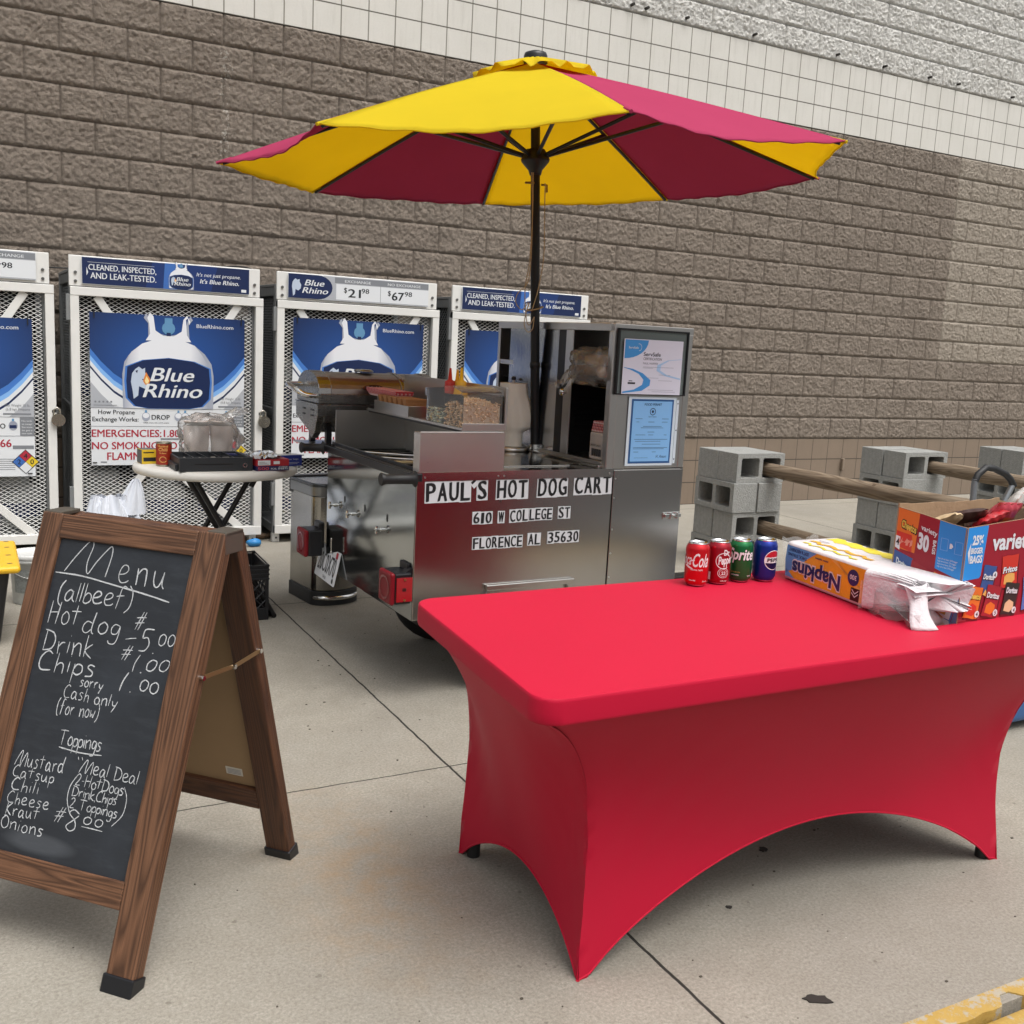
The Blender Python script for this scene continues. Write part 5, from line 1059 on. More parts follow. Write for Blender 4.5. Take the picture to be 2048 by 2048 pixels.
def side(i0, j0, i1, j1, arch, sag, outn, NU=49, NV=22, emit=True):
    A, B_ = corner(i0, j0), corner(i1, j1); RA, RB = rim_pt(i0, j0), rim_pt(i1, j1); outn = Vector(outn); run = (B_-A).normalized()
    A = A+outn*.015-run*.015; B_ = B_+outn*.015+run*.015
    ux = abs(run.x) > .5
    def fn(s, t_):
        e = 4*s*(1-s); sb = .5-.5*math.cos(PI*s)*1.0; sb = s
        bot = A.lerp(B_, s)-outn*sag*e; pw = math.sin(PI*s); sf = min(max((s-.022)/.956, 0), 1); bot.z = arch*(math.sin(PI*sf)**.72)
        # rim position: straight edge then rounded corner arcs
        if ux:
            xx = RA.x+(RB.x-RA.x)*s; x0, x1 = min(T0, T1)+cr, max(T0, T1)-cr; yy = (TY0 if outn.y < 0 else TY1)
            if xx < x0: yy = yy-outn.y*(cr-math.sqrt(max(cr**2-(x0-xx)**2, 0)))
            if xx > x1: yy = yy-outn.y*(cr-math.sqrt(max(cr**2-(xx-x1)**2, 0)))
            top = Vector((xx, yy, TZ-.050))-outn*.020
        else:
            yy = RA.y+(RB.y-RA.y)*s; y0, y1 = TY0+cr, TY1-cr; xx = (T0 if outn.x < 0 else T1)
            if yy < y0: xx = xx-outn.x*(cr-math.sqrt(max(cr**2-(y0-yy)**2, 0)))
            if yy > y1: xx = xx-outn.x*(cr-math.sqrt(max(cr**2-(yy-y1)**2, 0)))
            top = Vector((xx, yy, TZ-.050))-outn*.020
        top.z = TZ-.054
        pwr = 1.15+3.4*(abs(2*s-1)**3.0); w_ = t_**pwr
        p = bot*(1-w_)+top*w_; p.z = bot.z+(top.z-bot.z)*t_
        p -= outn*.030*e*math.sin(PI*t_)*.6
        cn = max(0, abs(2*s-1)-.25)/.75; p += outn*.0022*math.sin(46*(t_*.6+abs(s-.5)))*cn*math.sin(PI*t_)*(1-cn*.6)
        if abs(2*s-1) > .9 and t_ < .12: p += (run*(-1 if s < .5 else 1))*0.004*(1-t_/.12)
        return p
    if emit: b.grid(fn, NU, NV)
    return fn
for a_ in SIDES: side(*a_)
cloth = b.build('tablecloth', solid=.0012)
bm = bmesh.new(); bm.from_mesh(cloth.data); bmesh.ops.remove_doubles(bm, verts=bm.verts, dist=.0012); bm.to_mesh(cloth.data); bm.free(); cloth.data.set_sharp_from_angle(angle=R(32))
for v in cloth.data.vertices:      # the cover sits slightly askew on the table
    q = v.co
    if q.x > .9 and q.z < TZ-.056: q.x -= .055*math.sin(PI*min(max(q.z/(TZ-.05), 0), 1))**1.3*min((q.x-.9)/.25, 1)
    q.x += .058*min(max((q.y-TY0)/.745, 0), 1)*min(max((.4-q.x)/.8, 0), 1)*min(max((q.z-.1)/.6, 0), 1)
wn_ = cloth.modifiers.new('n', 'WEIGHTED_NORMAL'); wn_.keep_sharp = True; wn_.weight = 90
hem = MB(CL)
for (i0, j0, i1, j1, arch, sag, on, nu) in SIDES:
    f_ = side(i0, j0, i1, j1, arch, sag, on, nu, emit=False); hem.tube([f_(k/40, 0) for k in range(41)], .0028, 6)
hem.build('hem', cloth)
tag(cloth, 'bright red stretch cover pulled over the folding table down to its feet', 'tablecloth')
# pocket hem at each foot
# ------------------------------------------------------------------ drink cans
ALU = mat('can_aluminium', 'd4d6d8', .18, metal=1, spec=.6)
def can(x, y, rz, body, deco, lb, z=TZ+.0015):
    t = thing('drink_can', lb, 'can', (x, y, z), rz, 'drink cans on the red table')
    b = MB(body); b.lathe([(.0268, .006), (.0300, .010), (.0330, .018), (.0330, .104), (.0318, .109), (.0285, .1155), (.0270, .118)], n=48); b.build('can_body', t)
    b = MB(ALU); b.lathe([(.0, .004), (.020, .004), (.0235, .0), (.026, .004), (.0270, .0065)], n=40); b.build('can_base', t); b = MB(ALU); b.lathe([(.0268, .1175), (.0275, .1205), (.0268, .122), (.0252, .1215), (.0245, .117), (.0, .1175)], n=40); b.build('can_top', t)
    b = MB(ALU); b.ring((0, -.006, .1195), .003, .007, X, Y, 16, ry=1.3); b.use(mat('tab_dark', '4b4d50', .4, metal=.8)); b.disc((0, .010, .1178), .009, X, Y, 16, ry=.011); b.build('pull_tab', t)
    b = MB(); deco(b); b.build('can_print', t); return t
CF = lambda ph, z, r=.0334: (lambda x, y: (r*math.sin(ph+x/.033), -r*math.cos(ph+x/.033), z+y))
def ctext(b, s, ph, z, h, w_, al='c', bold=.02, shear=0, r=.0334, slope=0):
    b.text(s, (0, 0, 0), h=h, w=w_, al=al, bold=bold, shear=shear, fn=lambda x, y: (r*math.sin(ph+x/.033), -r*math.cos(ph+x/.033), z+y+slope*x), sub=1)
def cpatch(b, pts, ph, z, r=.0333, n=1):
    bm = bmesh.new(); bm.faces.new([bm.verts.new((p[0], p[1], 0)) for p in pts]); bmesh.ops.triangulate(bm, faces=bm.faces[:])
    for _ in range(3): bmesh.ops.subdivide_edges(bm, edges=[e for e in bm.edges if e.calc_length() > .004], cuts=1); bmesh.ops.triangulate(bm, faces=bm.faces[:])
    bm.verts.index_update(); b.add([(r*math.sin(ph+v.co.x/.033), -r*math.cos(ph+v.co.x/.033), z+v.co.y) for v in bm.verts], [tuple(q.index for q in f.verts) for f in bm.faces], False); bm.free()
circ = lambda r, n=28, ry=1: [(r*math.cos(2*PI*k/n), r*ry*math.sin(2*PI*k/n)) for k in range(n)]
CRED = mat('can_red', 'c3121f', .28, metal=.55, coat=.3); CMAR = mat('can_maroon', '9c1226', .28, metal=.55, coat=.3); CGRN = mat('can_green', '17703c', .28, metal=.55, coat=.3); CBLU = mat('can_blue', '14308f', .28, metal=.55, coat=.3)
CWH = mat('can_ink_white', 'd9dbdd', .35); CBK = mat('can_ink_black', '15161a', .35); CGD = mat('can_ink_gold', '8d8445', .35)
FC = -.64   # azimuth (about the can) that faces the camera
def d_cola(b):
    b.use(CWH); ctext(b, 'Coca', FC-1.12, .062, .030, .040, 'c', .012, .35, slope=-.0); ctext(b, 'Cola', FC+.30, .058, .036, .046, 'c', .012, .35); cpatch(b, [(-.006, 0), (.006, .002), (.006, .005), (-.006, .004)], FC-.42, .072)
    cpatch(b, [(-.03, .0), (-.012, -.008), (.002, -.010), (-.004, -.006), (-.018, .001)], FC-.35, .060); ctext(b, 'ORIGINAL TASTE', FC-.05, .047, .0038, .036, 'c', .01); ctext(b, '12 FL OZ', FC+.75, .016, .003, .014); ctext(b, '90 CALORIES', FC-.35, .018, .003, .018)
def d_pep(b):
    b.use(CWH); ctext(b, 'Dr', FC+.62, .086, .015, .018, 'c', .03); ctext(b, 'Pepper', FC+.60, .062, .022, .044, 'c', .03, slope=.12)
    for r_ in (.0165, .012): 
        bb = [(r_*math.cos(a)*q, r_*.85*math.sin(a)*q) for a, q in [(2*PI*k/28, 1) for k in range(28)]]
        for k in range(28):
            a, c = bb[k], bb[(k+1) % 28]; cpatch(b, [(a[0], a[1]), (c[0], c[1]), (c[0]*.92, c[1]*.92), (a[0]*.92, a[1]*.92)], FC+.42, .036)
    ctext(b, '23', FC+.42, .031, .009, .012, 'c', .02); ctext(b, '12 FL OZ', FC+.5, .008+.004, .003, .02)
    for a0, a1, r_ in ((.5, 5.3, .023),):
        for k in range(20):
            a = a0+(a1-a0)*k/20; c = a0+(a1-a0)*(k+1)/20; cpatch(b, [(r_*math.cos(a), r_*math.sin(a)), (r_*math.cos(c), r_*math.sin(c)), (.9*r_*math.cos(c), .9*r_*math.sin(c)), (.9*r_*math.cos(a), .9*r_*math.sin(a))], FC+.38, .070)
    cpatch(b, [(-.005, 0), (.005, 0), (.005, .022), (-.005, .022)], FC-.85, .014)
def d_spr(b):
    b.use(CBK); ctext(b, 'Sprite', FC-.0, .0670, .030, .080, 'c', .05, .2, r=.0333); b.use(CWH); ctext(b, 'Sprite', FC-.02, .068, .030, .079, 'c', .025, .2, r=.0337); b.use(CGD); ctext(b, 'LEMON-LIME SODA', FC-.45, .030, .0032, .028); b.use(CWH); ctext(b, '140 CALORIES', FC-.45, .022, .0028, .022); ctext(b, '12 FL OZ', FC+.85, .020, .003, .014)
def d_pps(b):
    ph = FC+.72; b.use(CWH); cpatch(b, circ(.0285), ph, .066, .03325)
    up_ = [(.0265*math.cos(a), .0265*math.sin(a)) for a in [R(18)+R(144)*k/12 for k in range(13)]]; b.use(mat('can_print_red', 'b01f2d', .3)); cpatch(b, up_, ph, .066, .0334)
    dn = [(.0265*math.cos(a), .0265*math.sin(a)) for a in [R(198)+R(144)*k/12 for k in range(13)]]; b.use(mat('can_print_navy', '0d0f3c', .3)); cpatch(b, dn, ph, .066, .0334); b.use(CBK); ctext(b, 'PEPSI', ph, .0615, .0095, .040, 'c', .03, r=.0337)
can(.358+.02, -5.208+.02, 0, CRED, d_cola, 'bright red cola can with white script, first from the left of the four cans'); can(.434+.022, -5.206+.02, 0, CMAR, d_pep, 'deep red pepper soda can with a circled number 23, second of the four cans')
can(.517+.020, -5.198+.015, 0, CGRN, d_spr, 'green lemon-lime soda can with a white name, third of the four cans'); can(.592+.022, -5.218+.02, 0, CBLU, d_pps, 'dark blue cola can with a round red and white emblem beside the napkins')
# ================================================================== NAPKINS
NX, NY0, NZ = .695, -5.185, TZ+.0015
t = thing('napkin_pack', 'torn pack of white napkins printed upside down, between the cans and the snack box', 'napkins', (NX, NY0, NZ))
YF = Vector((0, -1, 0))
def nwob(u_, v_, k): return .004*math.sin(9*u_+k)+.003*math.sin(17*v_+2*k)
NAPW = mat('napkin_paper', 'd4cfd2', .9, bump=.3, bs=120, var=.04, vs=30)
NY_ = mat('pack_yellow', 'edb02c', .35, bump=.15, bs=30, var=.18, vs=30); NBL = mat('pack_sky_blue', '5fa0d8', .35, bump=.15, bs=30); NLY = mat('pack_light_yellow', 'e2cf3a', .35); NNV = mat('pack_navy', '1f2e62', .4); NPL = mat('pack_plastic_white', 'dcd6d8', .3, bump=.3, bs=22)
LEN, WD, HT_ = .41, .205, .113
b = MB(NPL)      # soft edged pack body
def pk(u_, v_):
    # u around the section, v along the length
    a = 2*PI*u_; ex = .16; cx_, cz_ = WD/2, HT_/2
    cs, sn = math.cos(a), math.sin(a); x_ = cx_+cx_*abs(cs)**ex*(1 if cs > 0 else -1); z_ = cz_+cz_*abs(sn)**ex*(1 if sn > 0 else -1)
    e = min(v_/.04, 1); k = .82+.18*math.sqrt(max(0, 1-(1-e)**2)); x_ = cx_+(x_-cx_)*k; z_ = cz_*1.0+(z_-cz_)*k
    x_ -= .10*v_*LEN*0; return (x_-.055*v_*.9, -v_*LEN, max(z_, .0))
b.grid(pk, 64, 26, cu=True); b.poly([pk(k/64, 0) for k in range(64)]); b.build('pack_body', t)
# printed film on the left side and the top
def sidept(y_, z_, d=.0006): # y_ along the pack from the back, z_ height
    return Vector((-.0495*(y_/LEN)-d-.0005, -y_, z_))
b = MB(NY_)
def spoly(pts, m_, d):
    b.use(m_); n = len(pts); b.add([sidept(p[0], p[1], d) for p in pts], [tuple(range(n))], False)
spoly([(.022, .012), (.345, .012), (.357, .06), (.350, .103), (.018, .103), (.014, .06)], NY_, .0006)
spoly([(.014, .06), (.018, .022), (.075, .045), (.105, .075), (.150, .103), (.018, .103)], NBL, .0010); spoly([(.018, .012), (.06, .012), (.02, .035)], NBL, .0010)
spoly([(.205, .103), (.23, .103), (.345, .025), (.345, .045)], mat('pack_orange', 'e6b85a', .35), .0010)
def stext(s_, y1, z1, h, w_, m_, d, bold=.03, shear=0):  # upside-down lettering reading from the front end back
    b.use(m_); b.text(s_, fn=lambda x_, y_: sidept(y1-x_, z1-y_, d), h=h, w=w_, bold=bold, shear=shear)
stext('Napkins', .258, .063, .040, .212, mat('pack_glow', 'e4ddd8', .4), .0014, .085); stext('Napkins', .256, .062, .038, .208, NNV, .0020, .035)
stext('THICK, STRONG', .110, .082, .008, .085, NNV, .0016, .02, .1); stext('SOFT & ABSORBENT', .116, .097, .009, .088, NNV, .0016, .02, .1)
stext('paper napkins', .20, .092, .0045, .055, NNV, .0014)
spoly([(.305+.022*math.cos(a), .072+.022*math.sin(a)) for a in [2*PI*k/24 for k in range(24)]], NNV, .0014); stext('300', .318, .079, .012, .026, PW, .0020, .02)
spoly([(.300, .012), (.333, .012), (.335, .046), (.300, .046)], mat('cocoa_brown', '2c1714', .4), .0016)
for dz_ in (0, .009): b.use(PW); b.add([sidept(p[0], p[1]+dz_, .0022) for p in ((.304, .034), (.317, .024), (.330, .034), (.330, .031), (.317, .021), (.304, .031))], [(0, 1, 4, 5), (1, 2, 3, 4)], False)
b.build('pack_print', t)
b = MB(NLY); zt = HT_+.0022
def tp(x_, y_): return (x_-.0495*y_/LEN, -y_, HT_+.0008)
def tgrid(x0, x1, y0, y1, m_, d): b.use(m_); b.grid(lambda u_, v_: (lambda q: (q[0], q[1], q[2]+max(d, 0)))(tp(x0+(x1-x0)*u_+.01*math.sin(25*v_), y0+(y1-y0)*v_)), 4, 12)
tgrid(.135, .185, .03, .30, NLY, 0); tgrid(.062, .078, .04, .30, NY_, .001); tgrid(.026, .036, .05, .28, NLY, .001)
b.use(NNV); b.rect((0, 0, HT_+.003), (0, 1, 0), (1, 0, 0), -.09, -.05, .085, .089); b.rect((0, 0, HT_+.003), (0, 1, 0), (1, 0, 0), -.2, -.16, .155, .16); b.build('pack_top_print', t)
# napkins pushing out of the torn end
b = MB(NAPW)
def nap(u_, v_):
    a = 2*PI*u_; cs, sn = math.cos(a), math.sin(a); fl = v_**1.3
    w2 = (WD/2)*(1-.22*v_); h2 = (HT_/2-.001)*(1-.10*v_-.25*v_*v_)
    x_ = WD/2-.005+w2*abs(cs)**.3*(1 if cs > 0 else -1)-.055-.01*v_; z_ = HT_/2+.014*v_+h2*abs(sn)**.22*(1 if sn > 0 else -1)
    z_ += .0022*math.sin(60*u_*2)*v_; x_ += .0035*math.sin(a*38)*fl*(cs < 0 or True)
    return (x_, -LEN+.05-.14*v_-.006*math.sin(a*23)*fl-.05*v_*(cs > 0), max(z_, .001))
b.grid(nap, 120, 22, cu=True); E_ = [nap(k/120, 1) for k in range(120)]; cxx = sum(p[0] for p in E_)/120; cyy = sum(p[1] for p in E_)/120; czz = sum(p[2] for p in E_)/120
b.add(E_+[(cxx, cyy+.01, czz)], [(k, (k+1) % 120, 120) for k in range(120)], True)
# loose sheets fanned at the end
for k in range(2):
    z0 = .086+.0100*k
    b.grid(lambda u_, v_, z0=z0, k=k: (-.058+.19*u_-.004*math.sin(k*2.1), -LEN-.05-.062*v_-.004*math.sin(k*1.7+u_*3)-.008*math.sin(PI*u_)*v_, z0+.004*v_*math.sin(4*u_+k)-.012*v_*v_), 10, 6)
b.build('napkin_stack', t)
b = MB(NAPW)
b.grid(lambda u_, v_: (-.062+.050*u_-.012*v_+.012*math.sin(5*v_+2*u_)*v_, -LEN-.080-.034*v_-.022*u_-.014*math.sin(PI*u_)*(1-.5*v_)-.02*v_*v_, .094*(1-v_)**1.05+.010*math.sin(PI*v_)*(1-u_)+.001+.010*u_*(1-v_)), 8, 16); b.build('hanging_napkin', t, solid=.002)
b = MB(FILM); b.grid(lambda u_, v_: (-.065+.13*u_+.008*math.sin(9*v_), -LEN+.02-.155*v_, .004+.035*math.sin(PI*min(1, v_*1.2))*(.5+.5*math.sin(7*u_+3*v_))), 22, 16); b.build('torn_film', t); b = MB(FILM); b.grid(lambda u_, v_: (-.060+.01*math.sin(12*u_), -LEN+.06-.20*u_, .002+.075*v_*(1-.6*u_)+.006*math.sin(20*u_)), 24, 8)
b.build('torn_film', t); b = MB(FILM); b.grid(lambda u_, v_: (.02+.15*u_, .01+.014*math.sin(9*u_)*v_+.022*v_, .02+.09*v_+.004*math.sin(22*u_)), 20, 5); b.build('torn_film', t)

# ================================================================== SNACK BOX
BX, BY, BZ = .778, -5.722, TZ+.0015
sb = thing('snack_box', 'open red cardboard variety box of snack bags at the right end of the red table', 'box', (BX, BY, BZ), R(2))
BWX, BDY = .42, .212
CARD = mat('cardboard_inside', '9b8064', .85, bump=.2, bs=60, var=.12, vs=14); KR = mat('box_red', '94182a', .5, var=.05, vs=8)
b = MB(CARD)
lp = [(0, 0), (BDY, 0), (BDY, .262), (.13, .255), (.05, .246), (0, .243)]
b.prism(lp, lambda p, q: (.0015, p, q), lambda p, q: (.0045, p, q)); b.prism(lp, lambda p, q: (BWX-.0045, p, q), lambda p, q: (BWX-.0015, p, q+.006))
fp = [(0, 0), (BWX, 0), (BWX, .268), (.30, .262), (.14, .252), (0, .243)]
b.prism(fp, lambda p, q: (p, .0015, q), lambda p, q: (p, .0045, q)); rr = random.Random(2)
bp_ = [(0, 0), (BWX, 0)]+[(BWX-(BWX)*k/24, .272+rr.uniform(-.0015, .002)-.004*math.sin(k/24*PI)) for k in range(25)]
b.prism(bp_, lambda p, q: (p, BDY-.004, q), lambda p, q: (p, BDY, q)); b.box(.003, BWX-.003, .004, BDY-.004, .001, .004)
b.build('box_body', sb)
# printed faces; left face uses s = 0 at the back, 1 at the front corner
KB = mat('box_blue', '2a8bd8', .45); KO = mat('box_orange', 'd8702a', .45); KDB = mat('box_dorito_blue', '35558f', .45); KDR = mat('box_dorito_red', '9a2630', .45); KY = mat('box_chip_yellow', 'dca95a', .5); KFR = mat('box_fritos_red', 'c43528', .45); KRU = mat('box_ruffles_blue', '4f74b5', .45)
b = MB(KR)
def LF(s_, z_, d=0): return (.0008-d, BDY*(1-s_), z_)
def lpoly(pts, m_, d): b.use(m_); b.add([LF(p[0], p[1], d) for p in pts], [tuple(range(len(pts)))], False)
def ltext(s_, x0, z0, h, w_, m_, d, bold=.03, shear=0, sl=0, vert=False):
    b.use(m_); b.text(s_, fn=(lambda x_, y_: LF(x0+x_/BDY, z0+y_+sl*x_, d)) if not vert else (lambda x_, y_: LF(x0+y_/BDY, z0-x_, d)), h=h, w=w_, bold=bold, shear=shear)
top = lambda s_: .262-.019*s_
lpoly([(0, 0), (1, 0), (1, .2425), (.76, .2455), (.38, .2545), (0, .2615)], KR, 0)
lpoly([(0, .155), (.31, .150), (.33, top(.33)-.001), (0, top(0)-.001)], KO, .0003); lpoly([(0, .152), (.27, .148), (.28, .10), (.02, .115)], KR, .0004)
lpoly([(.02, .20), (.25, .195), (.27, .15), (.05, .16)], KFR, .0005); lpoly([(.0, .158), (.09, .150), (.085, .185), (.0, .188)], PW, .0007)
lpoly([(.0, .085), (.27, .055), (.30, .135), (.0, .150)], KDB, .0006); lpoly([(.26, .04), (.60, .02), (.61, .112), (.29, .132)], KDR, .0007); lpoly([(.60, .04), (1, .02), (1, .105), (.62, .118)], KFR, .0008)
lpoly([(.62, .115), (.98, .100), (.97, .06), (.80, .028), (.63, .05)], KY, .0010); lpoly([(.61, .0), (.92, .0), (.98, .064), (.66, .078)], KRU, .0009); lpoly([(.64, .012), (.90, .004), (.94, .045), (.68, .052)], PW, .0011); lpoly([(.70, .018), (.84, .014), (.86, .036), (.73, .04)], KY, .0013); lpoly([(.61, .0), (.88, .0), (.66, .024)], KO, .0012); lpoly([(.93, .0), (1, .0), (1, .064), (.985, .064)], mat('box_steel_blue', '5d76a0', .5), .0009)
lpoly([(.62, .125), (1, .108), (1, .2425), (.76, .2455), (.62, .2488)], KB, .0006)
# snack pictures
rr = random.Random(9)
for k in range(7): lpoly([(.05+.06*k*.5+dx, .165+rr.uniform(-.004, .012)+dz_) for dx, dz_ in ((0, 0), (.035, .003), (.04, .010), (.01, .009))], mat('snack_pink', 'd98a78', .6), .0009)
YLOGO = mat('logo_yellow', 'dcbf55', .45)
ltext('Cheetos', .075, .212, .020, .052, CBK, .0009, .09, .1, -.25); ltext('Cheetos', .085, .213, .018, .047, YLOGO, .0015, .03, .1, -.25)
ltext('variety', .37, .216, .013, .050, PW, .0010, .02, 0, -.22); ltext('30', .345, .168, .038, .034, PW, .0010, .05, 0, -.2); ltext('BAGS', .56, .195, .009, .036, PW, .0010, .03, vert=True)
ltext('Doritos', .06, .115, .015, .040, PW, .0012, .04, .1, -.35); ltext('Doritos', .34, .075, .017, .045, PW, .0013, .04, .1, -.35); ltext('Fritos', .66, .062, .030, .062, PW, .0016, .04, .15, -.05); ltext('RUFFLES', .66, .048, .016, .056, KFR, .0016, .05, 0, .05); ltext('4', .03, .163, .016, .010, PBK, .0011)
for z_, wd_ in ((.152, .058), (.145, .055), (.138, .056), (.131, .05)): ltext('bags are at least 25% bigger', .65, z_, .0042, wd_, PW, .0010, 0, 0, -.02)
b.use(PW)
for (s0, s1, z0, z1) in ((.665, .76, .175, .205), (.86, .96, .172, .203)):
    for q in ((s0, s1, z0, z0+.001), (s0, s1, z1, z1+.001), (s0, s0+.006, z0, z1), (s1, s1+.006, z0, z1)): lpoly([(q[0], q[2]), (q[1], q[2]), (q[1], q[3]), (q[0], q[3])], SKYB, .0010)
lpoly([(.79, .183), (.815, .183), (.84, .189), (.815, .196), (.79, .196)], PW, .0011)
b.build('side_print', sb)
b = MB(KR)
def FF(x_, z_, d=0): return (x_, .0008-d, z_)
def fpoly(pts, m_, d): b.use(m_); b.add([FF(p[0], p[1], d) for p in pts], [tuple(range(len(pts)))], False)
def ftext(s_, x0, z0, h, w_, m_, d, bold=.03, shear=0, sl=0, al='l'): b.use(m_); b.text(s_, fn=lambda x_, y_: FF(x0+x_, z0+y_+sl*x_, d), h=h, w=w_, bold=bold, shear=shear, al=al)
fpoly([(0, 0), (BWX, 0), (BWX, .2675), (.30, .2615), (.14, .2515), (0, .2425)], KR, 0)
fpoly([(0, .108), (.068, .112), (.074, .118), (.082, .2472), (0, .2425)], KB, .0004)
ftext('25%', .025, .200, .022, .042, PW, .001, .045); ftext('BIGGER', .023, .177, .014, .047, PW, .001, .04); ftext('BAGS', .023, .153, .018, .048, PW, .001, .04); fpoly([(.020, .205), (.011, .18), (.021, .15)], PW, .001)
ftext('variety', .105, .182, .040, .17, PW, .001, .03); ftext('pack', .285, .182, .040, .10, PW, .001, .03)
def bag(cx, cz, w_, h_, ang, m_, name, lw, lz, num=None, snack=None, dd=.0012, lm=None):
    ca, sa = math.cos(ang), math.sin(ang); T = lambda x_, z_: (cx+x_*ca-z_*sa, cz+x_*sa+z_*ca)
    fpoly([T(x_*w_*1.05+.003, z_*h_*1.04-.003) for x_, z_ in ((-.5, -.5), (.5, -.5), (.48, .5), (-.48, .5))], mat('box_shadow_red', '5e0f1b', .5), dd-.0006)
    fpoly([T(x_*w_, z_*h_) for x_, z_ in ((-.5, -.5), (-.17, -.49), (.2, -.51), (.5, -.49), (.46, 0), (.5, .5), (.1, .49), (-.2, .51), (-.5, .5), (-.45, 0))], m_, dd)
    if snack: 
        fpoly([T(x_*w_, z_*h_) for x_, z_ in ((-.32, -.38), (.1, -.42), (.34, -.3), (.30, -.1), (-.05, -.02), (-.30, -.14))], snack, dd+.0003)
    b.use(CBK); b.text(name, fn=lambda x_, y_: FF(*T(x_+.001, y_+lz*h_-.001), dd+.0006), h=h_*.17, w=lw*w_, al='c', bold=.09, shear=.1)
    b.use(lm or PW); b.text(name, fn=lambda x_, y_: FF(*T(x_, y_+lz*h_), dd+.0012), h=h_*.17, w=lw*w_, al='c', bold=.04, shear=.1)
    if num: 
        q = T(.40*w_, -.34*h_) if num != '4b' else T(.42*w_, .2*h_); fpoly([(q[0]+.009*math.cos(a), q[1]+.009*math.sin(a)) for a in [2*PI*k/14 for k in range(14)]], PW, dd+.0016); b.use(PBK); b.text(num[0], fn=lambda x_, y_: FF(q[0]+x_, q[1]-.005+y_, dd+.002), h=.010, al='c', bold=.02)
bag(.105, .105, .052, .075, R(-8), KDB, 'Doritos', .85, .02, '4b'); fpoly([(.09, .068), (.112, .058), (.100, .082)], KY, .0020)
bag(.190, .122, .068, .085, R(4), KFR, 'Fritos', .85, -.02, None, KY, .0014); bag(.055, .050, .058, .082, R(-9), KO, 'Cheetos', .85, .12, '4', KFR, .0022, YLOGO); bag(.128, .048, .060, .082, R(-10), KDR, 'Doritos', .85, .10, '5', KO, .0030)
bag(.205, .048, .058, .085, R(-6), mat('box_black', '2b2a26', .5), 'Doritos', .8, .18, '4', mat('snack_cream', 'd8b890', .6), .0024); bag(.285, .060, .06, .09, R(5), KRU, 'RUFFLES', .8, .1, '5', KY, .0022); bag(.36, .055, .06, .09, R(-4), KY, "Lay's", .7, .1, '4', KO, .0026)
for z_, w_ in ((.014, .09), (.010, .16), (.006, .12)): fpoly([(.004, z_), (.004+w_, z_), (.004+w_, z_+.0009), (.004, z_+.0009)], mat('box_fine_print', 'c26a74', .5), .001)
b.build('front_print', sb)
# snack bags inside the box
def pillow(M, M2, c, w_, h_, th, rot, lb, group='snack bags in the open box'):
    b = MB(M)
    def f(sgn):
        def fn(u_, v_):
            e = (4*u_*(1-u_)*4*v_*(1-v_))**.45; return ((u_-.5)*w_+.002*math.sin(30*v_)*(abs(u_-.5) > .4), sgn*th/2*e+.0015*math.sin(25*u_+13*v_), (v_-.5)*h_+.003*math.sin(22*u_)*(abs(v_-.5) > .45))
        return fn
    b.grid(f(1), 18, 18); b.grid(f(-1), 18, 18); b.use(M2)
    for v0 in (.0, .93): b.grid(lambda u_, v_: ((u_-.5)*w_, -.0012-.0005, (v0+.07*v_-.5)*h_), 14, 2)
    b.grid(lambda u_, v_: ((u_*.6-.3)*w_, -th/2-.0012+.0045*abs(u_-.5), (.25*v_)*h_), 6, 4)
    o = b.build('snack_bag'); o.location = Matrix.Rotation(R(2), 3, 'Z') @ Vector(c)+Vector((BX, BY, BZ)); o.rotation_euler = rot; return tag(o, lb, 'snack bag', group)
FOIL = mat('foil_bag_white', 'cfcac6', .25, metal=.3); pillow(mat('bag_cream', 'c9b08c', .4), FOIL, (.06, .12, .232), .10, .12, .03, (R(60), .1, .2), 'cream snack bag curled at the left inside the open box')
pillow(mat('bag_brown', '3c2420', .35), FOIL, (.115, .10, .240), .11, .12, .04, (R(70), R(25), R(35)), 'dark brown snack bag next to the cream one in the open box')
pillow(mat('bag_red', 'a8262c', .35), FOIL, (.150, .055, .243), .09, .09, .035, (R(60), R(-20), R(-10)), 'red snack bag poking over the front edge of the open box'); pillow(mat('bag_pink', 'b84350', .35), mat('bag_orange', 'd2662e', .35), (.205, .07, .240), .12, .13, .04, (R(35), R(3), R(8)), 'rose red snack bag lying flat in the middle of the open box')
pillow(FOIL, mat('bag_orange'), (.30, .10, .255), .15, .14, .04, (R(30), R(-12), R(25)), 'white and orange snack bag standing highest at the right of the open box'); pillow(mat('bag_blue', '2b5fae', .35), FOIL, (.35, .06, .19), .13, .13, .04, (R(50), R(10), R(-15)), 'blue snack bag low at the right inside the open box')

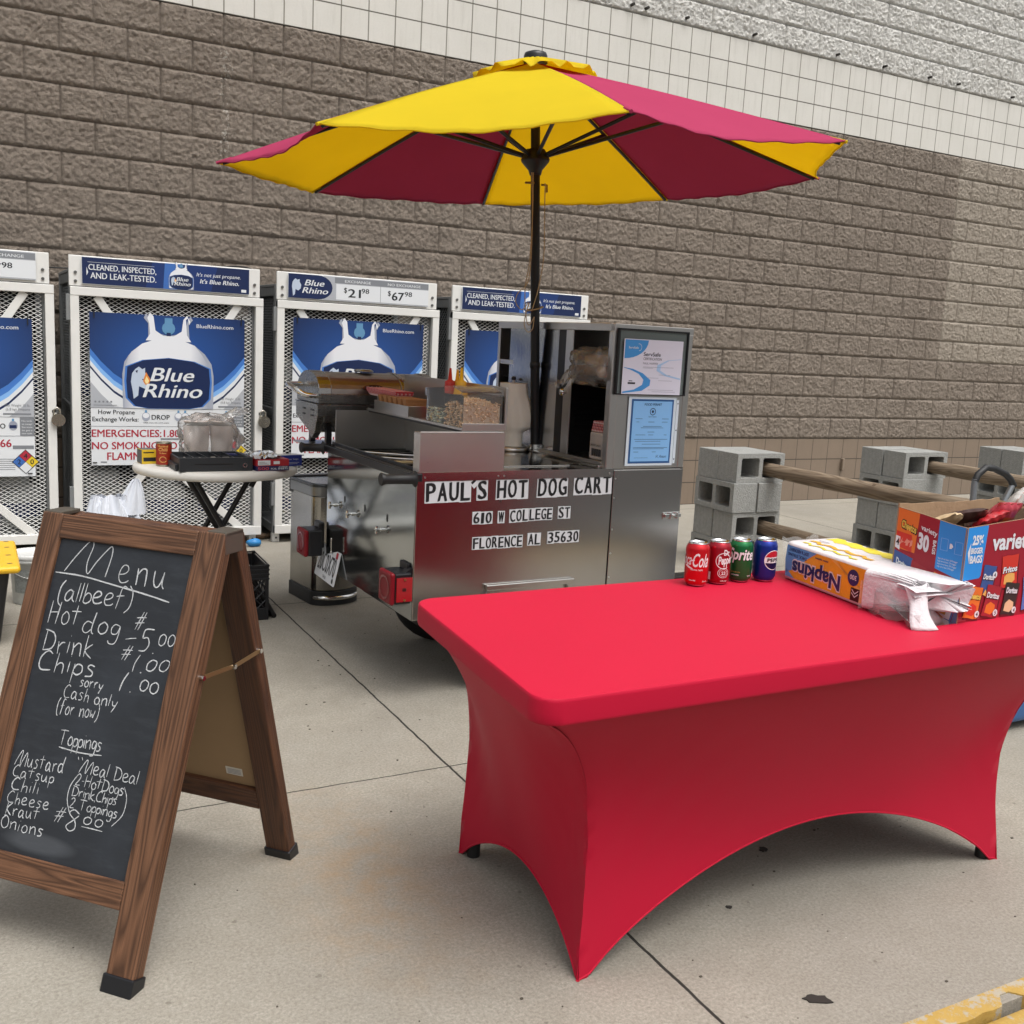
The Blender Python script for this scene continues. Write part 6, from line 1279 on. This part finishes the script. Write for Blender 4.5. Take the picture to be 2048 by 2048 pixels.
# ================================================================== CONCRETE BLOCK PIERS
CBM = mat('block_grey', '9c9d9a', .95, bump=.9, bs=130, var=.25, vs=45)
def cinder(W3=.395, H=.1895, D=.1895):
    b = MB(CBM); tw, tm = .034, .030; xs = [0, tw, (W3-tm)/2, (W3+tm)/2, W3-tw, W3]; zs = [0, .030, H-.030, H]; c_ = .012
    V = lambda x_, y_, z_: (x_, y_, z_)
    def holepoly(x0, x1, z0, z1): return [(x0+c_, z0), (x1-c_, z0), (x1, z0+c_), (x1, z1-c_), (x1-c_, z1), (x0+c_, z1), (x0, z1-c_), (x0, z0+c_)]
    for y_, fl in ((0, False), (D, True)):
        for i in range(5):
            for j in range(3):
                if j == 1 and i in (1, 3): 
                    x0, x1, z0, z1 = xs[i], xs[i+1], zs[1], zs[2]
                    for tri in (((x0, z0), (x0+c_, z0), (x0, z0+c_)), ((x1, z0), (x1, z0+c_), (x1-c_, z0)), ((x1, z1), (x1-c_, z1), (x1, z1-c_)), ((x0, z1), (x0, z1-c_), (x0+c_, z1))):
                        p = [V(a, y_, c) for a, c in tri]; b.poly(p if not fl else p[::-1])
                    continue
                p = [V(xs[i], y_, zs[j]), V(xs[i+1], y_, zs[j]), V(xs[i+1], y_, zs[j+1]), V(xs[i], y_, zs[j+1])]; b.poly(p if not fl else p[::-1])
    for i in (1, 3):
        h = holepoly(xs[i], xs[i+1], zs[1], zs[2]); n = len(h)
        b.add([V(a, 0, c) for a, c in h]+[V(a, D, c) for a, c in h], [(k, k+n, (k+1) % n+n, (k+1) % n) for k in range(n)], False)
    b.add([(x_, y_, z_) for x_ in (0, W3) for y_ in (0, D) for z_ in (0, H)], [(0, 1, 3, 2), (4, 6, 7, 5), (0, 4, 5, 1), (2, 3, 7, 6), (0, 2, 6, 4), (1, 5, 7, 3)][0:2]+[(0, 2, 6, 4), (1, 5, 7, 3)], False)
    # thin centre groove on the closed long face is left by the mould
    o = b.build('concrete_block'); bm = bmesh.new(); bm.from_mesh(o.data); bmesh.ops.remove_doubles(bm, verts=bm.verts, dist=1e-5); bmesh.ops.recalc_face_normals(bm, faces=bm.faces); bm.to_mesh(o.data); bm.free()
    q = o.modifiers.new('b', 'BEVEL'); q.width = .0035; q.segments = 2; q.limit_method = 'ANGLE'; q.angle_limit = R(50)
    return o
c0 = cinder(); first = True; lays = ['bottom', 'third', 'second', 'top']; pn = ['pier beside the cart', 'pier behind the snack box', 'pier at the right edge']
for pi_, (px_, sx_) in enumerate(((2.90, 1.0), (4.41, 1.10), (5.70, 1.0))):
    for l_ in range(4):
        for k in range(2):
            o = c0 if first else c0.copy()
            if not first: COL.objects.link(o)
            first = False; z_ = .191*l_; jx, jy, jr = CR.uniform(-.006, .006), CR.uniform(-.006, .006), R(CR.uniform(-.8, .8))
            if l_ in (1, 3):     # cells face the viewer
                o.location = (px_+jx, -2.40+.195*k+jy, z_); o.rotation_euler = (0, 0, jr); o.scale = (sx_, 1, 1); w_ = ['front', 'rear'][k]
            else:                # cells face left
                o.location = (px_-.006+.2*sx_*k+jx, -2.012+jy, z_); o.rotation_euler = (0, 0, R(-90)+jr); o.scale = (1, sx_, 1); w_ = ['left', 'right'][k]
            tag(o, f'{w_} concrete block in the {lays[l_]} layer of the {pn[pi_]}', 'concrete block', 'hollow concrete blocks stacked in piers')
def pole(name, x0, x1, y0, y1, z_, r, lb):
    b = MB(wood('weathered_log', (16, 1.0, 16), '8a7a66', '5c4c3c', '6f604f', 1, .85))
    P = [(x0+(x1-x0)*k/14+.003*math.sin(k*1.3), y0+(y1-y0)*k/14, z_+.003*math.sin(k*.9)) for k in range(15)]; b.tube(P, [r*(1+.04*math.sin(k*2.3)+.03*math.sin(k*5.1)) for k in range(15)], 20)
    b.use(mat('knot', '5d4c3a', .8))
    for k in (6, 11): p = P[k]; b.disc((p[0]-r*.62, p[1], p[2]+r*.80), .012, (0, 1, 0), (.7, 0, .7), 10)
    return tag(b.build('wooden_pole'), lb, 'wooden pole', 'round wooden poles through the block piers')
pole('p', 3.195, 3.215, -2.03, -4.9, .650, .047, 'upper weathered round pole sticking out of the top layer of the pier beside the cart')
pole('p', 3.19, 3.21, -2.03, -4.9, .268, .047, 'lower round pole sticking out of the third layer of the pier beside the cart')
pole('p', 4.74, 4.70, -2.03, -4.9, .650, .047, 'weathered round pole sticking out of the top layer of the pier behind the snack box')

# ================================================================== WHEELED COOLER
t = thing('wheeled_cooler', 'blue wheeled cooler with a raised grey and black handle, cut by the right edge', 'cooler', (2.05, -5.02, 0))
b = MB(mat('cooler_blue', '2f5788', .45, bump=.15, bs=200)); b.hexa([(.02, .01, .03), (.82, .01, .03), (.02, .69, .03), (.82, .69, .03), (0, 0, .36), (.84, 0, .36), (0, .70, .36), (.84, .70, .36)]); b.build('cooler_body', t, bevel=.03, seg=4)
b = MB(mat('cooler_lid', 'c6c9cc', .45)); b.box(-.01, .85, -.01, .71, .362, .42); b.build('lid', t, bevel=.015, seg=3)
b = MB(BLKP); b.cyl((.03, .08, .05), (.59, .08, .05), .02, n=10); 
for y_ in (.06, .56): b.cyl((-.005, y_, .05), (.03, y_, .05), .05, n=20)
b.build('wheel', t)
b = MB(mat('handle_grey', '84888c', .35, metal=.6)); b.tube([(.41, .70, .20), (.41, .725, .86), (.413, .725, .885)], .014, 12); b.tube([(.58, .70, .20), (.585, .725, .70), (.675, .725, .855)], .014, 12); b.build('handle_tube', t, loc=(.13, -.06, 0))
b = MB(BLK); b.tube([(.412, .725, .875), (.425, .725, .905), (.475, .725, .937), (.53, .725, .932), (.615, .725, .905), (.655, .725, .880), (.685, .725, .848)], .0155, 12); b.build('handle_grip', t, loc=(.13, -.06, 0))

# ================================================================== ROUND TABLE AND THINGS ON IT
RTX, RTY, RTZ = -.35, -2.46, .745
t = thing('round_folding_table', 'small round white folding table with black crossed legs in front of the propane cages', 'table', (RTX, RTY, 0))
b = MB(mat('white_plastic', 'cdcbc5', .5, bump=.1, bs=120)); b.lathe([(0, .700), (.34, .700), (.355, .702), (.372, .706), (.378, .716), (.377, .730), (.370, .7405), (.355, .7445), (0, .7450)], n=64); b.build('table_top', t)
for y_ in (-.13, .13):
    for s_ in (-1, 1):
        b = MB(mat('leg_black', '1a1a1b', .4, metal=.2)); o_ = .012*s_; b.tube([(s_*.135, y_+o_, .70), (-s_*.245, y_+o_, .012)], .0125, 10); b.tube([(s_*.165, y_+o_+.0, .70), (s_*.135-.0, y_+o_, .645)], .0125, 10); b.build('leg', t)
b = MB(mat('leg_black')); b.tube([(.245, -.15, .012), (.245, .15, .012)], .0125, 10); b.tube([(-.245, -.15, .012), (-.245, .15, .012)], .0125, 10); b.cyl((-.055, -.16, .355), (-.055, .16, .355), .008, n=8); b.build('leg_crossbar', t)
z_ = RTZ+.0005
t = thing('food_can', 'red labelled tin of chili standing beside the black cash drawer', 'food can', (-.605, -2.545, z_))
b = MB(mat('tin_steel', 'b7b09c', .3, metal=1)); b.lathe([(0, .001), (.034, .001), (.0355, .003), (.0345, .006), (.0345, .104), (.0355, .107), (.034, .109), (.033, .106), (0, .106)], n=32); b.build('tin', t)
b = MB(mat('chili_label', '9c2a14', .45, var=.3, vs=40)); b.lathe([(.0349, .008), (.0349, .102)], n=40); b.use(mat('chili_gold', 'd9a05a', .45))
rf = lambda ph, z0, r_: (lambda x_, y_: (r_*math.sin(ph+x_/.035), -r_*math.cos(ph+x_/.035), z0+y_))
for s_, z0, h_, w_ in (('Hormel', .087, .011, .048), ('Chili', .070, .014, .042), ('No Beans', .058, .006, .03)): b.text(s_, fn=rf(-.3, z0, .0354), h=h_, w=w_, al='c', bold=.03, sub=1)
for q in range(8):
    a = q*.7; cpts = [(.016*math.cos(a+j*.5)+.003*math.sin(q*3), .014*math.sin(a+j*.5)) for j in range(3)]; f_ = rf(-.3, .032, .0356); b.add([f_(*p) for p in cpts]+[f_(p[0]*.8, p[1]*.8) for p in cpts], [(0, 1, 4, 3), (1, 2, 5, 4)], False)
b.build('can_label', t)
b = MB(mat('box_yellow', 'd6b52a', .5)); b.box(-.035, .035, -.03, .045, 0, .066); b.use(mat('box_grey_print', '54585a', .5)); b.poly([(-.0355, .045, .002), (-.0355, -.03, .002), (-.0355, -.03, .064), (-.0355, .045, .064)]); b.poly([(-.033, -.028, .0665), (.033, -.028, .0665), (.033, .043, .0665), (-.033, .043, .0665)]); b.use(PBK); b.rect((0, -.0305, 0), X, Z, -.028, .02, .05, .055); b.rect((0, -.0305, 0), X, Z, -.028, .028, .012, .03)
o = b.build('carton', bevel=.001, loc=(-.662, -2.45, z_), rot=(0, 0, R(8))); tag(o, 'small yellow and grey carton at the left end of the round table', 'carton')
t = thing('cash_drawer', 'black metal cash drawer with an open coin tray on the round table', 'cash drawer', (-.575, -2.765, z_), R(2))
b = MB(mat('drawer_black', '26292d', .45, bump=.15, bs=300)); b.box(0, .325, 0, .012, .0, .062); b.box(.01, .315, .012, .27, .004, .012); b.box(.0, .012, .012, .27, .004, .058); b.box(.313, .325, .012, .27, .004, .058); b.box(0, .325, .262, .274, .004, .058); b.box(-.012, .0, .03, .20, .002, .03)
b.use(mat('slot_black', '0c0d0e', .4)); b.rect((0, -.0005, 0), X, Z, .065, .235, .030, .034); b.build('drawer_body', t, bevel=.002)
b = MB(mat('drawer_black')); 
for k in range(1, 6): b.box(.012+.060*k, .016+.060*k, .012, .262, .012, .056)
b.box(.012, .313, .11, .114, .012, .056); b.use(mat('slot_black')); b.poly([(.012, .012, .0125), (.313, .012, .0125), (.313, .262, .0125), (.012, .262, .0125)]); b.build('coin_tray', t)
b = MB(mat('coin_silver', 'b8b6ac', .3, metal=.9)); rr = random.Random(5)
for k in range(4):
    for q in range(7): b.cyl((.035+.060*k+rr.uniform(-.01, .012), .05+rr.uniform(-.02, .03), .044+.002*q), (.036+.060*k, .055, .046+.002*q), .011, n=12) if False else b.box(.022+.060*k+rr.uniform(0, .018), .036+.060*k+rr.uniform(0, .018), .03+rr.uniform(0, .04), .045+rr.uniform(0, .04), .044+.0018*q, .046+.0018*q)
b.build('coins', t)
b = MB(mat('chrome')); b.cyl((.288, -.006, .026), (.288, 0, .026), .011, n=18); b.use(mat('slot_black')); b.cyl((.288, -.0065, .026), (.288, -.006, .026), .005, n=10); b.build('lock', t)
FR_ = mat('foilbox_red', 'a3242c', .45); FN = mat('foilbox_navy', '1d2450', .45)
t = thing('foil_sheet_box', 'red box of 500 foil sheets with crumpled foil on top, on the round table', 'foil box', (-.237, -2.77, z_), R(6))
b = MB(FR_); b.box(0, .155, 0, .22, .0, .052); b.use(FN); b.rect((0, -.0006, 0), X, Z, 0, .155, 0, .022); b.box(-.0006, 0, 0, .22, 0, .022); b.rect((0, 0, .0526), X, Y, 0, .155, .15, .22); b.use(PW); b.rect((0, -.0010, 0), X, Z, .006, .065, .026, .048); b.rect((0, -.0010, 0), X, Z, .08, .11, .030, .044); b.text('FOIL SHEETS', (.068, -.0012, .005), X, Z, .008, .08, bold=.02); b.text('ALUMINUM', (.105, -.0012, .0145), X, Z, .005, .042, bold=.02); b.text('500', (.006, -.0012, .004), X, Z, .013, .052, bold=.04) ; b.use(mat('foil_red', 'c43a44', .45)); b.text('500', (.006, -.0016, .004), X, Z, .013, .052, bold=.03); b.use(PBK)
for k in range(3): b.rect((0, -.0012, 0), X, Z, .012, .058-.01*k, .030+.005*k, .0315+.005*k)
b.build('box_body', t, bevel=.0008)
rr = random.Random(8); b = MB(mat('foil', 'c9cbcd', .18, metal=1)); H_ = [[rr.uniform(-1, 1) for _ in range(12)] for _ in range(12)]
b.grid(lambda u_, v_: (.0+.13*u_+.012*H_[int(v_*11)][int(u_*11)], .01+.16*v_+.008*H_[int(u_*11)][int(v_*11)], .062+.016*math.sin(PI*u_)*math.sin(PI*v_)+.011*H_[int(u_*11)][int(v_*11)]), 12, 12, smooth=False); b.build('foil_sheet', t)
b = MB(FN); b.box(0, .20, 0, .075, 0, .05); b.use(FR_); b.box(-.0006, .2006, -.0006, .04, .0, .030); o = b.build('wrap_box', bevel=.001, loc=(-.33, -2.52, z_+.0), rot=(R(0), 0, R(-24))); tag(o, 'red and blue wrap box lying aslant behind the foil sheet box', 'carton')
b = MB(mat('cling_blue', '22348c', .4)); b.box(0, .155, 0, .065, 0, .052); b.use(PW); b.disc((.03, -.0008, .022), .014, X, Z, 16, ry=.010); b.text('freezer bags', (.055, -.0008, .03), X, Z, .007, .08); b.rect((0, -.0008, 0), X, Z, .05, .14, .016, .0175); b.rect((0, -.0008, 0), X, Z, .05, .13, .010, .0115); b.use(mat('lid_silver', 'b5b5b5', .3)); b.rect((0, 0, .0527), X, Y, .004, .15, .004, .06)
o = b.build('bag_box', bevel=.001, loc=(-.125, -2.635, z_), rot=(0, 0, R(15))); tag(o, 'deep blue carton at the right end of the round table', 'carton')
t = thing('bag_of_foam_cups', 'knotted clear bag with two stacks of white foam cups behind the cash drawer', 'bag', (-.36, -2.31, z_))
CUP = mat('foam_white', 'd2c6c0', .7, bump=.2, bs=200)
for cx, r_ in ((-.055, .062), (.065, .056)):
    q = MB(CUP)
    q.lathe([(r_*.86, .012), (r_*.96, .10), (r_, .165)], (cx, 0, 0), 28)
    q.lathe([(0, .165), (r_*.7, .165), (r_, .185)], (cx, 0, 0), 28); q.lathe([(0, .001), (r_*.72, .001), (r_*.8, .02)], (cx, 0, 0), 28); q.build('cup_stack', t)
fn, n_, m_ = bagmesh((.005, 0, .105), (.142, .088, .104), 11, 56, 26); q = MB(FILM2); q.grid(fn, n_, m_, cu=True); q.build('bag_film', t)
q = MB(FILM2); q.grid(lambda u_, v_: ((.06+.10*v_)+(.02+.055*v_*(1.2-v_))*math.cos(2*PI*u_)+.008*math.sin(14*u_+9*v_), (.02+.05*v_*(1.2-v_))*math.sin(2*PI*u_), .185+.06*v_+.012*math.sin(19*u_+6*v_)*v_), 40, 14, cu=True); q.build('bag_neck', t)
# ------------------------------------------------------------------ shopping bag on the ground
t = thing('shopping_bag', 'white plastic shopping bag with blue lettering behind the chalkboard', 'shopping bag', (-.66, -1.25, 0))
BGM = mat('bag_white', 'c8cdd6', .45, bump=.5, bs=16); q = MB(BGM)
def sbag(u_, v_):
    a = 2*PI*u_; z = .40*v_; w2 = .185*(1-.55*max(0, v_-.45)/.55) ; d2 = .13*(1-.8*max(0, v_-.4)/.6)
    rip = (.010*math.sin(11*a+3*v_)+.007*math.sin(23*a-5*v_)+.005*math.sin(41*a))*(.3+1.1*v_)
    cs, sn = math.cos(a), math.sin(a); k = min(1, (v_+.02)/.12)**.4
    return ((w2*k+rip)*abs(cs)**.7*(1 if cs > 0 else -1)-.03*v_, (d2*k+rip)*abs(sn)**.7*(1 if sn > 0 else -1), z+.012*math.sin(7*a)*v_)
q.grid(sbag, 120, 34, cu=True)
for sx, hz in ((-.09, .40), (.10, .50)):
    q.grid(lambda u_, v_: (sx*(.75+.35*v_)+(.075*(1-v_)**.7+.012+.006*math.sin(9*2*PI*u_+4*v_)*(1-v_*.5))*math.cos(2*PI*u_), (.06*(1-v_)+.010+.006*math.sin(7*2*PI*u_))*math.sin(2*PI*u_), .30+(hz-.30)*v_), 90, 16, cu=True)
q.build('bag_body', t)
q = MB(mat('bag_blue_print', '2c4aa8', .5)); q.text('Walmart', (-.07, -.158, .205), X, Z, .035, .19, bold=.03); q.ring((.145, -.150, .222), .010, .018, X, Z, 8) if False else None; q.text('*', (.13, -.157, .20), X, Z, .02, .03, bold=.05); q.build('bag_print', t)

# ================================================================== TRASH CAN
t = thing('trash_can', 'tall stainless steel pedal bin with a black lid beside the left end of the cart', 'trash can', (.245, -2.27, 0), R(8))
CS = steel('bin_steel', 'a3a19c', .22, (160, 160, 2), .04, .06)
def dsec(hw, yb, yf, bul, n=18): # D section: flat back at yb, sides, bulging front
    pts = [(hw, yb), (-hw, yb), (-hw, yf)]+[(-hw*math.cos(PI*k/n), yf-bul*math.sin(PI*k/n)) for k in range(1, n)]+[(hw, yf)]; return pts
def dpr(b, pts, z0, z1, s0=1, s1=1): b.prism(pts, lambda p, q: (p*s0, q*s0, z0), lambda p, q: (p*s1, q*s1, z1))
b = MB(CS); dpr(b, dsec(.130, .13, -.12, .075), .075, .565); o = b.build('bin_body', t, bevel=.004)
b = MB(mat('bin_grey', '8d8f90', .3, metal=.8)); dpr(b, dsec(.133, .135, -.122, .077), .565, .615); b.build('rim_band', t, bevel=.003)
b = MB(mat('bin_lid', '5c6064', .22, metal=.7)); dpr(b, dsec(.135, .137, -.124, .078), .616, .632, 1, .98); b.use(BLKP); b.box(-.132, .132, .10, .15, .55, .64); b.build('lid', t, bevel=.005, seg=3)
b = MB(mat('bin_base', '2a2b2d', .5)); dpr(b, dsec(.134, .134, -.124, .078), .0, .074); b.build('base_ring', t, bevel=.003)
b = MB(mat('chrome')); P = [(.12*math.sin(a), -.125-.085*math.cos(a), .040) for a in [-1.35+2.7*k/16 for k in range(17)]]; b.tube(P, .012, 12); b.build('pedal', t)

# ================================================================== MILK CRATE
t = thing('milk_crate', 'black plastic milk crate with red things inside, behind the chalkboard', 'crate', (-.465, -2.62, 0), R(-2))
CK = mat('crate_black', '15171b', .45, bump=.1, bs=100); w_, h_ = .325, .275
b = MB(CK)
for (x0, x1, y0, y1) in ((0, w_, 0, .006), (0, w_, w_-.006, w_), (0, .006, .006, w_-.006), (w_-.006, w_, .006, w_-.006)):
    b.box(x0, x1, y0, y1, 0, .058); b.box(x0, x1, y0, y1, .205, h_-.012)
b.box(.0, w_, 0, w_, 0, .006)
for z0 in (.200, .222, .244, .264): b.box(-.005, w_+.005, -.005, .0, z0, z0+.008); b.box(w_, w_+.005, 0, w_, z0, z0+.008); b.box(-.005, w_+.005, w_, w_+.005, z0, z0+.008); b.box(-.005, 0, 0, w_, z0, z0+.008)
for x_ in (0, w_-.012):
    for y_ in (0, w_-.012): b.box(x_-.002, x_+.014, y_-.002, y_+.014, 0, h_)
b.build('crate_shell', t, bevel=.0015)
b = MB(CK)
def lattice(F):
    n = 6; z0, z1 = .055, .205; hh = z1-z0
    for k in range(-3, n+1):
        for sg in (1, -1):
            p0 = [k*w_/n, z0]; p1 = [k*w_/n+hh, z1]
            if sg < 0: p0[0], p1[0] = p1[0], p0[0]
            a, c = p0[:], p1[:]
            lo, hi = 0.0, 1.0; dx = c[0]-a[0]
            ts = sorted([(.004-a[0])/dx, (w_-.004-a[0])/dx]); lo = max(0, ts[0]); hi = min(1, ts[1])
            if hi <= lo+.02: continue
            A = F(a[0]+dx*lo, a[1]+(c[1]-a[1])*lo); B = F(a[0]+dx*hi, a[1]+(c[1]-a[1])*hi); b.tube([A, B], .0038, 5, smooth=False)
lattice(lambda s_, z: (s_, .003, z)); lattice(lambda s_, z: (w_-.003, s_, z)); lattice(lambda s_, z: (s_, w_-.003, z)); lattice(lambda s_, z: (.003, s_, z)); b.build('crate_lattice', t)
b = MB(BLKP); b.cyl((.345, .20, .028), (.37, .20, .028), .028, n=18); b.box(.325, .35, .185, .215, .03, .06); b.build('caster', t)
RD = mat('bottle_red', 'a63a36', .4)
for k, (x_, y_, h2, m_) in enumerate(((.09, .08, .17, RD), (.19, .10, .16, RD), (.11, .20, .15, mat('jug_white', 'b9b9b4', .5)), (.23, .22, .16, RD))):
    b = MB(m_); b.lathe([(0, .007), (.038, .007), (.042, .02), (.042, h2*.6), (.015, h2*.85), (.015, h2), (0, h2)], n=18)
    o = b.build('bottle'); o.matrix_world = Matrix.Translation((-.465, -2.62, 0)) @ Matrix.Rotation(R(-2), 4, 'Z') @ Matrix.Translation((x_, y_, 0)); tag(o, ['red bottle at the front left inside the black crate', 'red bottle at the front right inside the black crate', 'white bottle at the back left inside the black crate', 'red bottle at the back right inside the black crate'][k], 'bottle', 'bottles in the black crate')
# ================================================================== TOTE AND BUCKET
t = thing('storage_tote', 'black storage tote with a ribbed yellow lid at the left edge', 'storage tote', (-1.60, -2.48, 0))
b = MB(mat('tote_black', '121316', .45)); b.hexa([(-.30, -.22, 0), (.30, -.22, 0), (-.30, .22, 0), (.30, .22, 0), (-.345, -.25, .335), (.345, -.25, .335), (-.345, .25, .335), (.345, .25, .335)]); b.build('tote_body', t, bevel=.02, seg=3)
TYM = mat('tote_yellow', 'dcae1c', .45); b = MB(TYM); b.box(-.385, .385, -.285, .285, .325, .358); b.build('lid', t, bevel=.022, seg=4)
b = MB(TYM); b.box(-.30, .30, -.215, .215, .3575, .368); b.box(-.26, .26, -.18, .18, .3675, .374)
for x_ in (-.2, -.1, 0, .1, .2): b.box(x_-.012, x_+.012, -.15, .15, .3735, .392)
for y_ in (-.10, 0, .10): b.box(-.23, .23, y_-.010, y_+.010, .3735, .386)
b.build('lid_ribs', t, bevel=.004)
b = MB(BLKP)
for x_, y_ in ((.345, -.22), (.345, -.05), (.345, .12), (.345, .25), (.2, -.25), (0, -.25)): b.disc((x_, y_, .3586), .012, X, Y, 12, ry=.008)
b.build('lid_slot', t)
t = thing('plastic_bucket', 'white plastic bucket with a lid standing between the yellow tote and the chalkboard', 'bucket', (-1.13, -1.96, 0)); t.scale = (.72, .72, .68)
b = MB(mat('bucket_white', 'bfc1bd', .45, var=.25, vs=18)); b.lathe([(0, 0), (.13, 0), (.133, .01), (.145, .30), (.152, .305), (.152, .325), (.147, .33), (.148, .345)], n=40); b.use(mat('bucket_print', '8b8f8c', .6, var=.5, vs=60)); b.lathe([(.1375, .09), (.1445, .26)], n=30, a0=-2.6, a1=-.4); b.build('bucket_body', t)
b = MB(mat('bucket_lid', 'd0d1cf', .4)); b.lathe([(.154, .335), (.156, .345), (.156, .362), (.150, .366), (.142, .362), (0, .360)], n=40); b.build('bucket_lid', t)
b = MB(mat('chrome')); b.tube([(.152*math.cos(a), .152*math.sin(a), .30-.10*math.sin(a-PI)) for a in [PI+PI*k/16 for k in range(17)]], .0025, 6); b.build('bail_handle', t)
